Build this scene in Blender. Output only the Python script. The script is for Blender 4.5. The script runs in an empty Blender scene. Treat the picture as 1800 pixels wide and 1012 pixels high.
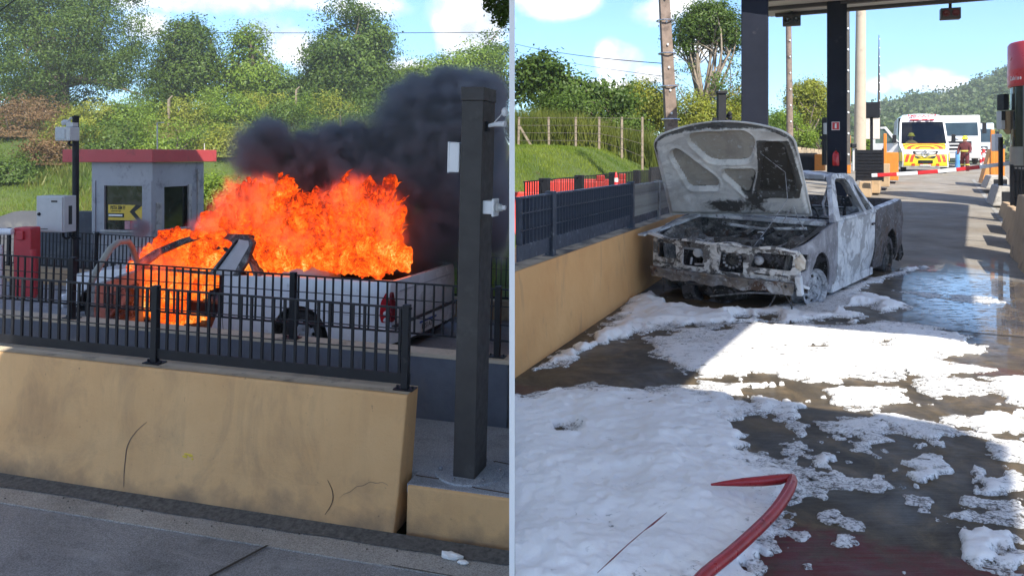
import bpy, bmesh, math, random
import numpy as np
from mathutils import Vector, Matrix, geometry
R = math.radians
rnd = random.Random(7)
rng = np.random.default_rng(11)
S = bpy.context.scene
COL = S.collection

# ------------------------------------------------------------------ camera
CAM_H, FPX, HOR = 1.65, 1400.0, 275.0
cam_d = bpy.data.cameras.new('camera')
cam = bpy.data.objects.new('camera', cam_d)
COL.objects.link(cam)
cam.location = (0, 0, CAM_H)
cam.rotation_euler = (R(90), 0, 0)
cam_d.sensor_width = 36.0
cam_d.lens = FPX / 1800 * 36
cam_d.shift_y = -(506 - HOR) / 1800
cam_d.clip_start = 0.05
cam_d.clip_end = 3000
S.camera = cam

# ------------------------------------------------------------------ sky and sun
SUN = Vector((.25, -.70, .67)).normalized()
SUN_EL = math.asin(SUN.z)
SUN_AZ = math.atan2(SUN.x, SUN.y)
w = bpy.data.worlds.new('World')
S.world = w
w.use_nodes = True
nt = w.node_tree
nt.nodes.clear()
out = nt.nodes.new('ShaderNodeOutputWorld')
bg = nt.nodes.new('ShaderNodeBackground')
sky = nt.nodes.new('ShaderNodeTexSky')
sky.sky_type = 'NISHITA'
sky.sun_disc = False
sky.sun_elevation = SUN_EL
sky.sun_rotation = SUN_AZ
sky.air_density = 1.0
sky.dust_density = 0.0
sky.ozone_density = 3.0
SKY_STRENGTH = 0.088
bg.inputs['Strength'].default_value = SKY_STRENGTH
tc = nt.nodes.new('ShaderNodeTexCoord')


def wmath(op, a, b=None, c=None, clamp=False):
    n = nt.nodes.new('ShaderNodeMath')
    n.operation = op
    n.use_clamp = clamp
    for i, v in enumerate((a, b, c)):
        if v is None:
            continue
        if isinstance(v, (int, float)):
            n.inputs[i].default_value = v
        else:
            nt.links.new(v, n.inputs[i])
    return n.outputs[0]


def wvec(op, a, b):
    n = nt.nodes.new('ShaderNodeVectorMath')
    n.operation = op
    for i, v in enumerate((a, b)):
        if isinstance(v, (tuple, list)):
            n.inputs[i].default_value = v
        else:
            nt.links.new(v, n.inputs[i])
    return n


# cumulus clouds: soft ellipses on the sky sphere broken up by noise; the same noise field runs on all round
CLOUDS = [(300, -2, 100, 26), (515, 85, 62, 72), (520, 2, 140, 26), (270, 50, 40, 34), (835, 40, 62, 80), (720, 122, 60, 22),
          (960, -5, 75, 32), (1078, 112, 40, 34), (1200, 8, 70, 40), (1060, 150, 60, 16), (1620, 140, 52, 24), (1660, 148, 40, 16),
          (1535, 150, 30, 16), (1150, 132, 40, 14), (1240, 80, 60, 30), (560, 150, 60, 22)]
nz = nt.nodes.new('ShaderNodeTexNoise')
nz.inputs['Scale'].default_value = 9.0
nz.inputs['Detail'].default_value = 8.0
nz.inputs['Roughness'].default_value = 0.6
nt.links.new(tc.outputs['Generated'], nz.inputs['Vector'])
acc = None
for (px, py, rx, ry) in CLOUDS:
    d = Vector(((px - 900) / FPX, 1.0, (HOR - py) / FPX)).normalized()
    side = Vector((d.y, -d.x, 0)).normalized()
    up = side.cross(d)
    rel = wvec('SUBTRACT', tc.outputs['Generated'], tuple(d)).outputs[0]
    a = wvec('DOT_PRODUCT', rel, tuple(side * (FPX / rx))).outputs['Value']
    b = wvec('DOT_PRODUCT', rel, tuple(up * (FPX / ry))).outputs['Value']
    front = wvec('DOT_PRODUCT', tc.outputs['Generated'], tuple(d)).outputs['Value']
    q = wmath('SQRT', wmath('ADD', wmath('MULTIPLY', a, a), wmath('MULTIPLY', b, b)))
    v = wmath('MULTIPLY', wmath('SUBTRACT', 1.25, q), wmath('GREATER_THAN', front, 0.2))
    acc = v if acc is None else wmath('MAXIMUM', acc, v)
# clouds over the unseen rest of the sky, thickened to lift the fill light
nz2 = nt.nodes.new('ShaderNodeTexNoise')
nz2.inputs['Scale'].default_value = 2.6
nz2.inputs['Detail'].default_value = 4.0
nt.links.new(tc.outputs['Generated'], nz2.inputs['Vector'])
sep = nt.nodes.new('ShaderNodeSeparateXYZ')
nt.links.new(tc.outputs['Generated'], sep.inputs[0])
behind = wmath('LESS_THAN', sep.outputs['Y'], 0.55)
gen = wmath('MULTIPLY', wmath('SUBTRACT', nz2.outputs['Fac'], 0.46), 4.0)
acc = wmath('MAXIMUM', acc, wmath('SUBTRACT', wmath('MULTIPLY', gen, behind), wmath('SUBTRACT', 1.0, behind)))
cov = wmath('MULTIPLY', wmath('ADD', wmath('MULTIPLY', acc, 1.0), wmath('MULTIPLY', wmath('SUBTRACT', nz.outputs['Fac'], 0.55), 3.4)), 1.6, clamp=True)
cov = wmath('MULTIPLY', cov, wmath('MULTIPLY', wmath('ADD', acc, 0.25), 3.0, clamp=True))
nz3 = nt.nodes.new('ShaderNodeTexNoise')
nz3.inputs['Scale'].default_value = 16.0
nz3.inputs['Detail'].default_value = 5.0
nt.links.new(tc.outputs['Generated'], nz3.inputs['Vector'])
ramp = nt.nodes.new('ShaderNodeValToRGB')
ramp.color_ramp.elements[0].position = 0.36
ramp.color_ramp.elements[0].color = (3.6, 4.0, 4.8, 1)
ramp.color_ramp.elements[1].position = 0.6
ramp.color_ramp.elements[1].color = (8.0, 8.0, 8.0, 1)
nt.links.new(nz3.outputs['Fac'], ramp.inputs[0])
mix = nt.nodes.new('ShaderNodeMix')
mix.data_type = 'RGBA'
nt.links.new(cov, mix.inputs['Factor'])
tint = nt.nodes.new('ShaderNodeMix')
tint.data_type = 'RGBA'
tint.blend_type = 'MULTIPLY'
tint.inputs['Factor'].default_value = 1.0
tint.inputs[7].default_value = (.58, .78, 1.02, 1)
nt.links.new(sky.outputs[0], tint.inputs[6])
nt.links.new(tint.outputs[2], mix.inputs[6])
nt.links.new(ramp.outputs[0], mix.inputs[7])
nt.links.new(mix.outputs[2], bg.inputs['Color'])
nt.links.new(bg.outputs[0], out.inputs[0])

sd = bpy.data.lights.new('sun', 'SUN')
so = bpy.data.objects.new('sun', sd)
COL.objects.link(so)
sd.energy = 3.5
sd.angle = R(0.5)
sd.color = (1.0, 0.93, 0.82)
so.rotation_euler = SUN.to_track_quat('Z', 'Y').to_euler()

S.view_settings.view_transform = 'Standard'
S.view_settings.look = 'None'
S.view_settings.gamma = 1
S.view_settings.use_curve_mapping = False
S.view_settings.exposure = 1.5
S.cycles.max_bounces = 7
S.cycles.diffuse_bounces = 3
S.cycles.glossy_bounces = 3
S.cycles.transmission_bounces = 4
S.cycles.transparent_max_bounces = 12
S.cycles.volume_bounces = 1
S.cycles.volume_step_rate = 0.35
S.cycles.volume_max_steps = 256
S.cycles.use_denoising = True
S.cycles.sample_clamp_indirect = 6.0
S.cycles.caustics_reflective = False
S.cycles.caustics_refractive = False


# ------------------------------------------------------------------ helpers
def P(px, py, Z):
    """world point seen at photo pixel px, py at depth Z"""
    return Vector(((px - 900) / FPX * Z, Z, CAM_H - (py - HOR) / FPX * Z))


def GP(px, py, z=0.0):
    """world point on the level z seen at photo pixel px, py"""
    Z = (CAM_H - z) * FPX / (py - HOR)
    return Vector(((px - 900) / FPX * Z, Z, z))


def tag(o, label=None, cat=None, group=None, kind=None):
    if label: o['label'] = label
    if cat: o['category'] = cat
    if group: o['group'] = group
    if kind: o['kind'] = kind
    return o


def thing(name, label, cat, M=None, group=None):
    o = bpy.data.objects.new(name, None)
    o.empty_display_size = 0.2
    COL.objects.link(o)
    if M is not None:
        o.matrix_world = M
    return tag(o, label, cat, group)


def T(x, y, z): return Matrix.Translation((x, y, z))
def RZ(a): return Matrix.Rotation(a, 4, 'Z')
def RX(a): return Matrix.Rotation(a, 4, 'X')
def RY(a): return Matrix.Rotation(a, 4, 'Y')


def inst(name, me, parent=None, M=None):
    o = bpy.data.objects.new(name, me)
    COL.objects.link(o)
    if parent is not None:
        o.parent = parent
    if M is not None:
        if parent is None: o.matrix_world = M
        else: o.matrix_local = M
    return o


class MB:
    def __init__(s):
        s.V, s.F, s.I = [], [], []

    def add(s, V, F, M=None, mi=0):
        b = len(s.V)
        if M is not None:
            V = [M @ Vector(v) for v in V]
        s.V += [tuple(v) for v in V]
        s.F += [tuple(i + b for i in f) for f in F]
        s.I += [mi] * len(F)
        return s

    def box(s, c, d, M=None, mi=0):
        x, y, z = d[0] / 2, d[1] / 2, d[2] / 2
        V = [(c[0] + i * x, c[1] + j * y, c[2] + k * z) for k in (-1, 1) for j in (-1, 1) for i in (-1, 1)]
        F = [(0, 2, 3, 1), (4, 5, 7, 6), (0, 1, 5, 4), (2, 6, 7, 3), (0, 4, 6, 2), (1, 3, 7, 5)]
        return s.add(V, F, M, mi)

    def bar(s, p0, p1, w, d, up=(0, 0, 1), M=None, mi=0):
        p0, p1 = Vector(p0), Vector(p1)
        t = (p1 - p0)
        L = t.length
        t.normalize()
        u = Vector(up)
        if abs(t.dot(u)) > .98: u = Vector((0, 1, 0))
        a = t.cross(u).normalized()
        b = a.cross(t)
        V = []
        for q in (p0, p1):
            for (i, j) in ((-1, -1), (1, -1), (1, 1), (-1, 1)):
                V.append(q + a * (i * w / 2) + b * (j * d / 2))
        F = [(3, 2, 1, 0), (4, 5, 6, 7)] + [(k, (k + 1) % 4, (k + 1) % 4 + 4, k + 4) for k in range(4)]
        return s.add(V, F, M, mi)

    def tube(s, pts, r, n=8, caps=True, M=None, mi=0, flat=1.0, up=None):
        pts = [Vector(p) for p in pts]
        m = len(pts)
        rs = r if isinstance(r, (list, tuple)) else [r] * m
        V, F = [], []
        a = None
        for i, p in enumerate(pts):
            t = (pts[min(i + 1, m - 1)] - pts[max(i - 1, 0)])
            if t.length < 1e-9: t = Vector((0, 0, 1))
            t.normalize()
            if up is not None:
                a = t.cross(Vector(up)).normalized()
            elif a is None:
                h = Vector((0, 0, 1)) if abs(t.z) < .9 else Vector((1, 0, 0))
                a = t.cross(h).normalized()
            else:
                a = (a - t * a.dot(t)).normalized()
            b = a.cross(t)
            for k in range(n):
                q = 2 * math.pi * k / n
                V.append(p + a * (math.cos(q) * rs[i]) + b * (math.sin(q) * rs[i] * flat))
        for i in range(m - 1):
            for k in range(n):
                F.append((i * n + k, i * n + (k + 1) % n, (i + 1) * n + (k + 1) % n, (i + 1) * n + k))
        if caps:
            F.append(tuple(range(n - 1, -1, -1)))
            F.append(tuple((m - 1) * n + k for k in range(n)))
        return s.add(V, F, M, mi)

    def lathe(s, prof, n=24, M=None, mi=0, closed=False):
        V, F = [], []
        for (r, z) in prof:
            for k in range(n):
                q = 2 * math.pi * k / n
                V.append((r * math.cos(q), r * math.sin(q), z))
        m = len(prof)
        rngi = range(m) if closed else range(m - 1)
        for i in rngi:
            j = (i + 1) % m
            for k in range(n):
                F.append((i * n + k, i * n + (k + 1) % n, j * n + (k + 1) % n, j * n + k))
        if not closed:
            if prof[0][0] > 1e-4: F.append(tuple(range(n - 1, -1, -1)))
            if prof[-1][0] > 1e-4: F.append(tuple((m - 1) * n + k for k in range(n)))
        return s.add(V, F, M, mi)

    def prism(s, poly, z0, z1, M=None, mi=0):
        n = len(poly)
        V = [(x, y, z0) for x, y in poly] + [(x, y, z1) for x, y in poly]
        F = [tuple(range(n - 1, -1, -1)), tuple(range(n, 2 * n))] + [(k, (k + 1) % n, (k + 1) % n + n, k + n) for k in range(n)]
        return s.add(V, F, M, mi)

    def ell(s, c, r, n=12, m=8, M=None, mi=0, fn=None):
        V, F = [], []
        for i in range(m + 1):
            th = math.pi * i / m
            for k in range(n):
                q = 2 * math.pi * k / n
                d = Vector((math.sin(th) * math.cos(q), math.sin(th) * math.sin(q), math.cos(th)))
                g = fn(d) if fn else 1
                V.append((c[0] + r[0] * d.x * g, c[1] + r[1] * d.y * g, c[2] + r[2] * d.z * g))
        for i in range(m):
            for k in range(n):
                F.append((i * n + k, (i + 1) * n + k, (i + 1) * n + (k + 1) % n, i * n + (k + 1) % n))
        return s.add(V, F, M, mi)

    def mesh(s, name, mats, smooth=None):
        me = bpy.data.meshes.new(name)
        me.from_pydata(s.V, [], s.F)
        for m in (mats if isinstance(mats, (list, tuple)) else [mats]):
            me.materials.append(m)
        if any(s.I):
            me.polygons.foreach_set('material_index', s.I)
        bm = bmesh.new()
        bm.from_mesh(me)
        bmesh.ops.recalc_face_normals(bm, faces=bm.faces)
        bm.to_mesh(me)
        bm.free()
        if smooth:
            me.shade_smooth()
            me.set_sharp_from_angle(angle=R(smooth))
        me.update()
        return me

    def build(s, name, mats, parent=None, smooth=None, bevel=0, M=None, seg=2):
        o = inst(name, s.mesh(name, mats, smooth), parent, M)
        if bevel:
            b = o.modifiers.new('b', 'BEVEL')
            b.width = bevel
            b.segments = seg
            b.limit_method = 'ANGLE'
            b.angle_limit = R(40)
        return o


def np_mesh(name, V, F, mat, smooth=False, attr=None, vattr=None):
    """V (n,3), F (m,k) numpy"""
    me = bpy.data.meshes.new(name)
    V = np.ascontiguousarray(V, dtype=np.float32)
    F = np.ascontiguousarray(F, dtype=np.int32)
    k = F.shape[1]
    me.vertices.add(len(V))
    me.vertices.foreach_set('co', V.ravel())
    me.loops.add(F.size)
    me.loops.foreach_set('vertex_index', F.ravel())
    me.polygons.add(len(F))
    me.polygons.foreach_set('loop_start', np.arange(0, F.size, k, dtype=np.int32))
    if smooth:
        me.polygons.foreach_set('use_smooth', np.ones(len(F), dtype=bool))
    if attr is not None:
        for nm, a in attr.items():
            at = me.attributes.new(nm, 'FLOAT', 'FACE')
            at.data.foreach_set('value', np.ascontiguousarray(a, dtype=np.float32))
    if vattr is not None:
        for nm, a in vattr.items():
            at = me.attributes.new(nm, 'FLOAT', 'POINT')
            at.data.foreach_set('value', np.ascontiguousarray(a, dtype=np.float32))
    for m in (mat if isinstance(mat, (list, tuple)) else [mat]):
        me.materials.append(m)
    me.update(calc_edges=True)
    me.validate()
    return me


def inpoly(x, y, poly):
    c = False
    j = len(poly) - 1
    for i in range(len(poly)):
        xi, yi = poly[i]
        xj, yj = poly[j]
        if (yi > y) != (yj > y) and x < (xj - xi) * (y - yi) / (yj - yi) + xi:
            c = not c
        j = i
    return c


def rpoly(pts, r, n=4):
    """round the corners of a polygon"""
    o = []
    m = len(pts)
    for i in range(m):
        p = Vector(pts[i]); a = Vector(pts[i - 1]); b = Vector(pts[(i + 1) % m])
        da, db = (a - p), (b - p)
        q = min(r, da.length * .45, db.length * .45)
        s = p + da.normalized() * q
        e = p + db.normalized() * q
        for k in range(n + 1):
            t = k / n
            o.append(tuple(s * (1 - t) ** 2 + p * (2 * t * (1 - t)) + e * t ** 2))
    return o


def arc(cx, cy, r, a0, a1, n=10, ry=None):
    ry = ry or r
    return [(cx + r * math.cos(R(a0 + (a1 - a0) * i / n)), cy + ry * math.sin(R(a0 + (a1 - a0) * i / n))) for i in range(n + 1)]


def panel(mb, outline, holes, fmap, thick=.02, h=.08, mi=0):
    """a curved sheet with holes: outline in 2-D, fmap(a, b, t) gives 3-D at depth t"""
    vs, es = [], []

    def ring(pl):
        # resample long edges
        q = []
        for i in range(len(pl)):
            a, b = Vector(pl[i]), Vector(pl[(i + 1) % len(pl)])
            n = max(1, int((b - a).length / h))
            for k in range(n):
                q.append(a.lerp(b, k / n))
        s0 = len(vs)
        vs.extend(q)
        es.extend((s0 + i, s0 + (i + 1) % len(q)) for i in range(len(q)))
        return [tuple(v) for v in q]
    O = ring(outline)
    H = [ring(x) for x in holes]
    xs = [p[0] for p in O]; ys = [p[1] for p in O]
    x = min(xs) + h / 2
    row = 0
    while x < max(xs):
        y = min(ys) + (h / 2 if row % 2 else h * .25)
        while y < max(ys):
            if inpoly(x, y, O) and not any(inpoly(x, y, q) for q in H):
                if min((Vector((x, y)) - Vector(v)).length for v in vs[:len(O) + sum(map(len, H))]) > h * .4:
                    vs.append(Vector((x, y)))
            y += h
        x += h
        row += 1
    r = geometry.delaunay_2d_cdt(vs, es, [], 0, 1e-5)
    v2, tri = r[0], r[2]
    keep = []
    for t in tri:
        cx = sum(v2[i].x for i in t) / len(t)
        cy = sum(v2[i].y for i in t) / len(t)
        if inpoly(cx, cy, O) and not any(inpoly(cx, cy, q) for q in H):
            keep.append(tuple(t))
    n = len(v2)
    V = [fmap(v.x, v.y, 0) for v in v2] + [fmap(v.x, v.y, thick) for v in v2]
    F = list(keep) + [tuple(i + n for i in reversed(t)) for t in keep]
    cnt = {}
    for t in keep:
        for i in range(len(t)):
            a, b = t[i], t[(i + 1) % len(t)]
            k = (min(a, b), max(a, b))
            cnt[k] = None if k in cnt else (a, b)
    for k, e in cnt.items():
        if e: F.append((e[1], e[0], e[0] + n, e[1] + n))
    return mb.add(V, F, None, mi)


# numpy value noise
def _hash(i, j, k, seed):
    h = (i * 374761393 + j * 668265263 + k * 2147483647 + seed * 974711) & 0xffffffff
    h = ((h ^ (h >> 13)) * 1274126177) & 0xffffffff
    h = (h ^ (h >> 16)) & 0xffffffff
    return h / 4294967295.0


def vnoise(p, seed=0):
    p = np.asarray(p, dtype=np.float64)
    if p.shape[1] == 2:
        p = np.c_[p, np.zeros(len(p))]
    i = np.floor(p).astype(np.int64)
    f = p - i
    f = f * f * f * (f * (f * 6 - 15) + 10)
    r = 0
    for dx in (0, 1):
        for dy in (0, 1):
            for dz in (0, 1):
                wgt = (f[:, 0] if dx else 1 - f[:, 0]) * (f[:, 1] if dy else 1 - f[:, 1]) * (f[:, 2] if dz else 1 - f[:, 2])
                r = r + wgt * _hash(i[:, 0] + dx, i[:, 1] + dy, i[:, 2] + dz, seed)
    return r


def fbm(p, scale=1.0, octv=4, seed=0, gain=.5):
    p = np.asarray(p, dtype=np.float64) * scale
    a, s, t = 1.0, 0.0, 0.0
    for o in range(octv):
        s = s + a * vnoise(p, seed + o * 17)
        t += a
        a *= gain
        p = p * 2.03 + 11.3
    return s / t


# ------------------------------------------------------------------ materials
class NT:
    def __init__(s, name):
        s.m = bpy.data.materials.new(name)
        s.m.use_nodes = True
        s.t = s.m.node_tree
        s.t.nodes.clear()
        s.out = s.t.nodes.new('ShaderNodeOutputMaterial')

    def n(s, typ, **kw):
        n = s.t.nodes.new(typ)
        for k, v in kw.items():
            if hasattr(n, k) and k not in n.inputs: setattr(n, k, v)
            else: s.set(n.inputs[k.replace('_', ' ') if k not in n.inputs else k], v)
        return n

    def set(s, sock, v):
        if hasattr(v, 'is_output') or isinstance(v, bpy.types.NodeSocket):
            s.t.links.new(v, sock)
        elif isinstance(v, (tuple, list)) and len(v) == 3 and sock.type == 'RGBA':
            sock.default_value = (*v, 1)
        else:
            sock.default_value = v

    def math(s, op, a, b=0.0, clamp=False):
        n = s.t.nodes.new('ShaderNodeMath')
        n.operation = op
        n.use_clamp = clamp
        s.set(n.inputs[0], a)
        s.set(n.inputs[1], b)
        return n.outputs[0]

    def coord(s, kind='Object', scale=None, loc=None, rot=None):
        o = s.n('ShaderNodeTexCoord').outputs[kind]
        if scale or loc or rot:
            mp = s.t.nodes.new('ShaderNodeMapping')
            s.t.links.new(o, mp.inputs[0])
            if scale: mp.inputs['Scale'].default_value = scale
            if loc: mp.inputs['Location'].default_value = loc
            if rot: mp.inputs['Rotation'].default_value = rot
            o = mp.outputs[0]
        return o

    def noise(s, scale, detail=5, rough=.55, vec=None, dist=0.0):
        n = s.t.nodes.new('ShaderNodeTexNoise')
        n.inputs['Scale'].default_value = scale
        n.inputs['Detail'].default_value = detail
        n.inputs['Roughness'].default_value = rough
        n.inputs['Distortion'].default_value = dist
        s.t.links.new(vec if vec is not None else s.coord(), n.inputs['Vector'])
        return n.outputs['Fac']

    def ramp(s, fac, stops, interp='LINEAR'):
        n = s.t.nodes.new('ShaderNodeValToRGB')
        n.color_ramp.interpolation = interp
        e = n.color_ramp.elements
        while len(e) < len(stops): e.new(0.5)
        for el, (p, c) in zip(e, stops):
            el.position = p
            el.color = (*c, 1) if isinstance(c, (tuple, list)) and len(c) == 3 else ((c, c, c, 1) if isinstance(c, (int, float)) else c)
        s.set(n.inputs[0], fac)
        return n.outputs[0]

    def mix(s, f, a, b, blend='MIX'):
        n = s.t.nodes.new('ShaderNodeMix')
        n.data_type = 'RGBA'
        n.blend_type = blend
        s.set(n.inputs['Factor'], f)
        s.set(n.inputs[6], a)
        s.set(n.inputs[7], b)
        return n.outputs[2]

    def bump(s, h, strength=.3, dist=.02):
        n = s.t.nodes.new('ShaderNodeBump')
        n.inputs['Strength'].default_value = strength
        n.inputs['Distance'].default_value = dist
        s.set(n.inputs['Height'], h)
        return n.outputs[0]

    def bsdf(s, **kw):
        n = s.t.nodes.new('ShaderNodeBsdfPrincipled')
        for k, v in kw.items():
            s.set(n.inputs[k.replace('_', ' ')], v)
        s.t.links.new(n.outputs[0], s.out.inputs[0])
        return n


MATS = {}


def pm(name, col, rough=.6, metal=0.0, var=.25, scale=6, bump=.0, bscale=60, dirt=None, spec=.5, coat=0.0):
    """paint, plastic, metal or stone: mottled colour, uneven gloss, optional dirt (colour, scale, threshold)"""
    if name in MATS: return MATS[name]
    q = NT(name)
    a = q.noise(scale, 6, .62)
    c0 = tuple(x * (1 - var) for x in col)
    c1 = tuple(min(1, x * (1 + var)) for x in col)
    c = q.ramp(a, [(.3, c0), (.7, c1)])
    if dirt:
        dcol, ds, th = dirt
        f = q.ramp(q.noise(ds, 8, .68), [(th - .06, 0.0), (th + .08, 1.0)])
        c = q.mix(f, c, dcol)
    r = q.ramp(q.noise(scale * 2.3, 4), [(.3, max(0, rough - .1)), (.7, min(1, rough + .1))])
    kw = dict(Base_Color=c, Roughness=r, Metallic=metal)
    if bump:
        kw['Normal'] = q.bump(q.noise(bscale, 6, .65), bump, .01)
    b = q.bsdf(**kw)
    b.inputs['Specular IOR Level'].default_value = spec
    if coat: b.inputs['Coat Weight'].default_value = coat
    MATS[name] = q.m
    return q.m


def leafmat(name, lo, hi, trans=.35):
    q = NT(name)
    at = q.n('ShaderNodeAttribute', attribute_name='tint')
    c = q.ramp(at.outputs['Fac'], [(0, lo), (1, hi)])
    d = q.n('ShaderNodeBsdfDiffuse'); q.set(d.inputs[0], c)
    t = q.n('ShaderNodeBsdfTranslucent'); q.set(t.inputs[0], q.mix(.5, c, tuple(min(1, x * 1.5) for x in hi)))
    g = q.n('ShaderNodeBsdfGlossy'); g.inputs['Roughness'].default_value = .45; g.inputs[0].default_value = (.8, .85, .8, 1)
    m1 = q.n('ShaderNodeMixShader'); m1.inputs[0].default_value = trans
    q.t.links.new(d.outputs[0], m1.inputs[1]); q.t.links.new(t.outputs[0], m1.inputs[2])
    m2 = q.n('ShaderNodeMixShader'); m2.inputs[0].default_value = .015
    q.t.links.new(m1.outputs[0], m2.inputs[1]); q.t.links.new(g.outputs[0], m2.inputs[2])
    q.t.links.new(m2.outputs[0], q.out.inputs[0])
    return q.m


def burnt(name, stops, scale=3.0, soot=.55, rust=.5, metal=.2, patch=.55, pcol=(.15, .15, .17), mask=False):
    """fire-burnt paint and steel: ash, bare metal, rust and soot in patches"""
    q = NT(name)
    v = q.coord()
    a = q.noise(scale, 9, .7, v, 1.2)
    c = q.ramp(a, stops)
    pt = q.ramp(q.noise(scale * 1.15, 10, .66, q.coord(loc=(6.4, 1.9, 8.2)), .9), [(.50, 0.0), (.545, 1.0)])
    c = q.mix(q.math('MULTIPLY', pt, patch), c, pcol)
    r = q.ramp(q.noise(scale * 1.7, 9, .72, q.coord(loc=(3.1, 7.7, 1.3)), .6), [(rust, 0.0), (rust + .06, 1.0)])
    c = q.mix(r, c, (.11, .065, .045))
    s = q.ramp(q.noise(scale * .8, 8, .7, q.coord(loc=(9.1, 2.7, 5.3)), 1.5), [(soot, 0.0), (soot + .06, 1.0)])
    c = q.mix(s, c, (.018, .018, .02))
    if mask:
        mk = q.n('ShaderNodeAttribute', attribute_name='soot').outputs['Fac']
        mk = q.ramp(q.math('ADD', mk, q.math('MULTIPLY', q.math('SUBTRACT', q.noise(7, 8, .7, v, .8), .5), 1.1)), [(.42, 0.0), (.62, 1.0)])
        c = q.mix(q.math('MULTIPLY', mk, .93), c, (.035, .032, .028))
    fl = q.ramp(q.noise(scale * 9, 6, .7), [(.58, 0.0), (.66, 1.0)])
    c = q.mix(q.math('MULTIPLY', fl, .6), c, (.55, .57, .6))
    q.bsdf(Base_Color=c, Roughness=q.ramp(a, [(.3, .5), (.7, .85)]), Metallic=metal,
           Normal=q.bump(q.noise(scale * 8, 9, .72), .5, .02))
    return q.m


def text(name, body, mat, parent, M, size=.1, depth=.004, align='CENTER', bold=0.0, sx=1.0):
    cu = bpy.data.curves.new(name, 'FONT')
    cu.body = body
    cu.size = size
    cu.extrude = depth
    cu.align_x = align
    cu.align_y = 'CENTER'
    cu.offset = bold
    cu.resolution_u = 2
    tmp = bpy.data.objects.new(name, cu)
    COL.objects.link(tmp)
    dg = bpy.context.evaluated_depsgraph_get()
    me = bpy.data.meshes.new_from_object(tmp.evaluated_get(dg))
    bpy.data.objects.remove(tmp)
    me.materials.clear()
    me.materials.append(mat)
    return inst(name, me, parent, M @ Matrix.Diagonal((sx, 1, 1, 1)))


def copy_thing(o, M, label=None):
    c = o.copy()
    COL.objects.link(c)
    c.matrix_world = M
    if label: c['label'] = label
    for ch in o.children:
        k = ch.copy(); COL.objects.link(k); k.parent = c
        for g in ch.children:
            d = g.copy(); COL.objects.link(d); d.parent = k
    return c


# the two frames of the place
PHI, RHO = R(14.4), .025
E_ = Vector((math.cos(PHI), -math.sin(PHI), -RHO)).normalized()
V_ = Vector((math.sin(PHI), math.cos(PHI), 0)).normalized()
W_ = E_.cross(V_).normalized()
LO = Vector((-.74, 5.31, -.85))
LF = Matrix(((E_.x, V_.x, W_.x, LO.x), (E_.y, V_.y, W_.y, LO.y), (E_.z, V_.z, W_.z, LO.z), (0, 0, 0, 1)))   # left lane: x right along lane, y away, z up
AR = R(28.5)
def AB(a, b, z=0): return Vector((a * math.sin(AR) + b * math.cos(AR), a * math.cos(AR) - b * math.sin(AR), z))
def g_road(Z):
    return np.interp(Z, [13, 36, 60, 1000], [0, .95, 1.1, 1.1])
RW = R(22.5)
RWF = T(.02, 5.92, 0) @ RZ(R(90) - RW)    # right lane wall: x along wall away, y to the left of it, z up
# ------------------------------------------------------------------ shared materials
M_black = pm('black_paint', (.010, .011, .015), .5, var=.3, spec=.3, dirt=((.06, .057, .054), 14, .68))
M_steel_dark = pm('dark_column_paint', (.045, .041, .04), .5, var=.2, spec=.35, bump=.1, dirt=((.075, .07, .065), 5, .62))
M_white = pm('white_paint', (.74, .75, .77), .35, var=.05, dirt=((.45, .45, .45), 9, .7))
M_grey_plastic = pm('grey_plastic', (.5, .5, .49), .45, var=.06, dirt=((.3, .29, .27), 8, .68))
M_red_paint = pm('red_paint', (.5, .035, .045), .45, var=.12, dirt=((.3, .05, .05), 6, .65))
M_orange = pm('orange_paint', (.62, .2, .025), .5, var=.12, dirt=((.3, .13, .05), 6, .64))
M_concrete = pm('concrete', (.38, .36, .33), .85, var=.2, scale=3, bump=.35, bscale=40, dirt=((.16, .15, .14), 3.5, .6))
M_tan_block = pm('tan_concrete', (.42, .3, .18), .85, var=.15, scale=2.5, bump=.3, bscale=50, dirt=((.2, .15, .11), 3, .62))
M_rubber = pm('rubber', (.02, .02, .021), .8, var=.3, bump=.3, bscale=30)
M_glass_dark = pm('dark_glass', (.015, .02, .022), .06, var=.3, scale=2, spec=.8)
M_chrome = pm('bright_metal', (.6, .6, .62), .25, metal=.9, var=.1)
M_lamp_red = pm('red_lamp_plastic', (.45, .012, .02), .18, var=.2, scale=20)
M_lens = pm('clear_lens', (.55, .57, .6), .12, var=.1)
M_ink = pm('black_ink', (.02, .02, .02), .6, var=.1)
M_yellow = pm('yellow_vinyl', (.72, .5, .05), .4, var=.08)
M_white_flat = pm('white_vinyl', (.78, .78, .76), .5, var=.05)
M_red_vinyl = pm('red_vinyl', (.6, .03, .035), .4, var=.08)
M_wood_pole = pm('weathered_pole', (.2, .15, .12), .85, var=.3, scale=5, bump=.4, bscale=30, dirt=((.08, .06, .05), 4, .6))


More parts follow.
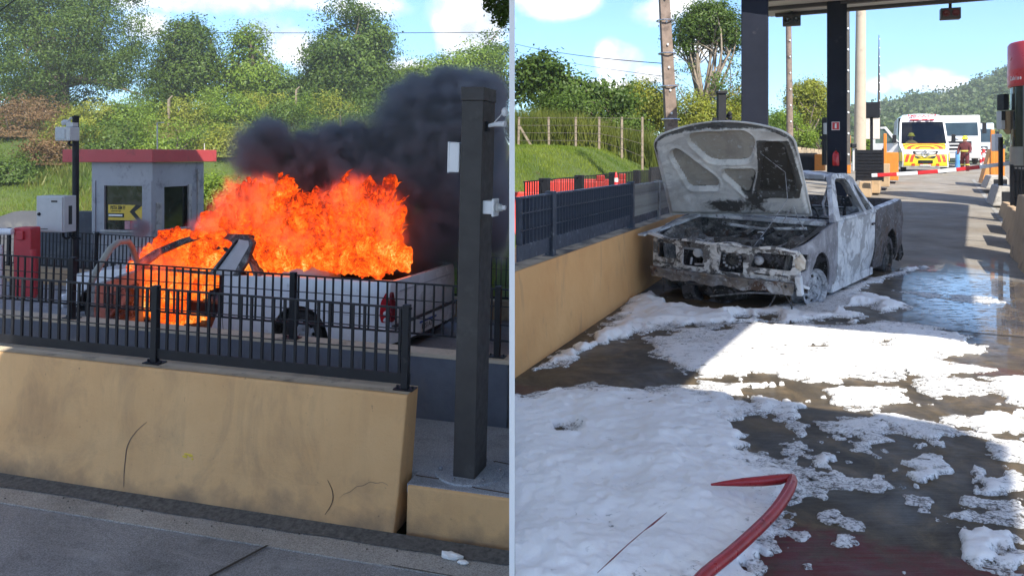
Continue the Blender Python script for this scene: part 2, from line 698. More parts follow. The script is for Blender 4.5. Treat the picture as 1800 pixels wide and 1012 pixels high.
def ochre_wall(name):
    q = NT(name)
    v = q.coord()
    a = q.noise(1.6, 7, .6)
    c = q.ramp(a, [(.3, (.60, .345, .15)), (.7, (.70, .43, .20))])
    s = q.ramp(q.noise(2.4, 9, .7, q.coord(scale=(1, 1, .55), loc=(4, 2, 7)), .8), [(.52, 0.0), (.72, 1.0)])
    c = q.mix(q.math('MULTIPLY', s, .36), c, (.17, .125, .085))
    st = q.ramp(q.noise(7, 6, .65, q.coord(scale=(1.4, 1.4, .12))), [(.5, 0.0), (.75, 1.0)])
    c = q.mix(q.math('MULTIPLY', st, .13), c, (.16, .11, .07))
    z = q.n('ShaderNodeSeparateXYZ'); q.t.links.new(v, z.inputs[0])
    low = q.ramp(q.math('ADD', q.math('MULTIPLY', z.outputs['Z'], 1.6), q.math('MULTIPLY', q.noise(5, 6), .7)), [(.3, 1.0), (.62, 0.0)])
    c = q.mix(q.math('MULTIPLY', low, .72), c, (.13, .1, .075))          # splash dirt above the road
    sp = q.ramp(q.noise(38, 3, .5), [(.7, 0.0), (.76, 1.0)])
    c = q.mix(q.math('MULTIPLY', sp, .5), c, (.1, .075, .05))
    h = q.math('ADD', q.noise(9, 8, .6), q.math('MULTIPLY', q.noise(90, 4), .25))
    q.bsdf(Base_Color=c, Roughness=.82, Normal=q.bump(h, .35, .03))
    return q.m


M_ochre = ochre_wall('ochre_render')


def blue_wall():
    q = NT('grey_blue_render')
    a = q.noise(2.2, 8, .66)
    c = q.ramp(a, [(.3, (.09, .105, .14)), (.7, (.15, .17, .21))])
    s = q.ramp(q.noise(5, 8, .7, q.coord(scale=(1, 1, .4))), [(.55, 0.0), (.75, 1.0)])
    c = q.mix(q.math('MULTIPLY', s, .45), c, (.22, .215, .2))
    q.bsdf(Base_Color=c, Roughness=.8, Normal=q.bump(q.noise(20, 7), .3, .02))
    return q.m


M_bluewall = blue_wall()


def asphalt(name, lo, hi, groove=0.0, ang=0.0):
    q = NT(name)
    v = q.coord()
    a = q.noise(1.3, 7, .62, v, .4)
    c = q.ramp(a, [(.3, lo), (.7, hi)])
    g = q.noise(130, 3, .6, v)
    c = q.mix(.75, c, q.ramp(g, [(.35, .25), (.65, .8)]), 'OVERLAY')
    s = q.ramp(q.noise(4, 8, .7, q.coord(scale=(.45, 1.6, 1), rot=(0, 0, ang), loc=(2, 5, 0)), .6), [(.52, 0.0), (.7, 1.0)])
    c = q.mix(q.math('MULTIPLY', s, .6), c, (.36, .36, .37))
    st = q.ramp(q.noise(2, 6, .6, q.coord(loc=(7, 3, 0))), [(.56, 0.0), (.72, 1.0)])
    c = q.mix(q.math('MULTIPLY', st, .5), c, (.05, .05, .052))
    q.bsdf(Base_Color=c, Roughness=q.ramp(a, [(.3, .7), (.7, .9)]), Normal=q.bump(q.math('ADD', g, q.noise(18, 5)), .5, .012))
    return q.m


M_lroad = asphalt('worn_road', (.17, .175, .185), (.29, .295, .305))
M_gutter = asphalt('gutter_concrete', (.27, .26, .24), (.40, .385, .36))
M_islandfloor = asphalt('island_concrete', (.24, .265, .30), (.36, .39, .43))

# ------------------------------------------------------------------ terrain
def H_terrain(X, Z):
    X = np.asarray(X, float); Z = np.asarray(Z, float)
    s = lambda a, b, t: np.clip((t - a) / (b - a), 0, 1) ** 2 * (3 - 2 * np.clip((t - a) / (b - a), 0, 1))
    left = -1.35 + 4.5 * s(16.5, 30, Z) + .06 * np.clip(Z - 30, 0, 90)
    line = .036 + (Z - 10) * .354 - .7
    bank = .75 + np.clip(Z - 12, 0, 12) * .1 + np.clip(Z - 30, 0, 100) * .012
    road = g_road(Z) - .3
    m = s(-.3, 2.2 + .05 * Z, line - X) * s(10.4, 12, Z)
    right = road * (1 - m) + bank * m
    right = np.where(Z < 13, np.where(m > 0, right, -.3), right)
    t = np.where(X > .0, 1.0, s(-3.5, 0, X) * s(20, 28, Z))
    h = left * (1 - t) + right * t
    h = np.where((Z < 10.8) & (X >= 0), -1.35, h)
    far = s(120, 260, Z)
    h = h * (1 - far) + far * 1.0
    return h


def grid_mesh(xs, ys, hf):
    X, Y = np.meshgrid(xs, ys)
    V = np.c_[X.ravel(), Y.ravel(), hf(X.ravel(), Y.ravel())]
    n, m = len(xs), len(ys)
    i = (np.arange(m - 1)[:, None] * n + np.arange(n - 1)[None, :]).ravel()
    return V, np.c_[i, i + 1, i + n + 1, i + n]


def soil():
    q = NT('grass_soil')
    a = q.noise(.9, 7, .65)
    c = q.ramp(a, [(.3, (.045, .075, .012)), (.55, (.075, .115, .02)), (.75, (.1, .1, .035))])
    e = q.ramp(q.noise(.5, 6, .7, q.coord(loc=(5, 1, 2))), [(.6, 0.0), (.68, 1.0)])
    c = q.mix(e, c, (.14, .075, .045))
    q.bsdf(Base_Color=c, Roughness=.95, Normal=q.bump(q.noise(12, 8, .7), .8, .1))
    return q.m


def terr(name, xs):
    V, F = grid_mesh(xs, ys, lambda x, y: H_terrain(x, y) + np.where((y > 18) & (y < 100), (fbm(np.c_[x, y], .5, 4, 3) - .5) * .35 * smooth01((np.abs(x) - .3) / 1.5), 0))
    tag(inst(name, np_mesh(name, V, F, M_soil, True)), kind='structure')


def smooth01(t): return np.clip(t, 0, 1)
M_soil = soil()
ys = np.r_[-50, -30, np.linspace(-20, 75, 170), np.linspace(80, 140, 13), np.linspace(170, 455, 6)]
terr('terrain', np.r_[np.linspace(-310, -45, 10), np.linspace(-40, -.0005, 66)])
terr('terrain', np.r_[np.linspace(.0005, 60, 98), np.linspace(65, 480, 10)])
mb = MB()
for i in range(40):
    y0, y1 = 10 + i * .5, 10.5 + i * .5
    e0, e1 = [float(H_terrain(np.array([.002]), np.array([y]))[0]) for y in (y0, y1)]
    mb.add([(.003, y0, -1.5), (.003, y1, -1.5), (.003, y1, e1), (.003, y0, e0)], [(0, 1, 2, 3)])
tag(mb.build('bank_edge', M_soil), kind='structure')

# ------------------------------------------------------------------ left lane ground (a sheet in the tilted lane frame)
mb = MB()
xs_ = np.linspace(-16, .764, 3)
def lf_sheet(name, poly, z, mat, parent=None):
    b = MB()
    b.prism(poly, z - .06, z)
    return tag(b.build(name, mat, parent, M=LF), kind='structure')


def cut_right(y, z=0):
    """lane x at which the lane frame meets the dividing plane X = 0"""
    p = Vector((0, 0, 0))
    return (0 - (LF @ Vector((0, y, z))).x) / E_.x - .002


lf_sheet('road', [(-22, -34), (cut_right(-34), -34), (cut_right(-.42), -.42), (-22, -.42)], -.012, M_lroad)
lf_sheet('gutter', [(-14, -.42), (cut_right(-.42), -.42), (cut_right(-.1), -.1), (-14, -.1)], -.004, M_gutter)
lf_sheet('far_road', [(-16, 1.4), (cut_right(1.4), 1.4), (cut_right(6.75), 6.75), (-16, 6.75)], -.02, M_lroad)
# soil and grit gathered along the foot of the wall
mb = MB()
n = 160
for i in range(n):
    x0 = -8 + i * .055
    a = .10 + .05 * fbm(np.array([[i * .13, 3.0]]), 1, 3)[0]
    mb.add([(x0, -.085, .03), (x0 + .056, -.085, .03), (x0 + .056, -a - .09, .003), (x0, -a - .09, .003)], [(0, 1, 2, 3)])
for i in range(260):
    x = rnd.uniform(-5.5, cut_right(-.2))
    y = -.1 - abs(rnd.gauss(0, .1))
    r = rnd.uniform(.002, .008)
    mb.ell((x, y, r * .4), (r, r, r * .8), 5, 3)
tag(mb.build('grit', pm('dark_grit', (.10, .095, .088), .95, var=.5, scale=30, bump=.6), M=LF), kind='stuff')
mb = MB()
mb.ell((.42, -.22, .014), (.075, .03, .022), 8, 5, fn=lambda d: 1 + .3 * math.sin(d.x * 9 + d.y * 5))
mb.ell((.52, -.27, .01), (.04, .02, .015), 7, 4)
tag(mb.build('crumpled_paper', M_white_flat, M=LF), 'crumpled pale scrap of paper lying in the gutter by the low kerb', 'litter')
mb = MB()
mb.add([(-.75, -.42, .0), (-.73, -.42, .0), (-1.25, -2.2, -.008), (-1.28, -2.2, -.008)], [(0, 1, 2, 3)])
mb.add([(.1, -.41, .0), (.9, -.43, .0), (.9, -.436, .0), (.1, -.418, .0)], [(0, 1, 2, 3)])
tag(mb.build('joint', M_ink, M=LF @ T(0, 0, .002)), kind='structure')

# ------------------------------------------------------------------ walls and island of the left lane
def wall_prism(name, label, prof, x0, x1, mat, caps=None, group=None, lean0=0.0, sub=.25):
    """wall of given cross-section (y, z) along lane x"""
    b = MB()
    n = max(1, int((x1 - x0) / sub))
    m = len(prof)
    V, F = [], []
    for i in range(n + 1):
        x = x0 + (x1 - x0) * i / n
        for (y, z) in prof:
            V.append((x + (lean0 * (1 - z) if i == n else 0), y, z))
    for i in range(n):
        for k in range(m):
            F.append((i * m + k, i * m + (k + 1) % m, (i + 1) * m + (k + 1) % m, (i + 1) * m + k))
    F.append(tuple(range(m)))
    F.append(tuple(n * m + k for k in range(m - 1, -1, -1)))
    b.add(V, F)
    o = b.build(name, mat, M=LF, bevel=.012)
    return tag(o, label, 'wall', group)


near_wall = wall_prism('concrete_wall', 'ochre rendered safety wall beside the near road, carrying the nearest black fence',
                       [(-.09, 0), (-.05, .25), (-.01, .9), (.0, .918), (.2, .918), (.2, 0)], -8.5, .03, M_ochre, lean0=-.05)
mb = MB()
mb.add([(-8.5, .0, .9205), (.025, .0, .9205), (.025, .2, .9205), (-8.5, .2, .9205)], [(0, 1, 2, 3)])
mb.build('coping', pm('pale_coping', (.5, .42, .3), .85, var=.12, dirt=((.25, .21, .16), 5, .6)), near_wall)
# scuffs and cracks scored into the render
def scratch(pts, wd, parent, mat):
    b = MB()
    b.tube(pts, [wd * (.35 + .65 * math.sin(math.pi * (i + .5) / len(pts))) for i in range(len(pts))], 5)
    return b.build('crack', mat, parent)


def wface(x, z): return (x, np.interp(z, [0, .25, .9], [-.09, -.05, -.01]) - .002, z)
M_crack = pm('crack_dark', (.07, .05, .035), .9)
M_scuff = pm('tyre_scuff', (.16, .12, .085), .9)
scratch([wface(-2.13 + .035 * (t - .4) ** 2 * 3 + .08 * max(0, t - .5) ** 2 * 6, 0.06 + .47 * t) for t in np.linspace(0, 1, 14)], .0042, near_wall, M_scuff)
scratch([wface(-.52 + .05 * math.sin(t * 3.1), .3 - .22 * t) for t in np.linspace(0, 1, 12)], .0035, near_wall, M_crack)
scratch([wface(-.42 + .34 * t, .2 + .13 * math.sin(t * 1.9) + .006 * math.sin(t * 23)) for t in np.linspace(0, 1, 16)], .0018, near_wall, M_scuff)
mb = MB()
for i in range(9):
    x, z = -1.62 + rnd.uniform(-.05, .05), .33 + rnd.uniform(-.015, .015)
    y = wface(x, z)[1]
    mb.ell((x, y, z), (.02 * rnd.random() + .006, .003, .008), 6, 4)
mb.build('chip', M_yellow, near_wall)

kerb = MB()
c = cut_right(0)
kerb.prism([(.045, -.03), (cut_right(-.03), -.03), (cut_right(1.2), 1.2), (.045, 1.2)], -.02, .33)
tag(kerb.build('island_kerb', M_ochre, M=LF, bevel=.015), 'low ochre kerb at the end of the near wall, under the dark steel column', 'kerb')
lf_sheet('island_floor', [(-8.5, .2), (.042, .2), (.042, -.015), (cut_right(-.015), -.015), (cut_right(1.21), 1.21), (-8.5, 1.21)], .336, M_islandfloor)
mb = MB()
for (pts) in ([(.3, .35), (.5, .52), (.62, .5), (.7, .62), cut_right and (cut_right(.66), .66)], [(.05, .12), (.3, .11), (.5, .05), (cut_right(.0), .03)]):
    mb.tube([(x, y, .337) for x, y in pts], .005, 4)
tag(mb.build('floor_crack', M_crack, M=LF), kind='structure')

back_wall = wall_prism('concrete_wall', 'grey blue back of the second safety wall, between the near island and the burning pickup',
                       [(1.21, 0), (1.21, .87), (1.41, .87), (1.41, 0)], -9.5, cut_right(1.41), M_bluewall)
mb = MB()
mb.add([(-9.5, 1.203, .8725), (cut_right(1.2), 1.203, .8725), (cut_right(1.42), 1.412, .8725), (-9.5, 1.412, .8725)], [(0, 1, 2, 3)])
mb.add([(-9.5, 1.2035, .845), (cut_right(1.21), 1.2035, .845), (cut_right(1.2), 1.203, .8725), (-9.5, 1.203, .8725)], [(0, 1, 2, 3)])
mb.build('coping', pm('cream_coping', (.55, .47, .36), .85, var=.15, dirt=((.3, .26, .2), 6, .6)), back_wall)
far_wall = MB()
far_wall.box((-8.4, 6.85, -.12), (16, .2, .75))
far_wall = tag(far_wall.build('concrete_wall', M_tan_block, M=LF), 'tan safety wall beyond the burning pickup, below the farthest fence', 'wall')


# ------------------------------------------------------------------ bar fences
def bar_fence(label, M, x0, x1, z0, zt, step, posts, kick=.11, gap=.035, rails=(.35, .68), bw=.018, bd=.016, pw=.05, group=None, top=True, mat=None, plate_mat=None, zpost=None):
    mat = mat or M_black
    f = thing('metal_fence', label, 'fence', M, group)
    zk = z0 + gap + kick
    b = MB(); b.box(((x0 + x1) / 2, .0, z0 + gap + kick / 2), (x1 - x0, .014, kick)); b.build('kick_plate', plate_mat or mat, f)
    H = zt - zk
    b = MB(); b.box((0, 0, H / 2), (bw, bd, H)); me = b.mesh('bar', mat)
    x = x0 + step / 2
    while x < x1:
        if min((abs(x - p) for p in posts), default=9) > pw * .8:
            inst('bar', me, f, T(x, rnd.uniform(-.002, .002), zk) @ RY(rnd.uniform(-.004, .004)))
        x += step
    for r in rails:
        b = MB(); b.tube([(x0, -.02, zk + H * r), ((x0 + x1) / 2, -.02, zk + H * r - .004), (x1, -.02, zk + H * r)], .0045, 6)
        b.build('rail', mat, f)
    if top:
        b = MB(); b.box(((x0 + x1) / 2, 0, zt - .005), (x1 - x0, bd * .9, .014)); b.build('top_rail', mat, f)
    for p in posts:
        zp = (zpost or zt) + .02
        b = MB(); b.box((p, .0, (z0 + zp) / 2), (pw, pw, zp - z0)); o = b.build('post', mat, f, bevel=.004)
        b = MB(); b.prism([(p + dx * .07, dy * .05) for dx, dy in ((-1, -1), (1, -1), (1, 1), (-1, 1))], z0, z0 + .008)
        for dx in (-.055, .055):
            b.lathe([(0.0001, .0), (.009, .0), (.009, .016), (.0001, .016)], 8, T(p + dx, 0, z0 + .008))
        b.build('base_plate', mat, o)
    return f


bar_fence('nearest black bar fence on the ochre wall, its pale end catching sunlight', LF @ T(0, .1, 0), -5.2, .0, .921, 1.475, .0875,
          [-4.4, -2.02, -.035], kick=.07)
bar_fence('second black bar fence in front of the burning pickup', LF @ T(0, 1.31, 0), -7.5, cut_right(1.31) - .02, .873, 1.43, .0835, [-6.8, -3.9, -1.58, 0.28], kick=.016, gap=.125, rails=(.3, .66), bw=.015, bd=.012)
bar_fence('farthest black bar fence, in front of the grey booth', LF @ T(0, 6.85, 0), -13.0, cut_right(6.85) - .02, .25, .92, .078, [-10.5, -8.6, -6.3, -3.8, -1.5], kick=.03, rails=(.3, .7), bw=.016, bd=.012)

# ------------------------------------------------------------------ dark steel column at the end of the near island
colb = thing('steel_column', 'dark steel column standing on the island between the two lanes, with boxes fixed to it', 'column', LF @ T(.385, .28, .336) @ RZ(R(-3)))
b = MB(); b.box((0, 0, 1.275), (.155, .25, 2.55)); b.build('shaft', M_steel_dark, colb, bevel=.006)
b = MB(); b.box((0, 0, 2.595), (.166, .262, .09)); b.build('cap', M_steel_dark, colb, bevel=.004)
b = MB(); b.lathe([(.0001, 0), (.24, 0), (.235, .012), (.0001, .013)], 26); b.build('base_flange', M_islandfloor, colb)
mb = MB()
for k in range(6):
    a = k * 1.047 + .3
    mb.lathe([(.0001, .012), (.014, .012), (.014, .03), (.0001, .032)], 6, T(.2 * math.cos(a), .2 * math.sin(a), 0))
    mb.build('bolt', M_chrome, colb); mb = MB()
bx = thing('sensor_box', 'white sensor box on the left side of the dark steel column', 'box', LF @ T(.247, .26, 2.5) @ RZ(R(-6)))
b = MB(); b.box((0, 0, 0), (.085, .13, .205)); b.build('housing', M_white, bx, bevel=.008)
b = MB(); b.box((-.038, -.0, 0), (.014, .136, .212)); b.build('lid', M_white, bx, bevel=.004)
b = MB(); b.box((.05, 0, 0), (.02, .06, .1)); b.build('bracket', M_black, bx)
cm = thing('camera', 'white box camera low on the right side of the dark steel column', 'camera', LF @ T(.505, .22, 2.17) @ RZ(R(-6)) @ Matrix.Scale(.82, 4))
b = MB(); b.box((-.012, 0, 0), (.085, .1, .11)); b.build('housing', M_white, cm, bevel=.008)
b = MB(); b.box((.04, 0, 0), (.02, .125, .145)); b.build('flange', M_white, cm, bevel=.006)
b = MB(); b.lathe([(.035, .0), (.045, .012), (.028, .03), (.03, .05)], 18, T(.05, 0, 0) @ RY(R(90))); b.build('lens_ring', M_grey_plastic, cm, smooth=40)
b = MB(); b.tube([(.09, 0, 0), (.13, 0, .003)], .02, 10); b.build('cable_gland', M_white, cm, smooth=40)
la = thing('lamp_arm', 'pale lamp bracket near the top of the dark steel column', 'lamp', LF @ T(.475, .22, 2.72) @ RZ(R(-6)) @ Matrix.Scale(.62, 4))
b = MB(); b.tube([(0, 0, 0), (.06, 0, .012), (.13, 0, .02), (.2, -.01, .02)], [.02, .024, .03, .034], 10); b.build('arm', M_white, la, smooth=50)
b = MB(); b.tube([(.05, 0, .02), (.12, .0, .09), (.17, 0, .15)], .006, 6); b.build('stay', M_white, la)
b = MB(); b.ell((.185, 0, .15), (.035, .04, .05), 12, 8); b.build('lamp_head', M_white, la, smooth=60)
b = MB(); b.box((-.01, 0, -.01), (.03, .06, .11)); b.build('clamp', M_black, la)

# ------------------------------------------------------------------ toll booth beyond the fire
BZ = 15.4
bc = P(268, 275, BZ)
booth = thing('toll_booth', 'grey toll booth with a flat red roof behind the flames', 'booth', T(bc.x, bc.y, -1.2) @ RZ(-PHI))
M_booth = pm('booth_grey', (.36, .365, .39), .6, var=.1, scale=2, bump=.12, dirt=((.13, .13, .135), 2.5, .6))
M_booth_pale = pm('booth_trim_and_lit', (.42, .41, .39), .7, var=.15, dirt=((.2, .19, .18), 5, .58))
z0 = 1.2
def bz(py): return CAM_H - (py - HOR) / FPX * BZ + 1.2
W1, D1 = 1.40, 1.5
fw = lambda a, c, t: Vector((a, t, c))
b = MB(); panel(b, [(-W1, 0), (0, 0), (0, bz(284)), (-W1, bz(284))], [[(-1.11, bz(406)), (-.235, bz(406)), (-.235, bz(327)), (-1.11, bz(327))]], fw, .09, .6); b.build('front_wall', M_booth, booth)
rw_ = lambda a, c, t: Vector((-t, a, c))
b = MB(); panel(b, [(0.001, 0), (D1, 0), (D1, bz(286)), (0.001, bz(286))], [[(.25, bz(406)), (1.02, bz(406)), (1.02, bz(330)), (.25, bz(330))]], lambda a, c, t: Vector((-t - .0015, a + .091, c)), .09, .6); b.build('side_wall', M_booth, booth)
b = MB(); b.box((-W1 / 2 - .1, D1 + .14, 1.2), (W1, .08, 2.4)); b.box((-W1 + .04, D1 / 2 + .08, 1.2), (.08, D1 - .1, 2.4)); b.build('rear_wall', M_booth, booth)
b = MB(); b.box((-.67, .05, bz(406) + .43), (.87, .015, .87)); b.build('window', pm('booth_window', (.02, .025, .02), .08, var=.5, scale=3, spec=.7), booth)
b = MB(); b.box((-.05, .73, bz(406) + .42), (.014, .77, .84)); b.build('window', MATS['booth_window'], booth)
b = MB(); b.box((-.67, -.02, bz(406) - .02), (.95, .09, .035)); b.box((.02, .73, bz(406) - .02), (.08, .86, .035)); b.build('window_sill', M_booth_pale, booth, bevel=.005)
b = MB()
for (cx, cz, sx, sz) in ((.055, (bz(406) + bz(330)) / 2, .06, .9),): pass
b.box((.012, .17, bz(385)), (.022, .16, .62)); b.box((.02, 1.1, bz(368)), (.04, .09, .9)); b.build('lit_strip_and_frame', M_booth_pale, booth, bevel=.004)  # first pale box paints the sunlit strip at the corner; second is frame
b = MB(); b.box((.018, 1.38, bz(400)), (.03, .05, 2.2)); b.build('drain_pipe', M_booth_pale, booth)
for cx_, cw_ in ((-W1 + .07, .06), (-.05, .09)):
    b = MB(); b.box((cx_, -.012, 1.2), (cw_, .024, 2.35)); b.build('corner_trim', M_booth, booth, bevel=.004)
# flat roof with its red fascia
b = MB()
rx0, rx1, ry0, ry1 = -1.98, .1, -.13, 1.9
b.box(((rx0 + rx1) / 2, (ry0 + ry1) / 2, bz(274)), (rx1 - rx0, ry1 - ry0, .25))
rf = b.build('roof', pm('red_fascia', (.5, .07, .075), .5, var=.08, scale=2, dirt=((.34, .06, .06), 4, .62)), booth, bevel=.01)
b = MB(); b.tube([(.08, 1.5, bz(263)), (.08, 1.5, bz(250))], .008, 6); b.tube([(-.05, .2, bz(263)), (-.05, .2, bz(215)), (.1, .2, bz(215))], .012, 6); b.build('mast', M_grey_plastic, rf)
# poster in the booth window
ps = thing('poster', 'yellow poster with a black arrow stuck inside the booth window', 'poster', T(bc.x, bc.y, -1.2) @ RZ(-PHI))
b = MB(); b.box((-.645, .036, bz(375)), (.8, .006, .3)); b.build('sheet', M_yellow, ps)
b = MB()
b.prism([(-.245, .15), (-.09, .15), (-.27, .02), (-.1, -.16), (-.2, -.16), (-.385, .02)], 0, .004, T(-.16, .031, bz(375)) @ RX(R(90)))
b.build('arrow', M_ink, ps)
text('lettering', 'PISTA SEM P/', M_ink, ps, T(-.82, .031, bz(375) + .09) @ RX(R(90)), .1, .001, bold=.003, sx=.62)
text('lettering', 'pagamento aqui', M_ink, ps, T(-.86, .031, bz(375) + .03) @ RX(R(90)), .045, .001, sx=.8)
b = MB(); b.box((-.86, .03, bz(375) - .055), (.37, .004, .08)); b.build('black_band', M_ink, ps)
b = MB(); b.box((-.87, .027, bz(375) - .055), (.32, .004, .035)); b.build('white_band', M_white_flat, ps)
ps = thing('notice', 'small pink and white notices in the lower corner of the booth window', 'notice', T(bc.x, bc.y, -1.2) @ RZ(-PHI))
for (x, z, sx, sz, m) in ((-.6, 397, .12, .16, pm('pink_paper', (.5, .25, .28), .6)), (-.45, 397, .16, .17, M_red_vinyl), (-.4, 398, .07, .06, M_white_flat), (-.29, 397, .08, .17, MATS['pink_paper'])):
    b = MB(); b.box((x, .034 - (.004 if m is M_white_flat else 0), bz(z)), (sx, .004, sz)); b.build('sheet', m, ps)
b = MB(); b.box((0, -.03, 0), (.12, .06, .07)); wl = b.build('wall_light', M_black, M=T(bc.x, bc.y, -1.2) @ RZ(-PHI) @ T(-1.25, -.03, bz(413)), bevel=.008)
tag(wl, 'small floodlight on the booth wall beside the meter cabinet', 'light')
b = MB(); b.box((0, -.062, 0), (.08, .006, .045)); b.build('lens', M_lens, wl)
b = MB(); b.tube([(0, 0, -.03), (0, 0, -.2)], .008, 6); b.build('stem', M_grey_plastic, wl)

# camera pole with meter cabinet in front of the booth
cz = 13.9
pc = P(133, 275, cz)
pole = thing('camera_pole', 'black pole left of the grey booth, standing behind the far fence', 'pole', T(pc.x, pc.y, -1.3))
def pz(py): return CAM_H - (py - HOR) / FPX * cz + 1.3
b = MB(); b.tube([(0, 0, 0), (0, 0, pz(208))], .055, 14); b.build('shaft', M_black, pole, smooth=40)
b = MB(); b.lathe([(.0001, pz(208)), (.062, pz(208)), (.062, pz(204)), (.0001, pz(203))], 14); b.build('cap', M_black, pole, smooth=30)
b = MB()
for i in range(3):
    b.tube([(-.2 + .12 * i, -.04, pz(405)), (-.2 + .12 * i + .02, -.07, pz(415)), (-.12 + .12 * i, -.07, pz(419)), (-.02, -.06, pz(414))], .022, 8)
b.build('cable', M_black, pole, smooth=50)
cab = thing('meter_cabinet', 'grey meter cabinet fixed to the black pole in front of the booth', 'cabinet', T(pc.x - .22, pc.y - .2, pz(374) - 1.3) @ RZ(R(-12)))
b = MB(); b.box((0, 0, 0), (.55, .28, .62)); b.build('body', M_grey_plastic, cab, bevel=.012)
b = MB(); b.box((-.0, -.15, 0), (.51, .02, .58)); d = b.build('door', M_grey_plastic, cab, bevel=.006)
b = MB(); b.lathe([(.0001, 0), (.03, 0), (.025, .02), (.0001, .022)], 14, T(-.2, -.16, 0) @ RX(R(90))); b.build('lock', M_black, d)
b = MB(); b.box((.1, -.162, .22), (.12, .004, .03)); b.box((-.1, -.162, -.25), (.14, .004, .012)); b.build('nameplate', M_ink, d)
b = MB(); b.box((.276, .0, -.02), (.004, .08, .32)); b.build('vent', M_ink, cab)
bx2 = thing('camera_housing', 'white camera housing at the top of the black pole', 'camera', T(pc.x - .06, pc.y - .12, pz(236) - 1.3) @ RZ(R(-14)))
b = MB(); b.box((-.02, 0, 0), (.31, .22, .24)); b.build('housing', M_grey_plastic, bx2, bevel=.015)
b = MB(); b.box((-.06, -.115, .0), (.2, .012, .17)); b.build('window', pm('pale_panel', (.45, .46, .47), .3, var=.06), bx2)
b = MB(); b.box((.06, .02, .16), (.14, .12, .07)); b.ell((-.05, 0, .2), (.1, .05, .05), 10, 6); b.tube([(-.12, 0, .16), (-.02, 0, .2), (.06, 0, .28)], .02, 8); b.build('lamp', M_grey_plastic, bx2, smooth=40)
b = MB(); b.tube([(.06, -.03, -.12), (.05, -.05, -.17), (.1, -.03, -.2)], .022, 8); b.build('cable', M_black, bx2, smooth=50)

# red barrier gate at the left edge
gz = 13.2
gp = P(48, 275, gz)
gate = thing('barrier_gate', 'red barrier gate cabinet with a white arm at the left edge', 'barrier', T(gp.x, gp.y, -1.3))
def gy(py): return CAM_H - (py - HOR) / FPX * gz + 1.3
b = MB(); b.box((0, 0, (gy(399) + .0) / 2), (.29, .28, gy(399))); b.build('cabinet', M_red_paint, gate, bevel=.02)
b = MB(); b.tube([(-.12, -.2, gy(405)), (-1.6, -.2, gy(404))], .055, 10); b.build('arm', M_white, gate, smooth=40)
b = MB(); b.box((-.02, -.16, gy(412)), (.12, .06, .14)); b.build('hub', M_red_paint, gate, bevel=.01)
for x, h, m in ((-.5, 430, M_red_paint), (-.33, 428, M_white), (.22, 436, M_red_paint)):
    o = MB(); o.tube([(gp.x + x, gp.y - .2, -1.3), (gp.x + x, gp.y - .2, gy(h) - 1.3)], .05, 10)
    tag(o.build('bollard', m, smooth=40), {-.5: 'red bollard left of the red barrier gate cabinet', -.33: 'white bollard beside the red barrier gate cabinet', .22: 'red bollard right of the red barrier gate cabinet'}[x], 'bollard')
# grey retaining wall behind the booth
mb = MB()
rz = 17.2
p0, p1, p2, p3 = P(-60, 400, rz), P(25, 372, rz), P(150, 372, rz), P(420, 380, rz + .4)
for a, c in ((p0, p1), (p1, p2), (p2, p3)):
    mb.add([(a.x, a.y, -1.4), (c.x, c.y, -1.4), tuple(c), tuple(a), (a.x, a.y + .25, -1.4), (c.x, c.y + .25, -1.4), (c.x, c.y + .25, c.z), (a.x, a.y + .25, a.z)],
           [(0, 1, 2, 3), (3, 2, 6, 7), (4, 7, 6, 5)])
tag(mb.build('retaining_wall', pm('retaining_grey', (.085, .09, .105), .8, var=.2, scale=2, dirt=((.16, .16, .15), 2, .6))), 'grey retaining wall at the foot of the grassy bank behind the booth', 'wall')
# ------------------------------------------------------------------ added white board, a dividing strip between the two views
b = MB(); b.box((0, 0, 0), (.021, 3.4, 3.65))
tag(b.build('added_divider', pm('white_board', (.85, .85, .85), .8, var=.02), M=T(0, 3.02 + 1.7, 2.62 - 1.825)), 'thin white upright board added as a dividing strip between the two views', 'partition')

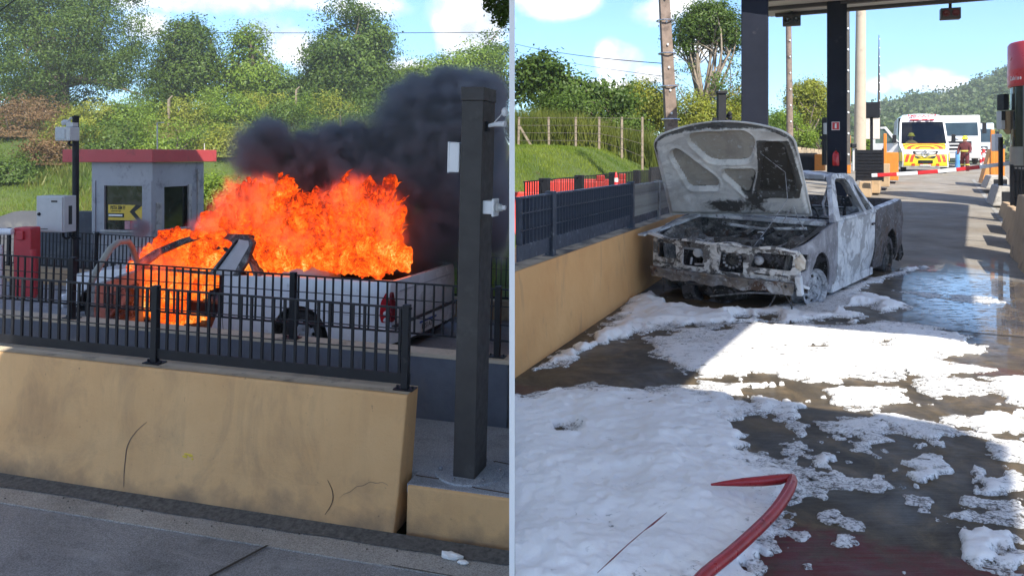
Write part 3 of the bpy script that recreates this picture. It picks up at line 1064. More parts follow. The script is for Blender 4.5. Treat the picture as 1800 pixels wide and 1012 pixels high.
# ------------------------------------------------------------------ right lane road: wet, grooved concrete
def wet_road():
    q = NT('wet_concrete')
    v = q.coord()
    a = q.noise(1.1, 7, .62, v, .5)
    dry = q.ramp(a, [(.3, (.2, .185, .16)), (.7, (.32, .295, .255))])
    br = q.ramp(q.noise(.8, 6, .65, q.coord(loc=(3, 8, 0))), [(.42, 0.0), (.62, 1.0)])
    dry = q.mix(q.math('MULTIPLY', br, .5), dry, (.15, .115, .075))
    wetc = q.ramp(q.noise(3, 8, .7, v, .8), [(.3, (.022, .018, .013)), (.5, (.07, .055, .034)), (.68, (.17, .12, .062))])
    at = q.n('ShaderNodeAttribute', attribute_name='wet').outputs['Fac']
    n1 = q.noise(2.2, 9, .68, v, .7)
    wf = q.ramp(q.math('ADD', at, q.math('MULTIPLY', q.math('SUBTRACT', n1, .5), 1.1)), [(.42, 0.0), (.58, 1.0)])
    c = q.mix(wf, dry, wetc)
    # red painted bands across the lane
    red = q.n('ShaderNodeAttribute', attribute_name='red').outputs['Fac']
    rf = q.math('MULTIPLY', red, q.ramp(q.noise(8, 8, .7), [(.38, .25), (.55, 1.0)]))
    c = q.mix(rf, c, q.mix(wf, (.25, .04, .035), (.11, .018, .018)))
    g = q.noise(1, 4, .6, q.coord(scale=(3, 46, 1), rot=(0, 0, R(28.5))))
    c = q.mix(q.math('MULTIPLY', q.ramp(g, [(.45, 0.0), (.6, 1.0)]), .35), c, (.1, .085, .06))
    gr = q.noise(150, 3, .6, v)
    c = q.mix(.5, c, q.ramp(gr, [(.3, .3), (.7, .75)]), 'OVERLAY')
    film = q.ramp(q.noise(6.5, 8, .75, q.coord(scale=(1, 2.2, 1), rot=(0, 0, R(20)), loc=(1, 2, 0)), .6), [(.42, 0.0), (.5, 1.0)])
    pud = q.n('ShaderNodeAttribute', attribute_name='puddle').outputs['Fac']
    fl = q.math('MULTIPLY', q.math('MULTIPLY', film, pud), 1.0, True)
    rough = q.mix(wf, q.ramp(gr, [(0, .75), (1, .92)]), q.ramp(n1, [(.3, .28), (.6, .62)]))
    rough = q.mix(fl, rough, (.03, .03, .03))
    hgt = q.math('ADD', q.math('MULTIPLY', g, .6), q.math('MULTIPLY', gr, .4))
    b_ = q.bsdf(Base_Color=c, Roughness=rough, Normal=q.bump(hgt, .5, .006))
    q.set(b_.inputs['Coat Weight'], fl)
    b_.inputs['Coat Roughness'].default_value = .02
    q.set(b_.inputs['Specular IOR Level'], .32)
    return q.m


def smooth(a, b, t):
    t = np.clip((t - a) / (b - a), 0, 1)
    return t * t * (3 - 2 * t)


def road_grid(name, xs, ys, zf, attrs):
    V, F = grid_mesh(xs, ys, zf)
    V = V[:, :]
    X, Y = V[:, 0], V[:, 1]
    return np_mesh(name, V, F, wet_road(), True, vattr=attrs(X, Y))


def road_attrs(X, Y):
    a = X * math.sin(AR) + Y * math.cos(AR)
    b = X * math.cos(AR) - Y * math.sin(AR)
    wet = 1 - smooth(10.5, 14.5, a + .9 * (b - 0))
    wet = np.maximum(wet, .9 * np.exp(-((a - 11.2) / 1.6) ** 2 - ((b - .6) / 1.0) ** 2))
    wet *= 1 - .75 * smooth(1.6, 2.3, b) * smooth(5, 7, a)
    red = ((a > 3.18) & (a < 3.75) & (b > -1.4)) * 1.0 + ((a > 4.45) & (a < 5.1) & (b < -2.0)) * .55
    red += ((a > 7.0) & (a < 7.3) & (b > -1.0)) * .35
    pud = np.exp(-((a - 10.9) / 2.1) ** 2 - ((b - .55) / .8) ** 2) * 1.6
    return {'wet': wet, 'red': np.clip(red, 0, 1), 'puddle': np.clip(pud, 0, 1)}


xs = np.r_[np.linspace(.0, 9, 181), np.linspace(9.3, 40, 90)]
ys = np.r_[np.linspace(-4, 2.8, 20), np.linspace(2.85, 14, 224), np.linspace(14.5, 66, 104)]
rd = inst('road', road_grid('road', xs, ys, lambda x, y: g_road(y) + 0 * x, road_attrs))
tag(rd, kind='structure')
b = MB(); b.box((18, -9, -.9), (36, 50, 1.68)); tag(b.build('road_bed', pm('pale_apron', (.32, .31, .29), .85, var=.15, scale=1), M=T(.012, 0, -.07)), kind='structure')
# expansion joints across the lane and the painted edge line
mb = MB()
for a in (8.6, 12.9, 17.2, 21.5, 25.8, 30.1):
    p = [AB(a, -5), AB(a, 4)]
    for i in range(24):
        u, v_ = p[0].lerp(p[1], i / 24), p[0].lerp(p[1], (i + 1) / 24)
        if u.x < .05: continue
        dd = AB(.03, 0)
        mb.add([(u.x, u.y, float(g_road(u.y)) + .004), (v_.x, v_.y, float(g_road(v_.y)) + .004), (v_.x + dd.x, v_.y + dd.y, float(g_road(v_.y + dd.y)) + .004), (u.x + dd.x, u.y + dd.y, float(g_road(u.y + dd.y)) + .004)], [(0, 1, 2, 3)])
tag(mb.build('road_joint', M_ink), kind='structure')
mb = MB()
for i in range(40):
    a0, a1 = 8 + i * .7, 8 + (i + 1) * .7
    q = [AB(a0, 1.25 - .012 * (a0 - 8)), AB(a0, 1.37 - .012 * (a0 - 8)), AB(a1, 1.37 - .012 * (a1 - 8)), AB(a1, 1.25 - .012 * (a1 - 8))]
    mb.add([(p.x, p.y, float(g_road(p.y)) + .005) for p in q], [(0, 1, 2, 3)])
tag(mb.build('edge_line', pm('worn_line', (.34, .33, .3), .8, var=.3, scale=8, dirt=((.15, .14, .12), 7, .5))), kind='structure')

# ------------------------------------------------------------------ right lane's left wall with its fence (lane frame RWF: x along, y left, z up)
def scorched_wall():
    q = NT('scorched_ochre')
    v = q.coord()
    a = q.noise(1.5, 7, .6)
    c = q.ramp(a, [(.3, (.62, .32, .12)), (.7, (.72, .41, .17))])
    x = q.n('ShaderNodeSeparateXYZ'); q.t.links.new(v, x.inputs[0])
    n1 = q.noise(2.4, 8, .68, v, .5)
    # soot licked up the wall next to the burnt truck: greyed render, then bare grey ash
    so = q.ramp(q.math('ADD', q.math('MULTIPLY', x.outputs['X'], .42), q.math('MULTIPLY', n1, 1.1)), [(1.05, 0.0), (1.75, 1.0)])
    c = q.mix(q.math('MULTIPLY', so, .9), c, q.ramp(q.noise(5, 8, .7), [(.35, (.045, .045, .05)), (.55, (.17, .16, .15)), (.7, (.33, .31, .28))]))
    st = q.ramp(q.noise(4, 8, .68, q.coord(scale=(1, 1, .35), loc=(2, 2, 2)), .8), [(.55, 0.0), (.72, 1.0)])
    c = q.mix(q.math('MULTIPLY', st, .4), c, (.2, .15, .11))
    q.bsdf(Base_Color=c, Roughness=.75, Normal=q.bump(q.noise(12, 8, .65), .35, .03))
    return q.m


M_scorch = scorched_wall()
wallr = MB()
prof = [(0, 0), (.03, .78), (.22, .78), (.22, 0)]
V, F = [], []
nn = 60
for i in range(nn + 1):
    x = -.02 + 11.6 * i / nn
    for (y, z) in prof: V.append((max(x, y * 2.414 + .0), y, z if z > 0 else -.1))
for i in range(nn):
    for k in range(4): F.append((i * 4 + k, i * 4 + (k + 1) % 4, (i + 1) * 4 + (k + 1) % 4, (i + 1) * 4 + k))
F += [(0, 1, 2, 3), tuple(nn * 4 + k for k in (3, 2, 1, 0))]
wallr.add(V, F)
wr = tag(wallr.build('concrete_wall', M_scorch, M=RWF, bevel=.012), 'ochre safety wall beside the foam, sooty where it meets the burnt pickup', 'wall')
b = MB(); b.add([(.08, .031, .7825), (11.5, .031, .7825), (11.5, .22, .7825), (.535, .22, .7825)], [(0, 1, 2, 3)])
b.build('coping', pm('pale_coping_scorched', (.5, .42, .31), .85, var=.2, dirt=((.12, .11, .1), 2.2, .52)), wr)
M_fence_b = pm('slate_blue_fence', (.055, .068, .10), .38, var=.25, dirt=((.22, .24, .28), 9, .62), metal=.2)
M_fence_burnt = burnt('burnt_fence_steel', [(.3, (.5, .5, .5)), (.5, (.36, .35, .33)), (.65, (.2, .19, .18))], 2.0, .6, .62)
bar_fence('slate blue bar fence on the ochre wall beside the foam', RWF @ T(0, .12, 0), .34, 4.08, .78, 1.325, .082, [1.12, 4.0], kick=.13, rails=(.3, .66), bw=.011, bd=.055, pw=.08, mat=M_fence_b)
bar_fence('ash grey burnt length of bar fence behind the raised bonnet', RWF @ T(0, .12, 0), 4.1, 9.6, .78, 1.30, .06, [5.5, 7.4, 9.5], kick=.1, rails=(.3, .66), bw=.012, bd=.057, pw=.08, mat=M_fence_burnt, plate_mat=M_fence_b)
# a second wall and fence on the far side of that island
F2 = T(.05, 10.0, 0) @ RZ(R(90 - 19.5))
b = MB(); b.box((6.5, -.1, .35), (13, .2, .9)); tag(b.build('concrete_wall', M_scorch, M=F2), 'low wall behind the slate blue fence, carrying a second dark fence', 'wall')
bar_fence('second dark bar fence behind the slate blue one, in front of red barriers', F2 @ T(0, -.1, 0), .0, 9.2, .8, 1.335, .10, [.9, 2.75, 5.2, 7.6], kick=.05, rails=(.4,), bw=.016, bd=.012, pw=.13, mat=M_black)
b = MB(); b.box((10.6, -.1, 1.08), (2.6, .05, .62)); tag(b.build('fence_panel_board', M_black, M=F2), 'solid dark panel ending the second fence, behind the burnt bonnet', 'panel')

# red plastic water barriers behind the second fence
def water_barrier(M, label):
    t = thing('plastic_barrier', label, 'barrier', M, 'red plastic barriers on the grass edge')
    b = MB()
    b.add([(-.8, -.25, 0), (.8, -.25, 0), (.8, .25, 0), (-.8, .25, 0), (-.8, -.16, .3), (.8, -.16, .3), (.8, .16, .3), (-.8, .16, .3),
           (-.8, -.1, .78), (.8, -.1, .78), (.8, .1, .78), (-.8, .1, .78)],
          [(3, 2, 1, 0), (0, 1, 5, 4), (1, 2, 6, 5), (2, 3, 7, 6), (3, 0, 4, 7), (4, 5, 9, 8), (5, 6, 10, 9), (6, 7, 11, 10), (7, 4, 8, 11), (8, 9, 10, 11)])
    b.build('body', pm('red_plastic', (.62, .045, .03), .4, var=.12, dirt=((.35, .06, .05), 5, .66)), t, bevel=.02)
    b = MB(); b.box((.72, 0, .84), (.16, .16, .12)); b.build('filler_cap', MATS['red_plastic'], t, bevel=.015)
    b = MB()
    for x in (-.5, 0, .5): b.box((x, -.135, .5), (.2, .02, .18))
    b.build('recess', pm('red_plastic_dark', (.4, .03, .025), .45), t, bevel=.008)
    return t


for (px, py, Z, lab) in ((992, 313, 16.0, 'red plastic water barrier with a raised cap behind the dark fence, nearer the white board'),
                         (1036, 310, 17.6, 'red plastic water barrier behind the dark fence, next to the red and white marker'),
                         (930, 332, 15.0, 'low red plastic barrier half hidden behind bars, nearest the white board')):
    p = P(px, py, Z)
    water_barrier(T(p.x, p.y, p.z - .84) @ RZ(R(-4)) @ Matrix.Diagonal((.36 if px == 930 else 1, 1, 1, 1)), lab)
p = P(1083, 312, 14.3)
dm = thing('delineator', 'red and white striped plastic marker post at the foot of the grass', 'marker', T(p.x, p.y, p.z - .40) @ Matrix.Scale(.75, 4))
b = MB(); b.lathe([(.0001, .0), (.075, .0), (.055, .25), (.048, .45), (.03, .6), (.012, .66), (.0001, .67)], 14); b.build('body', M_red_vinyl, dm, smooth=40)
for z in (.26, .43):
    b = MB(); b.lathe([(.0575 - (z - .25) * .04, z), (.0565 - (z - .25) * .055, z + .09)], 14); b.build('white_band', M_white_flat, dm, smooth=60)

# ------------------------------------------------------------------ canopy over the lanes (its far edge and columns are in view)
out_ = [(-1.92, -2.5), (-1.92, 1.9), (-8.2, 1.9), (-8.2, 12.6), (1.7, 12.6), (1.7, 6.4), (2.2, 6.0)]  # unseen outline and notches cut to cast the shade and the sun patch
out_ += [tuple(AB(a, b_)[:2]) for a, b_ in ((8.6, -.6), (9.6, .8), (16.4, .8), (16.4, -3.9), (21, -3.9), (21, 4.6), (4.25, 4.6), (4.25, 2.65), (1.45, 2.65), (1.45, 4.6), (-2.8, 4.6))]
hole = [tuple(AB(a, b_)[:2]) for a, b_ in ((1.45, 2.65), (4.25, 2.65), (4.25, 4.5), (1.45, 4.5))]
CZ = 5.2
M_bounce_soffit = pm('canopy_bounce_soffit', (.74, .74, .73), .7, var=.06, scale=1)  # underside whitened to bounce light into the shaded lanes
M_fascia = pm('canopy_fascia', (.06, .055, .055), .55, var=.2, scale=2)
can = thing('canopy_roof', 'flat canopy roof over the toll lanes, dark edge in view, unseen part shaped for shade and sun patch', 'canopy', T(0, 0, CZ))
b = MB(); panel(b, out_, [], lambda x, y, t: Vector((x, y, t)), .35, 1.5); b.build('slab', M_bounce_soffit, can)
e0, e1, e2 = AB(21, -3.9), AB(21, 4.6), AB(16.4, -3.9)
b = MB(); b.bar((e0.x, e0.y, .22), (e1.x, e1.y, .22), .12, .42); b.build('fascia', M_fascia, can)
b = MB(); b.bar((e0.x, e0.y, .221), (e2.x, e2.y, .221), .12, .42); b.build('fascia', M_fascia, can)
b = MB()
for a in (17.2, 18.4, 19.6, 20.6):
    u, v_ = AB(a, -3.7), AB(a, 4.5); b.bar((u.x, u.y, -.03), (v_.x, v_.y, -.03), .14, .1)
    b.build('beam', M_fascia, can); b = MB()
for (px, Z, wd, lab, dx) in ((1327, 16.6, .53, 'thick dark blue canopy column rising behind the raised bonnet', 0), (1471, 18.3, .42, 'dark canopy column carrying the red fire extinguisher sign', 0)):
    x = (px - 900) / FPX * Z
    z = float(g_road(Z))
    c_ = thing('canopy_column', lab, 'column', T(x, Z, z) @ RZ(-R(20)))
    b = MB(); b.box((0, 0, (CZ - z) / 2), (wd, wd * .6, CZ - z)); b.build('shaft', pm('blue_black_column', (.010, .013, .024), .7, spec=.2, var=.15, scale=2, dirt=((.06, .06, .07), 3, .66)), c_, bevel=.02)
    b = MB(); b.box((0, 0, .1), (wd + .16, wd * .6 + .16, .3)); b.build('plinth', M_concrete, c_, bevel=.02)
    if px == 1471:
        sg = thing('fire_sign', 'square red fire extinguisher sign on the dark canopy column', 'sign', T(x, Z, z) @ RZ(-R(20)) @ T(-.03, -wd * .3 - .012, P(0, 222, Z).z - z))
        b = MB(); b.box((0, 0, 0), (.17, .012, .19)); b.build('border', M_white_flat, sg)
        b = MB(); b.box((0, -.008, 0), (.145, .006, .165)); b.build('plate', M_red_vinyl, sg)
        b = MB(); b.prism([(-.02, -.055), (.02, -.055), (.02, .03), (.008, .045), (.03, .06), (-.02, .06), (-.008, .045), (-.02, .03)], 0, .004, T(0, -.012, 0) @ RX(R(90))); b.build('symbol', M_white_flat, sg)
        ex = thing('fire_extinguisher', 'red fire extinguisher hanging low on the dark canopy column', 'extinguisher', T(x, Z, z) @ RZ(-R(20)) @ T(-.03, -wd * .3 - .1, P(0, 291, Z).z - z))
        b = MB(); b.lathe([(.0001, 0), (.07, 0), (.075, .03), (.075, .24), (.05, .3), (.02, .32), (.02, .34), (.0001, .34)], 16); b.build('cylinder', M_lamp_red, ex, smooth=40)
        b = MB(); b.tube([(0, 0, .33), (0, -.03, .38), (0, -.09, .37)], .012, 8); b.build('valve', M_black, ex)
        b = MB(); b.tube([(.02, -.02, .35), (.09, -.04, .3), (.1, -.03, .12)], .01, 8); b.build('hose', M_black, ex, smooth=50)
# traffic lights under the fascia
for (a, bb, px, lab) in ((20.8, -3.2, 1383, 'dark lane signal hanging under the left end of the canopy edge'), (20.8, .5, 1656, 'dark lane signal with a dim red lamp hanging from the middle of the canopy edge')):
    Z = 19.9 if px == 1383 else 19.0
    p = P(px, 0, Z)
    t = thing('lane_signal', lab, 'signal', T(p.x, p.y - .35, 4.96) @ RZ(-R(20)))
    b = MB(); b.box((0, 0, .02), (.42, .22, .26)); b.build('housing', M_fascia, t, bevel=.015)
    b = MB(); b.box((0, .0, .28), (.06, .06, .3)); b.build('hanger', M_black, t)
    b = MB()
    for x in (-.1, .1): b.lathe([(.0001, 0), (.075, 0), (.08, .03), (.075, .032), (.0001, .01)], 16, T(x, -.11, .02) @ RX(R(90)))
    b.build('lens', pm('dim_red_lens', (.12, .012, .015), .3) if px > 1500 else M_glass_dark, t, smooth=40)

# ------------------------------------------------------------------ poles
def pole_(name, label, px0, px1, pytop, pybase, Z, w0, w1, mat, cat='pole', round_=True, bolts=False, steps=False):
    a = P(px1, pybase, Z); c_ = P(px0, pytop, Z)
    t = thing(name, label, cat, T(a.x, a.y, a.z))
    h = c_.z - a.z
    dx = c_.x - a.x
    b = MB()
    if round_: b.tube([(dx * i / 8, 0, h * i / 8) for i in range(9)], [w0 / 2 + (w1 - w0) / 2 * i / 8 for i in range(9)], 14)
    else: b.tube([(dx * i / 8, 0, h * i / 8) for i in range(9)], [w0 * .7 + (w1 - w0) * .7 * i / 8 for i in range(9)], 4, up=(1, 1, 0))
    b.build('shaft', mat, t, smooth=40 if round_ else None)
    if bolts:
        b = MB(); n = 9
        for i in range(n):
            z = h * (i + .5) / n
            b.ell((dx * (i + .5) / n, -w0 * .52, z), (.03, .02, .035), 8, 5)
        b.build('bolt', M_white, t)
    if steps:
        for i in range(5):
            z = h * (.25 + .16 * i); b = MB(); b.tube([(dx * z / h + w0 * .7 * math.cos(q), w0 * .7 * math.sin(q), z) for q in np.linspace(0, 6.28, 14)], .02, 5); b.build('wire_band', M_chrome, t)
    return t


pole_('utility_pole', 'weathered brown pole on the grass left of the raised bonnet', 1164, 1184, -60, 300, 21, .32, .24, M_wood_pole, round_=False, steps=True, bolts=True)
pole_('utility_pole', 'slim bolted pole under the left lane signal', 1386, 1389, 30, 285, 30, .26, .2, M_wood_pole, bolts=True)
pole_('utility_pole', 'thin dark pole just right of the canopy column with the fire sign', 1488, 1489, -40, 290, 24, .2, .16, pm('slate_pole', (.07, .065, .06), .7), bolts=True)
pole_('concrete_pole', 'smooth beige concrete pole in front of the forested hill', 1514, 1511, -60, 300, 27, .40, .3, pm('beige_concrete', (.43, .36, .28), .75, var=.08, scale=2, dirt=((.3, .25, .2), 3, .62)))
pole_('mast', 'thin pointed mast rising behind the dark and white sign board', 1545, 1545, 62, 200, 40, .16, .03, pm('slate_pole', (.07, .065, .06), .7), bolts=True)
# sign board on a stem
p = P(1532, 300, 28)
t = thing('sign_board', 'dark topped sign board with two pale panels beside the concrete pole', 'sign', T(p.x, p.y, p.z - .3) @ RZ(-R(26)))
def sgz(py): return P(0, py, 28).z - p.z + .3
b = MB(); b.box((0, 0, sgz(240) / 2), (.09, .09, sgz(200))); b.build('stem', M_black, t)
b = MB(); b.box((0, -.05, sgz(193.5)), (.54, .12, sgz(180) - sgz(207))); b.build('dark_panel', M_black, t, bevel=.01)
for x in (-.16, .16):
    b = MB(); b.box((x, -.06, sgz(226)), (.22, .03, sgz(207) - sgz(244))); b.build('pale_panel', pm('pale_board', (.62, .56, .5), .6, var=.05), t)
b = MB(); b.box((0, .0, sgz(226)), (.56, .03, sgz(206.5) - sgz(245))); b.build('frame', M_black, t)

# overhead wires
def wire(label, pts, r, sag=.3):
    b = MB()
    q = []
    for i in range(len(pts) - 1):
        for k in range(12):
            t = k / 12
            v = pts[i].lerp(pts[i + 1], t); v.z -= sag * 4 * t * (1 - t); q.append(v)
    q.append(pts[-1])
    b.tube(q, r, 5)
    return tag(b.build('overhead_wire', M_black), label, 'wire')


wire('overhead wire crossing the sky above the smoke', [P(-200, 50, 50), P(898, 57, 50)], .022, .15)
wire('overhead wire crossing the sky to the brown pole', [P(903, 77, 40), P(1168, 112, 21)], .012, .12)
wire('fainter lower overhead wire running to the brown pole', [P(903, 90, 48), P(1170, 135, 21)], .008, .1)
wire('overhead wire in the top left corner, crossing the big tree', [P(-30, 40, 20), P(45, -15, 18)], .016, .02)

# ------------------------------------------------------------------ things along the lane further on
def block(name, label, cat, px0, px1, pyt, pyb, Z, dep, mat, rot=-26, bevel=.02, slope=0.0, group=None):
    a, c_ = P(px0, pyb, Z), P(px1, pyt, Z)
    wd, h = c_.x - a.x, c_.z - a.z
    b = MB()
    b.prism([(0, 0), (wd, 0), (wd, h), (slope * wd, h)], -dep / 2, dep / 2, RX(R(90)))
    return tag(b.build(name, mat, M=T(a.x, Z, a.z) @ RZ(R(rot)), bevel=bevel), label, cat, group)


block('dark_cabinet', 'long dark panel left of the canopy column with the fire sign', 'panel', 1400, 1434, 269, 300, 23, .3, M_black)
block('yellow_box', 'small yellow box between the dark panel and the dark canopy column', 'box', 1433, 1449, 271, 300, 22.5, .4, M_orange)
st = thing('signal_post', 'short black signal post with a grey lens left of the fire sign', 'post', T(P(1449, 290, 21).x, 21, P(1449, 290, 21).z))
b = MB(); b.box((0, 0, .62), (.1, .1, 1.25)); b.build('post', M_black, st, bevel=.01)
b = MB(); b.box((.02, -.08, .95), (.13, .1, .3)); b.build('lens_box', M_grey_plastic, st, bevel=.01)
b = MB(); b.box((-.04, -.07, .72), (.2, .1, .08)); b.build('bracket', M_black, st)
block('yellow_post', 'tall orange post between the two dark poles', 'post', 1489, 1495, 238, 305, 26, .12, M_orange)
c2 = thing('ticket_camera', 'small black camera on a thin stand beside the orange post', 'camera', T(P(1500, 300, 25.5).x, 25.5, P(1500, 300, 25.5).z))
b = MB(); b.tube([(0, 0, 0), (0, 0, .72)], .03, 8); b.build('stand', M_white, c2)
b = MB(); b.box((-.03, -.05, .8), (.16, .2, .14)); b.build('body', M_black, c2, bevel=.02)
# dark louvred gate end beside the arm
lv = thing('dark_gate', 'black louvred barrier at the left end of the striped arm', 'barrier', T(P(1505, 318, 24).x, 24, P(1505, 318, 24).z) @ RZ(-R(26)))
b = MB()
for i in range(9): b.box((.36, 0, .06 + i * .1), (.74, .03, .085))
    
for i in range(9):
    bb = MB(); bb.box((.36, 0, .06 + i * .1), (.74, .03, .085)); bb.build('slat', M_black, lv, bevel=.005)
for x in (0, .73):
    bb = MB(); bb.box((x, .02, .48), (.05, .06, .98)); bb.build('upright', M_black, lv)
bb = MB(); bb.box((.36, .03, .48), (.7, .012, .9)); bb.build('backing', M_black, lv)

for (px0, px1, pyt, pyb, Z, lab, slope) in ((1545, 1562, 288, 327, 26.5, 'tan concrete block with a sloped top at the left of the striped arm', .1), (1528, 1546, 312, 338, 25, 'low tan kerb block in front of the louvred barrier', .1), (1510, 1530, 318, 345, 24, 'nearest low tan kerb block under the louvred barrier', .1)):
    block('kerb_block', lab, 'block', px0, px1, pyt, pyb, Z, 1.4, M_tan_block, slope=slope)
block('orange_barrier', 'orange wedge barrier just left of the ambulance door', 'barrier', 1556, 1577, 268, 316, 29.5, 1.2, M_orange, slope=.12)
block('yellow_post', 'tall orange post in front of the open ambulance door', 'post', 1553, 1558, 235, 290, 29, .12, M_orange)
block('orange_barrier', 'orange wedge barrier at the right end of the striped arm', 'barrier', 1722, 1745, 262, 322, 28, 1.3, pm('orange_pale', (.62, .3, .1), .55, var=.15), slope=.62)
block('orange_cabinet', 'orange barrier cabinet at the right end of the striped arm', 'cabinet', 1744, 1762, 262, 313, 27.4, .5, M_orange)
block('yellow_post', 'tall orange post on the right of the lane, before the white signal boxes', 'post', 1741, 1747, 228, 318, 27.0, .12, M_orange)
def padded(name, label, px0, px1, pyt, pyb, Z):
    a, c_ = P(px0, pyb, Z), P(px1, pyt, Z)
    wd, h = c_.x - a.x, c_.z - a.z
    t = thing(name, label, 'block', T(a.x, Z, a.z) @ RZ(-R(26)))
    b = MB(); b.prism([(0, 0), (wd, 0), (wd, h * .8), (wd * .85, h), (wd * .25, h)], -.9, .9, RX(R(90))); b.build('body', M_concrete, t, bevel=.03)
    b = MB(); b.box((wd * .66, -.905, h * .42), (wd * .56, .02, h * .62)); b.build('dark_face', M_black, t)
    return t


padded('buffer_block', 'pale concrete buffer block with a black face, farther of the two by the booth', 1727, 1761, 308, 330, 25.5)
padded('buffer_block', 'pale concrete buffer block with a black face, nearer of the two by the booth', 1738, 1776, 325, 359, 21.5)
for i, (px0, px1, pyt, pyb, Z, lab) in enumerate(((1757, 1777, 357, 392, 18.6, 'farthest of the slanted tan kerb stones on the right'), (1765, 1787, 364, 412, 16.2, 'second slanted tan kerb stone on the right'),
        (1774, 1797, 371, 436, 14.4, 'third slanted tan kerb stone on the right'), (1783, 1815, 345, 470, 12.6, 'nearest tall slanted tan kerb stone, cut by the right edge'), (1795, 1850, 380, 505, 11.2, 'largest slanted tan kerb stone at the right edge'))):
    block('kerb_stone', lab, 'kerb stone', px0, px1, pyt, pyb, Z, 1.5, M_tan_block, slope=.45, group='slanted kerb stones on the right of the lane')

gf = thing('metal_fence', 'black bar fence at the right edge in front of the booth', 'fence', T(P(1779, 290, 17.5).x, 17.5, P(1779, 375, 17.5).z) @ RZ(-R(52)))
for i in range(26):
    bb = MB(); bb.box((.04 + i * .075, 0, .52), (.014, .04, 1.02))
    if i == 0: me_ = bb.mesh('bar', M_black)
    inst('bar', me_, gf, T(i * .075, 0, 0))
for z in (.05, .35, .7, 1.03):
    bb = MB(); bb.box((1.0, 0, z), (2.05, .03, .03)); bb.build('rail', M_black, gf)
bb = MB(); bb.box((0, 0, .52), (.06, .06, 1.1)); bb.build('post', M_black, gf)
bb = MB(); bb.box((1.0, .05, .5), (1.95, .01, .95)); bb.build('mesh_backing', pm('dark_mesh', (.04, .045, .055), .7), gf)

# right booth with its curved red band
bz_ = 20.5
bp = P(1851, 280, bz_)
rb = thing('toll_booth', 'rounded toll booth with a red band under its roof at the right edge', 'booth', T(bp.x, bp.y, float(g_road(bz_))))
gz_ = float(g_road(bz_))
def rbz(py): return P(0, py, bz_).z - gz_
b = MB(); b.lathe([(.0001, rbz(152)), (.99, rbz(152)), (1.0, rbz(148)), (1.0, rbz(78)), (.96, rbz(74)), (.0001, rbz(70))], 48); b.build('red_band', pm('red_fascia_gloss', (.55, .04, .05), .35, var=.06, scale=2), rb, smooth=40)
b = MB(); b.lathe([(1.004, rbz(147)), (1.004, rbz(122))], 48); b.build('lower_stripe', pm('bright_red', (.62, .02, .02), .35, var=.05), rb, smooth=40)
b = MB(); b.lathe([(.94, 0), (.94, rbz(152))], 40); b.build('wall', pm('booth_dark_glass', (.03, .033, .035), .12, var=.3, scale=3), rb, smooth=40)
b = MB(); b.lathe([(.955, 0), (.955, rbz(258)), (.945, rbz(258))], 40); b.build('lower_wall', pm('booth_steel', (.33, .32, .3), .45, metal=.5, var=.12, scale=3), rb, smooth=40)
for a_ in (200, 222, 244):
    b = MB(); b.box((.965 * math.cos(R(a_)), .965 * math.sin(R(a_)), rbz(152) / 2), (.1, .1, rbz(152))); b.build('mullion', pm('booth_mullion', (.22, .21, .2), .4, metal=.5), rb)
for i, ch in enumerate('Cabine'):
    a_ = R(172 + i * 4.2)
    text('lettering', ch, M_white_flat, rb, T(1.008 * math.cos(a_), 1.008 * math.sin(a_), rbz(138)) @ RZ(a_ + R(90)) @ RX(R(90)), .15, .003, bold=.003, sx=.7)
sb = thing('signal_box', 'stack of dark signal boxes beside the rounded booth', 'signal', T(P(1763, 300, 21).x, 21, float(g_road(21))))
def sz(py): return P(0, py, 21).z - float(g_road(21))
b = MB(); b.box((.0, 0, sz(180)), (.14, .3, sz(168) - sz(196))); b.build('upper_box', M_black, sb, bevel=.01)
b = MB(); b.box((-.06, 0, sz(212)), (.1, .22, sz(194) - sz(226))); b.build('lower_box', M_grey_plastic, sb, bevel=.01)
b = MB(); b.box((-.06, -.115, sz(204)), (.09, .02, sz(196) - sz(212))); b.build('screen', M_ink, sb)
b = MB(); b.box((-.06, 0, sz(255) / 2), (.08, .08, sz(228))); b.build('stem', M_black, sb)
b = MB(); b.prism([(.0, sz(196)), (.14, sz(194)), (.16, sz(236)), (.05, sz(226))], -.12, .12, RX(R(90))); b.build('tan_hood', M_tan_block, sb)
wb_ = thing('white_unit', 'white ticket unit between the orange post and the rounded booth', 'box', T(P(1752, 262, 22.5).x, 22.5, P(1752, 262, 22.5).z))
b = MB(); b.box((0, 0, .18), (.2, .2, .48)); b.build('housing', M_white, wb_, bevel=.02)
b = MB(); b.box((.1, -.1, .05), (.16, .1, .1)); b.build('spout', M_grey_plastic, wb_, bevel=.02)

# striped arm across the lane
A0, A1 = P(1532, 308.5, 23.0), P(1780, 286.5, 21.2)
arm = thing('boom_barrier', 'red and white striped barrier arm lowered across the lane', 'barrier', T(*A0))
d_ = A1 - A0
segs = [(0, .045, 'w'), (.045, .19, 'r'), (.19, .345, 'w'), (.345, .49, 'r'), (.49, .62, 'w'), (.62, .78, 'r'), (.78, 1.0, 'w')]
for s0, s1, k in segs:
    b = MB()
    q = [d_ * s0, d_ * s1]
    bend = lambda s: Vector((0, 0, -.05 * math.sin(math.pi * s)))
    b.bar(q[0] + bend(s0), q[1] + bend(s1), .05, .105); b.build('stripe', M_red_vinyl if k == 'r' else M_white, arm, bevel=.012)
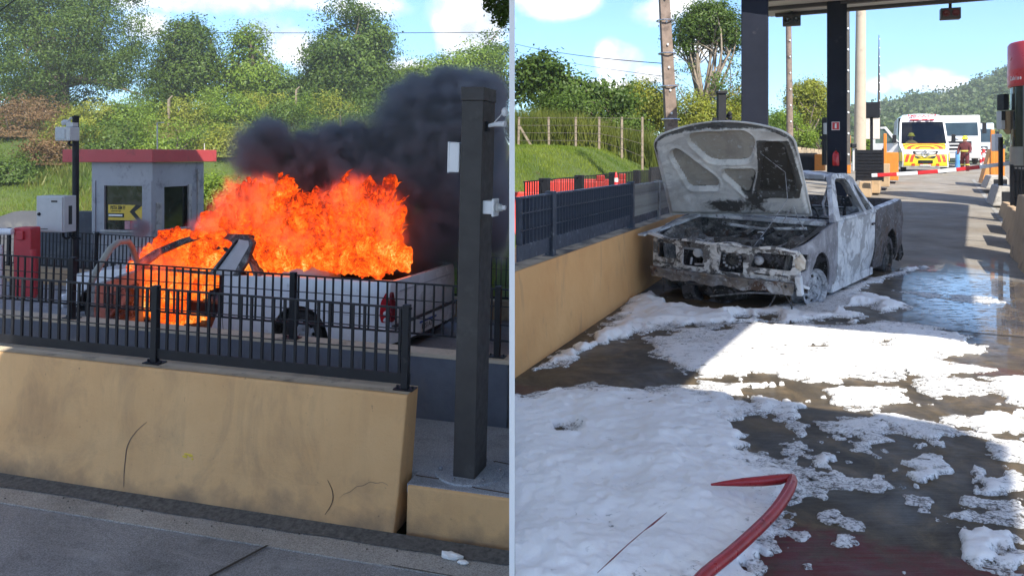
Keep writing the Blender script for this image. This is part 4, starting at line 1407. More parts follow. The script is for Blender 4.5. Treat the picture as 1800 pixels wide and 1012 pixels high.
# ------------------------------------------------------------------ the pickup truck, once burning and once burnt out
# truck axes: y runs from the front bumper (0) to the tail, +x is the truck's left side, z up
TL = 5.05
def lat(s, z):
    x = .82
    if z < .55: x -= .05 * ((.55 - z) / .45) ** 2
    if z > .92: x -= (z - .92) * .30
    if .6 < z <= .92: x -= .012 * ((z - .6) / .32) ** 2
    if s < .5: x -= .15 * ((.5 - s) / .5) ** 2
    if s > TL - .3: x -= .05 * ((s - TL + .3) / .3) ** 2
    return x


def side_map(side, warp=0.0):
    def f(s, z, t):
        d = 0
        if warp:
            d = warp * math.sin(s * 9.1 + z * 5.3) * math.sin(z * 11 + s * 3.1) * .5
        # swage line
        d += -.008 * math.exp(-((z - .60) / .018) ** 2)
        return Vector((side * (lat(s, z) + d - t), s, z))
    return f


def wheel(parent, x, y, side, rim_m, tyre_m, r=.285, bare=False, dz=0.0, hub_m=None, steer=0.0):
    o = thing_part('wheel', parent, T(x, y, r - dz) @ RZ(steer) @ RY(R(90) * side))
    if not bare:
        b = MB(); b.lathe([(.19, -.085), (.25, -.09), (.278, -.07), (r, -.035), (r, .035), (.278, .07), (.25, .09), (.19, .085)], 36, closed=True)
        b.build('tyre', tyre_m, o, smooth=35)
    b = MB()
    k = .19 / .19
    b.lathe([(.215, -.075), (.2, -.06), (.185, -.055), (.175, 0), (.185, .05), (.2, .06), (.218, .08), (.222, .075), (.205, .05), (.19, .045), (.18, .0), (.19, -.05), (.205, -.062), (.22, -.072)], 36, closed=True)
    # dished disc with hand holes
    disc = []
    out_r = [(.19 * math.cos(R(i * 10)), .19 * math.sin(R(i * 10))) for i in range(36)]
    holes = []
    for h in range(8):
        a = R(h * 45)
        holes.append([(.135 * math.cos(a) + .02 * math.cos(q) * math.cos(a) - .028 * math.sin(q) * math.sin(a), .135 * math.sin(a) + .02 * math.cos(q) * math.sin(a) + .028 * math.sin(q) * math.cos(a)) for q in [2 * math.pi * i / 8 for i in range(8)]])
    panel(b, out_r, holes, lambda u, v, t: Vector((u, v, .035 + .02 * math.exp(-((math.hypot(u, v) - .1) / .03) ** 2) - t)), .012, .045)
    b.lathe([(.0001, .062), (.035, .06), (.042, .035)], 16)
    for h in range(4):
        a = R(h * 90 + 20); b.lathe([(.011, .035), (.011, .062), (.0001, .064)], 6, T(.062 * math.cos(a), .062 * math.sin(a), 0))
    b.build('rim', rim_m, o, smooth=35)
    b = MB(); b.lathe([(.0001, -.03), (.12, -.03), (.12, -.01), (.0001, -.005)], 20); b.tube([(0, 0, -.03), (0, 0, -.25)], .03, 8); b.build('brake_drum', hub_m or tyre_m, o)
    return o


def thing_part(name, parent, M):
    o = bpy.data.objects.new(name, None)
    o.empty_display_size = .1
    COL.objects.link(o)
    o.parent = parent
    o.matrix_local = M
    return o


def pickup(root, P_, mats, burning):
    """P_: outlines; mats: dict of materials"""
    paint, dark, inner = mats['paint'], mats['dark'], mats['inner']
    wp = .0 if burning else .012
    for side in (1, -1):
        f = side_map(side, wp)
        fen = [(.05, .70), (.10, .715), (.4, .785), (.8, .865), (1.25, .925), (1.37, .93), (1.385, .16), (1.13, .15)] + arc(.75, .26, .375, -12, 168, 14) + \
              [(.36, .30), (.20, .36), (.16, .45), (.33, .475), (.345, .645), (.06, .665)]
        b = MB(); panel(b, fen, [], f, .018, .09); b.build('fender', mats['fender'], root, smooth=50)
        door = P_['door']
        if not (burning and side == 1):
            b = MB(); panel(b, door, [], side_map(side, wp * 1.3), .05, .1); d = b.build('door', mats['door'], root, smooth=50)
            hx = max(p[0] for p in door) - .14
            b = MB(); b.bar(f(hx - .1, .80, -.012), f(hx + .03, .80, -.012), .02, .03); b.build('door_handle', dark, d, bevel=.004)
        b = MB(); panel(b, P_['cab'], P_['cab_holes'], f, .05, .09); b.build('cab_side', mats['cab'], root, smooth=50)
        bed = P_['bed'] + arc(P_['rw'], .27, .385, -16, 178, 14)
        b = MB(); panel(b, bed, [], side_map(side, wp * 1.5), .02, .1); bo = b.build('bed_side', mats['bed'], root, smooth=50)
        b = MB()
        s0, s1 = P_['cb'], TL - .03
        b.add([f(s0, .965, .0), f(s1, 1.02, .0), f(s1, 1.02, .09), f(s0, .965, .09), f(s0, .985, .012), f(s1, 1.04, .012), f(s1, 1.04, .08), f(s0, .985, .08)],
              [(0, 1, 5, 4), (1, 2, 6, 5), (2, 3, 7, 6), (3, 0, 4, 7), (4, 5, 6, 7), (3, 2, 1, 0)])
        b.build('bed_rail', mats['rail'], bo, bevel=.006)
        b = MB(); b.add([f(s0, .45, .12), f(s1, .45, .12), f(s1, 1.0, .085), f(s0, .965, .085)], [(0, 1, 2, 3)])
        b.add([(side * .45, s0, .45), (side * .45, s1, .45), f(s1, .45, .12), f(s0, .45, .12)], [(0, 1, 2, 3)])
        b.build('bed_liner', mats['bed_in'], root)
        # wheel arch liner
        for cy in (.75, P_['rw']):
            b = MB()
            pr = arc(cy, .26, .39, -5, 185, 12)
            V = [(side * .80, y, z) for y, z in pr] + [(side * .50, y, z) for y, z in pr]
            n = len(pr)
            b.add(V, [(k, k + 1, k + 1 + n, k + n) for k in range(n - 1)] + [tuple(n + k for k in range(n))])
            b.build('wheel_arch', mats['under'], root)
        b = MB(); b.bar((side * .76, 1.3, .15), (side * .76, P_['cb'], .15), .07, .1); b.build('sill', mats['cab'], root, bevel=.01)
        # inner wing of the engine bay
        b = MB(); b.add([(side * .60, .12, .3), (side * .6, 1.2, .3), (side * .66, 1.2, .87), (side * .66, .12, .66)], [(0, 1, 2, 3)])
        b.add([(side * .66, .12, .66), (side * .66, 1.2, .87), f(1.2, .91, .02), f(.12, .70, .02)], [(0, 1, 2, 3)])
        b.lathe([(.001, .80), (.05, .8), (.09, .78), (.13, .68), (.14, .45)], 20, T(side * .58, .78, -.02))
        b.build('inner_wing', inner, root)
        wheel(root, side * .70, .75, side, mats['rim'], mats['tyre'], bare=(not burning), dz=(0 if burning else .06), hub_m=mats['under'], steer=(0 if burning else -R(17)))
        wheel(root, side * .70, P_['rw'], side, mats['rim_rear'], mats['tyre'], bare=False, dz=(0 if burning else .03), hub_m=mats['under'])
    # roof
    b = MB()
    r0, r1 = P_['roof']
    n, m = 16, 10
    V = []
    for j in range(m + 1):
        s = r0 + (r1 - r0) * j / m
        for i in range(n + 1):
            q = i / n * 2 - 1
            z = P_['rz'] + .045 * (1 - q * q) - .035 * ((j / m - .5) * 2) ** 2 + (0 if burning else .02 * math.sin(7 * q + j) * math.cos(j * 1.3 + q * 3))
            V.append((q * (lat(s, P_['rz']) - .012), s, z))
    F = [(j * (n + 1) + i, j * (n + 1) + i + 1, (j + 1) * (n + 1) + i + 1, (j + 1) * (n + 1) + i) for j in range(m) for i in range(n)]
    b.add(V, F)
    ro = b.build('roof', mats['roof'], root, smooth=60)
    md = ro.modifiers.new('s', 'SOLIDIFY'); md.thickness = .04; md.offset = -1
    b = MB()
    b.bar((-.6, r0 + .0, P_['rz'] - .02), (.6, r0, P_['rz'] - .02), .06, .06); b.bar((-.6, r1, P_['rz'] - .02), (.6, r1, P_['rz'] - .02), .06, .06)
    b.build('roof_bow', mats['cab'], root, bevel=.01)
    # cowl, firewall, dash and cab back
    b = MB(); b.box((0, 1.27, .90), (1.46, .1, .05)); b.box((0, 1.34, .93), (1.4, .05, .02)); b.build('cowl', mats['cab'], root, bevel=.01)
    b = MB(); b.box((0, 1.28, .55), (1.40, .03, .68)); b.build('firewall', inner, root)
    b = MB(); b.tube([(-.68, 1.5, .86), (-.3, 1.47, .9), (.3, 1.47, .9), (.68, 1.5, .86)], .05, 8); b.box((0, 1.55, .78), (1.3, .16, .12)); b.build('dashboard', dark, root)
    b = MB(); b.tube([(.35 + .17 * math.cos(q), 1.72 + .04 * math.sin(q), .92 + .16 * math.sin(q)) for q in np.linspace(0, 6.28, 20)], .012, 6); b.tube([(.35, 1.72, .92), (.35, 1.5, .86)], .02, 6); b.build('steering_wheel', dark, root)
    cb = P_['cb'] - .12
    def back(x, z, t):
        s = cb + .02 - max(0, z - .95) * P_['lean'] - t
        return Vector((x, s, z))
    b = MB(); panel(b, [(-.74, .2), (.74, .2), (.76, .95), (.62, P_['rz'] - .01), (-.62, P_['rz'] - .01), (-.76, .95)], [rpoly([(-.6, 1.0), (.6, 1.0), (.53, P_['rz'] - .1), (-.53, P_['rz'] - .1)], .06)], back, .03, .2)
    b.build('cab_back', mats['cab'], root)
    for x in (-.36, .36):
        b = MB()
        if burning: b.box((x, 2.3, .42), (.5, .5, .16)); b.box((x, 2.55, .72), (.48, .12, .6))
        else:
            for q in (-.2, .2):
                b.tube([(x + q, 2.05, .4), (x + q, 2.5, .38), (x + q, 2.62, .6), (x + q, 2.72, 1.02)], .018, 6)
            for z in (.55, .7, .85, 1.0): b.tube([(x - .2, 2.6 + (z - .55) * .25, z), (x + .2, 2.6 + (z - .55) * .25, z)], .01, 5)
            for y in (2.1, 2.25, 2.4): b.tube([(x - .2, y, .4), (x + .2, y, .4)], .01, 5)
        b.build('seat', dark, root)
    b = MB(); b.box((0, (1.3 + cb) / 2, .2), (1.5, cb - 1.3, .05)); b.box((0, .72, .2), (1.2, 1.1, .03)); b.build('floor_pan', mats['under'], root)
    b = MB(); b.box((0, (P_['cb'] + TL) / 2, .44), (1.1, TL - P_['cb'] - .06, .03)); b.build('bed_floor', mats['bed_in'], root)
    # tailgate
    b = MB(); panel(b, rpoly([(-.72, .42), (.72, .42), (.75, .98), (.72, 1.03), (-.72, 1.03), (-.75, .98)], .04), [], lambda x, z, t: Vector((x, TL + .01 - t + .035 * (1 - (x / .8) ** 2) - .03 * ((z - .7) / .35) ** 2, z)), .05, .12)
    tg = b.build('tailgate', mats['tail'], root, smooth=50)
    # radiator panel
    fp = lambda x, z, t: Vector((x, .10 + .05 * (x / .78) ** 2 + t, z))
    holes = [rpoly(h, .03, 3) for h in ([(-.73, .47), (-.49, .47), (-.51, .64), (-.73, .64)], [(-.42, .41), (-.17, .41), (-.2, .62), (-.42, .62)], [(-.03, .395), (.24, .395), (.23, .61), (.0, .61)], [(.30, .48), (.70, .475), (.72, .645), (.36, .645)])]
    b = MB(); panel(b, rpoly([(-.78, .355), (.78, .355), (.78, .69), (.3, .675), (-.3, .68), (-.78, .70)], .03), holes + [[(-.68, .40), (-.52, .40), (-.52, .415), (-.68, .415)], [(.34, .405), (.5, .405), (.5, .42), (.34, .42)], [(.54, .41), (.66, .41), (.66, .423), (.54, .423)]], fp, .025, .05)
    rp = b.build('radiator_panel', mats['front'], root)
    return ro, tg, rp


# ---- materials of the two states
M_front = burnt('charred_front_steel', [(.30, (.2, .195, .19)), (.42, (.52, .52, .52)), (.52, (.74, .74, .74)), (.72, (.82, .82, .83))], 4.6, .57, .60, patch=.85, pcol=(.06, .055, .055))
A_ = [(.30, (.05, .05, .055)), (.45, (.22, .225, .24)), (.56, (.42, .43, .46)), (.72, (.6, .62, .66))]
M_ash = burnt('ash_white_steel', [(.28, (.25, .26, .28)), (.40, (.52, .53, .56)), (.52, (.72, .74, .77)), (.72, (.82, .83, .85))], 2.6, .60, .62, patch=.6)
M_ashdoor = burnt('scorched_door_paint', [(.30, (.3, .31, .34)), (.42, (.55, .58, .63)), (.54, (.75, .77, .8)), (.72, (.83, .84, .86))], 2.6, .66, .6, patch=.6, pcol=(.2, .2, .22))
M_purple = burnt('scorched_wing_paint', [(.28, (.10, .10, .12)), (.43, (.24, .235, .26)), (.56, (.36, .355, .385)), (.72, (.58, .59, .63))], 2.2, .62, .66)
M_rustbed = burnt('rusted_bed_steel', [(.28, (.03, .028, .03)), (.45, (.07, .06, .06)), (.6, (.12, .10, .095)), (.76, (.42, .42, .43))], 2.8, .56, .56)
M_sooty = burnt('sooty_steel', [(.28, (.03, .03, .032)), (.46, (.09, .09, .088)), (.58, (.24, .23, .22)), (.72, (.58, .57, .55))], 4, .56, .58, patch=.5, pcol=(.04, .04, .04))
M_under = burnt('charred_underside', [(.3, (.01, .01, .011)), (.6, (.03, .028, .026)), (.8, (.08, .06, .045))], 5, .6, .6)
M_rimburnt = burnt('burnt_rim', [(.3, (.12, .125, .14)), (.46, (.32, .33, .36)), (.62, (.62, .63, .66))], 6, .58, .66)
M_hoodin = burnt('scorched_bonnet_frame', [(.26, (.42, .41, .39)), (.38, (.62, .615, .6)), (.54, (.76, .755, .74)), (.74, (.82, .82, .8))], 2.4, .66, .72, patch=.25, mask=True)

bm = dict(paint=M_ash, dark=M_under, inner=M_sooty, fender=M_purple, door=M_ashdoor, cab=M_ash, bed=M_rustbed, rail=M_ash, bed_in=M_sooty, under=M_under,
          rim=M_rimburnt, rim_rear=M_sooty, tyre=M_under, roof=M_ash, tail=M_rustbed, front=M_front)
TH = R(37.5)
xd, yd = Vector((math.cos(TH), -math.sin(TH), 0)), Vector((math.sin(TH), math.cos(TH), 0))
P0 = GP(1430, 535)
orig = P0 - xd * .74 - yd * .75
orig = orig - xd * .09
burntM = T(orig.x, orig.y, -.02) @ RZ(-TH) @ RY(R(1.6)) @ Matrix.Diagonal((1.10, 1, 1, 1))
bt = thing('pickup_truck', 'burnt out ash white pickup with its bonnet up, standing in foam', 'pickup truck', burntM)
PB = dict(
    door=[(1.40, .18), (1.40, .93), (3.14, .94), (3.17, .7), (3.12, .35), (2.98, .18)],
    cab=[(1.22, .93), (1.42, .935), (3.2, .945), (3.22, .975), (2.95, 1.12), (2.55, 1.42), (2.3, 1.475), (1.75, 1.475), (1.62, 1.43)],
    cab_holes=[rpoly([(1.50, .965), (2.62, .975), (2.32, 1.36), (2.2, 1.415), (1.82, 1.42), (1.74, 1.38)], .04), rpoly([(2.76, .985), (3.04, .99), (2.88, 1.1), (2.56, 1.32), (2.5, 1.33)], .03)],
    bed=[(3.21, .17), (3.2, .5), (3.2, .975), (4.2, 1.0), (4.98, 1.035), (5.04, .98), (5.05, .8), (5.0, .60), (4.97, .36), (4.75, .33), (4.62, .28)],
    rw=4.15, cb=3.2, roof=(1.66, 2.42), rz=1.455, lean=1.2)
PB['bed'] = [(3.76, .16), (3.21, .17), (3.2, .5), (3.2, .975), (4.2, 1.0), (4.98, 1.035), (5.04, .98), (5.05, .8), (5.0, .60), (4.97, .36), (4.75, .33), (4.535, .2)]
ro, tg, rp = pickup(bt, PB, bm, False)

# raised bonnet: an outer skin and a pressed inner frame with four openings
hw, hl = .79, 1.39
def hood_out(x, v):
    """x across, v from hinge (0) to nose (1): plan shape and crown"""
    wv = hw * (1.0 - .05 * v - .17 * max(0, v - .80) / .20 * max(0, v - .80) / .20)
    X = x * wv
    y = v * hl - .09 * (x * x) * (v ** 3) + .05 * x * x * (1 - v)
    z = .075 * (1 - x * x) + .05 * v * (1 - v) * 2 - .10 * max(0, v - .8) ** 2 * 12 * .5
    return -X, y, z


REC = [rpoly([(-.46, .90), (.42, .90), (.47, .80), (.34, .62), (.22, .60), (-.14, .60), (-.25, .62), (-.46, .82)], .06, 5),
       rpoly([(-.78, .72), (-.68, .76), (-.20, .40), (-.19, .36), (-.22, .32), (-.62, .32)], .06, 5),
       rpoly([(-.07, .49), (.35, .49), (.36, .45), (.22, .24), (.16, .24), (-.08, .45)], .05, 5),
       rpoly([(.58, .78), (.84, .80), (.88, .40), (.84, .26), (.36, .26), (.40, .36), (.50, .58)], .06, 5)]


def poly_dist(px, py, poly):
    """signed distance, positive inside (numpy)"""
    d = np.full(px.shape, 1e9)
    ins = np.zeros(px.shape, bool)
    n = len(poly)
    for i in range(n):
        ax, ay = poly[i]; bx_, by_ = poly[(i + 1) % n]
        ex, ey = bx_ - ax, by_ - ay
        wx, wy = px - ax, py - ay
        t = np.clip((wx * ex + wy * ey) / (ex * ex + ey * ey + 1e-12), 0, 1)
        d = np.minimum(d, np.hypot(wx - ex * t, wy - ey * t))
        cnd = ((ay > py) != (by_ > py)) & (px < (bx_ - ax) * (py - ay) / (by_ - ay + 1e-12) + ax)
        ins ^= cnd
    return np.where(ins, d, -d)


nx, ny = 150, 130
gx, gv = np.meshgrid(np.linspace(-1, 1, nx), np.linspace(0, 1, ny))
HM = T(-.22, 1.21, .905) @ RZ(R(6.1)) @ RY(R(-3.4)) @ RX(R(-55)) @ RZ(R(180))
hood = thing_part('bonnet', bt, HM)
# local bonnet frame: x across, y from hinge to nose, underside towards -z
Xo = np.vectorize(lambda a, c: hood_out(a, c)[0])(gx, gv)
Yo = np.vectorize(lambda a, c: hood_out(a, c)[1])(gx, gv)
Zo = np.vectorize(lambda a, c: hood_out(a, c)[2])(gx, gv)
rec = np.full(gx.shape, -9.0)
for pl in REC:
    rec = np.maximum(rec, poly_dist(gx, gv, pl))
edge = np.minimum(1 - np.abs(gx), np.minimum(gv, 1 - gv))
lift = .05 * smooth(-.0, -.04, rec) + .014 * np.exp(-((rec + .03) / .022) ** 2)
lift *= smooth(.0, .06, edge)
lift += .012 * np.exp(-((np.hypot((gx + .72), (gv - .2) * 1.0) - .0) / .05) ** 2) + .02 * np.exp(-(np.hypot(gx / 1.0, (gv - .955) * 2.4) / .12) ** 4) * 1.0
dent = (fbm(np.c_[gx.ravel(), gv.ravel()], 5, 4, 5).reshape(gx.shape) - .5) * .02
Zi = Zo - .012 - lift + dent
V = np.c_[Xo.ravel(), Yo.ravel(), Zi.ravel()]
i = (np.arange(ny - 1)[:, None] * nx + np.arange(nx - 1)[None, :]).ravel()
F = np.c_[i, i + nx, i + nx + 1, i + 1]
mid = (rec.ravel()[i] > -.005) & (rec.ravel()[i + nx + 1] > -.005)
M_recess = burnt('bonnet_recess_tan', [(.3, (.26, .235, .2)), (.5, (.40, .37, .325)), (.7, (.5, .47, .42))], 1.6, .68, .8, patch=.2, mask=True)
gl, gk = gx.ravel(), gv.ravel()
soot = .95 * smooth(.90, 1.0, gk) + .75 * smooth(.86, 1.0, np.abs(gl)) * smooth(.3, .9, gk)
soot += 1.1 * smooth(.0, .05, poly_dist(gl, gk, [(.50, .82), (.92, .84), (.97, .34), (.9, .22), (.3, .22), (.42, .5)]) + .03)
soot += .85 * np.exp(-((gl + .15) / .35) ** 2 - ((gk - .12) / .1) ** 2) + .8 * np.exp(-((gl - .3) / .16) ** 2 - ((gk - .2) / .08) ** 2) + .5 * np.exp(-((gl - .6) / .4) ** 2 - ((gk - .06) / .06) ** 2)
soot += .45 * np.exp(-((rec.ravel() - .0) / .014) ** 2) + .3 * np.exp(-((gl - .33) / .08) ** 2 - ((gk - .33) / .12) ** 2)  # dark lines painted along the recess rims to strengthen the rib relief
soot = np.clip(soot, 0, 1.2)
me = np_mesh('inner_frame', V, F[~mid], M_hoodin, True, vattr={'soot': soot})
inst('inner_frame', me, hood)
me = np_mesh('recess_panel', V, F[mid], M_recess, True, vattr={'soot': soot})
inst('recess_panel', me, hood)
V = np.c_[Xo.ravel(), Yo.ravel(), (Zo + .004).ravel()]
me = np_mesh('outer_skin', V, F[:, ::-1], M_purple, True)
sk = inst('outer_skin', me, hood)
b = MB()
ring_ = [(-1, v) for v in np.linspace(0, 1, 30)] + [(x, 1) for x in np.linspace(-1, 1, 40)] + [(1, v) for v in np.linspace(1, 0, 30)] + [(x, 0) for x in np.linspace(1, -1, 30)]
b.tube([Vector(hood_out(x, v)) - Vector((0, 0, .004)) for x, v in ring_], .013, 6); b.build('edge_flange', M_hoodin, hood, smooth=60)
def hpt(x, v, dz=0.0):
    q = hood_out(x, v); return Vector((q[0], q[1], q[2] - .05 - dz))
b = MB()
for (x, v, sx, sy) in ((.0, .955, .11, .05), (.52, .95, .035, .03), (-.6, .93, .05, .025), (-.86, .62, .02, .05), (-.84, .52, .02, .05), (-.8, .4, .018, .04), (-.74, .14, .03, .02), (.88, .62, .02, .05), (.9, .5, .02, .05), (.88, .2, .03, .025), (.05, .545, .05, .02), (-.08, .545, .04, .012), (.18, .545, .04, .012), (-.42, .63, .05, .012), (.44, .66, .015, .05), (.3, .4, .015, .05)):
    b.ell(hpt(x, v, -.012), (sx * .55, sy * .55, .012), 8, 5)
b.build('slot', M_ink, hood)
b = MB(); b.tube([hpt(.0 + dx, .93 + dy, .0) for dx, dy in ((-.16, .0), (-.14, .045), (.12, .045), (.15, .0), (-.16, .0))], .009, 6); b.box(tuple(hpt(0, .955, .0)), (.12, .05, .03)); b.build('latch', M_sooty, hood, bevel=.003)
# charred trim standing above the bonnet nose, seen against the trees
# props and wires
def part_tube(name, pts, r, m, parent=bt, n=6):
    b = MB(); b.tube(pts, r, n); return b.build(name, m, parent, smooth=60)
hm = HM
top = hm @ hpt(.42, .74)
part_tube('wire', [tuple(top), (.40, .85, 1.5), (.44, .82, 1.2), (.36, .5, .9), (.32, .16, .70)], .004, M_rimburnt)
part_tube('wire', [(.42, .75, .93), (.5, .72, 1.08), (.53, .73, 1.12), (.56, .8, .98), (.60, .9, .86)], .005, M_ash)
# engine bay
b = MB(); b.box((-.02, .72, .46), (.5, .34, .34)); b.box((.0, .70, .66), (.42, .2, .1))
for x in (-.15, -.05, .05, .15): b.tube([(x, .55, .55), (x, .45, .52), (x, .40, .40)], .03, 8)
b.build('engine_block', M_sooty, bt, bevel=.015)
b = MB(); b.lathe([(.0001, .0), (.03, .0), (.03, .025), (.06, .025), (.062, .04), (.075, .04), (.075, .055), (.05, .06), (.05, .09), (.11, .1), (.11, .16), (.0001, .17)], 24, T(.08, .34, .52) @ RX(R(-90)) @ T(0, 0, -.1)); b.build('alternator', M_sooty, bt, smooth=35)
b = MB()
for k in range(14):
    a = k / 14 * 6.283; b.box((.08 + .09 * math.cos(a), .21, .52 + .09 * math.sin(a)), (.022, .02, .022))
b.build('fan_vane', M_rimburnt, bt)
b = MB(); b.lathe([(.0001, 0), (.15, 0), (.16, .03), (.14, .06), (.1, .1), (.0001, .12)], 26, T(.5, .38, .54) @ RX(R(90))); b.build('brake_booster', M_under, bt, smooth=40)
b = MB(); b.lathe([(.0001, 0), (.045, 0), (.05, .04), (.02, .07), (.0001, .07)], 16, T(.37, .2, .55) @ RX(R(90))); b.build('horn', M_rimburnt, bt, smooth=40)
b = MB(); b.lathe([(.0001, 0), (.045, .0), (.05, .03), (.0001, .04)], 14, T(-.28, .2, .56) @ RX(R(90))); b.tube([(-.26, .17, .58), (-.2, .17, .5), (-.21, .16, .44), (-.3, .16, .43)], .012, 6); b.tube([(-.35, .17, .42), (-.34, .17, .5)], .012, 6); b.build('pipework', M_ash, bt, smooth=40)
b = MB(); b.box((-.42, .92, .63), (.26, .2, .06)); b.box((-.5, .6, .6), (.2, .24, .12)); b.build('battery_tray', M_ash, bt, bevel=.01)
for (p0, p1, r, m) in (((-.62, .35, .62), (-.1, .95, .72), .018, M_sooty), ((-.4, 1.18, .82), (.55, 1.16, .84), .02, M_ash), ((.1, .5, .62), (.2, 1.1, .8), .035, M_under), ((.25, .6, .6), (.58, .95, .78), .012, M_rimburnt), ((-.3, .5, .66), (.3, .45, .63), .012, M_ash), ((-.55, 1.0, .68), (-.2, .6, .62), .01, M_rimburnt)):
    mid_ = (Vector(p0) + Vector(p1)) / 2 + Vector((rnd.uniform(-.06, .06), 0, rnd.uniform(-.05, .03)))
    part_tube('pipe', [p0, tuple(mid_), p1], r, m, n=8)
b = MB(); b.box((.14, .9, .72), (.06, .04, .14)); b.build('bracket', M_ash, bt, bevel=.004)
b = MB()
for q in range(26):
    x, y = rnd.uniform(-.55, .55), rnd.uniform(.3, 1.15)
    s = rnd.uniform(.02, .07); b.box((0, 0, 0), (s, s * rnd.uniform(.5, 2), s * .5), T(x, y, .5 + .2 * y + rnd.uniform(-.1, .06)) @ RZ(rnd.uniform(0, 3)) @ RX(rnd.uniform(-.6, .6)))
tag(b.build('charred_debris', M_sooty, bt), kind='stuff')
# bent top rail, bumper beam and torn ends
b = MB(); n = 26
pts = [(x, .055 + .04 * (x / .78) ** 2, .705 + .012 * math.sin(x * 14) + (.03 if x < -.5 else 0) * (x + .5) * -3) for x in np.linspace(-.8, .78, n)]
for k in range(n - 1): b.bar(pts[k], pts[k + 1], .09, .022 + .008 * math.sin(k))
b.build('slam_panel', M_front, bt)
def beam_map(x, z, t): return Vector((x, .005 + .05 * (x / .78) ** 2 + .012 * math.sin(z * 50) + .008 * math.sin(x * 23) + t, z))
b = MB(); panel(b, [(x, .245 + .012 * math.sin(x * 17) + .008 * math.sin(x * 41)) for x in np.linspace(-.75, .74, 30)] + [(.76, .36)] + [(x, .362 + .006 * math.sin(x * 33)) for x in np.linspace(.7, -.7, 30)] + [(-.77, .36)],
              [arc(.68, .325, .018, 0, 330, 8), arc(-.69, .32, .018, 0, 330, 8), [(-.3, .31), (-.27, .31), (-.27, .325), (-.3, .325)]], beam_map, .05, .05); b.build('bumper_beam', burnt('rusty_beam', [(.3, (.1, .08, .06)), (.45, (.22, .19, .16)), (.6, (.45, .45, .46)), (.75, (.6, .61, .63))], 3, .6, .52), bt)
b = MB(); b.bar((.78, .1, .44), (.80, .12, .24), .05, .09); b.bar((.76, .09, .36), (.84, .25, .3), .03, .03); b.build('bumper_bracket', M_ash, bt, bevel=.006)
b = MB(); b.ell((.775, .16, .575), (.055, .05, .085), 10, 7, fn=lambda d: 1 + .2 * math.sin(d.x * 8 + d.z * 7)); b.build('headlight_shell', pm('melted_lamp', (.62, .55, .46), .7, var=.15, scale=9), bt)
b = MB(); b.bar((-.86, .0, .72), (-.78, .6, .80), .08, .02); b.bar((-.80, .6, .80), (-.72, 1.2, .90), .10, .03); b.build('wing_edge', M_ash, bt)
b = MB(); b.ell((-.05, .42, .16), (.3, .3, .14), 18, 10); b.lathe([(.12, -.1), (.26, -.1), (.29, 0), (.26, .1), (.12, .1)], 28, T(-.22, .35, .12) @ RX(R(80)), closed=True); b.build('sump', M_under, bt, smooth=60)
part_tube('track_rod', [(.2, .3, .18), (.55, .25, .26), (.82, .4, .3)], .016, M_rimburnt)
part_tube('track_rod', [(-.1, .1, .1), (.3, .08, .2), (.6, .07, .24)], .01, M_rimburnt)
for (x, z0, z1, q) in ((.72, .26, .02, .02), (.6, .27, .1, -.03), (-.62, .26, .1, .02), (.66, .25, .12, .05)):
    part_tube('hanging_strip', [(x, .06, z0), (x + q, .05, (z0 + z1) / 2), (x + q * 2, .0, z1)], .008, M_under)
for y in (4.75, 4.9):
    part_tube('hanging_strip', [(.78, y, .36), (.8, y + .03, .2), (.77, y + .02, .12)], .03, M_under)
# torn cabin lining drooping in the windscreen opening
part_tube('pillar_strip', [(-.35, 1.42, .94), (-.3, 1.6, 1.2), (-.2, 1.7, 1.43)], .022, M_ash)
part_tube('pillar_strip', [(.66, 1.48, .97), (.6, 1.58, 1.12), (.62, 1.75, 1.38)], .014, M_ash)
ck = tag(MB().box((0, 0, 0), (.16, .14, .62)).box((0, -.02, .3), (.2, .16, .06)).box((.13, .05, -.16), (.14, .05, .07)).build('charred_post', M_black, M=T(P(1268, 190, 15.5).x, 15.5, P(1268, 190, 15.5).z), bevel=.01), 'short black post with a dark clutter beside it, rising behind the bonnet nose', 'post')
b = MB(); b.box((0, 0, -.9), (.13, .12, 1.6)); b.build('stem', M_black, ck)
b = MB()
for q in range(7): b.ell((.12 + rnd.uniform(-.03, .1), 0, -.28 + rnd.uniform(-.05, .2)), (.05, .05, .05), 7, 5)
b.box((-.12, 0, -.24), (.1, .08, .1)); tag(b.build('charred_clutter', M_black, ck), kind='stuff')

# ------------------------------------------------------------------ the same model of truck on fire, in the left lane
M_pwhite = pm('white_car_paint', (.78, .80, .83), .25, var=.03, scale=2, coat=.5, dirt=((.45, .46, .47), 4, .68))
M_pscorch = burnt('scorched_cab_paint', [(.3, (.02, .02, .022)), (.5, (.05, .05, .05)), (.62, (.3, .3, .3)), (.75, (.5, .5, .5))], 2.2, .5, .7)
M_pdoor = pm('door_inner_grey', (.30, .30, .29), .5, var=.2, scale=4, dirt=((.06, .06, .06), 3, .6))
wm = dict(paint=M_pwhite, dark=M_black, inner=M_black, fender=M_pwhite, door=M_pwhite, cab=M_pscorch, bed=M_pwhite, rail=M_pwhite, bed_in=M_black, under=M_under,
          rim=pm('steel_rim', (.45, .46, .48), .4, metal=.6, var=.1), rim_rear=MATS['steel_rim'], tyre=M_rubber, roof=M_pscorch, tail=M_pwhite, front=M_pwhite)
burnM = LF @ T(-1.77 - TL * 1.06 * .996, 5.0 + .56, -.12) @ RZ(R(-90 - 5)) @ Matrix.Diagonal((1.3, 1.06, 1, 1))
ft = thing('pickup_truck', 'white pickup on fire with its door open, behind the black fences', 'pickup truck', burnM)
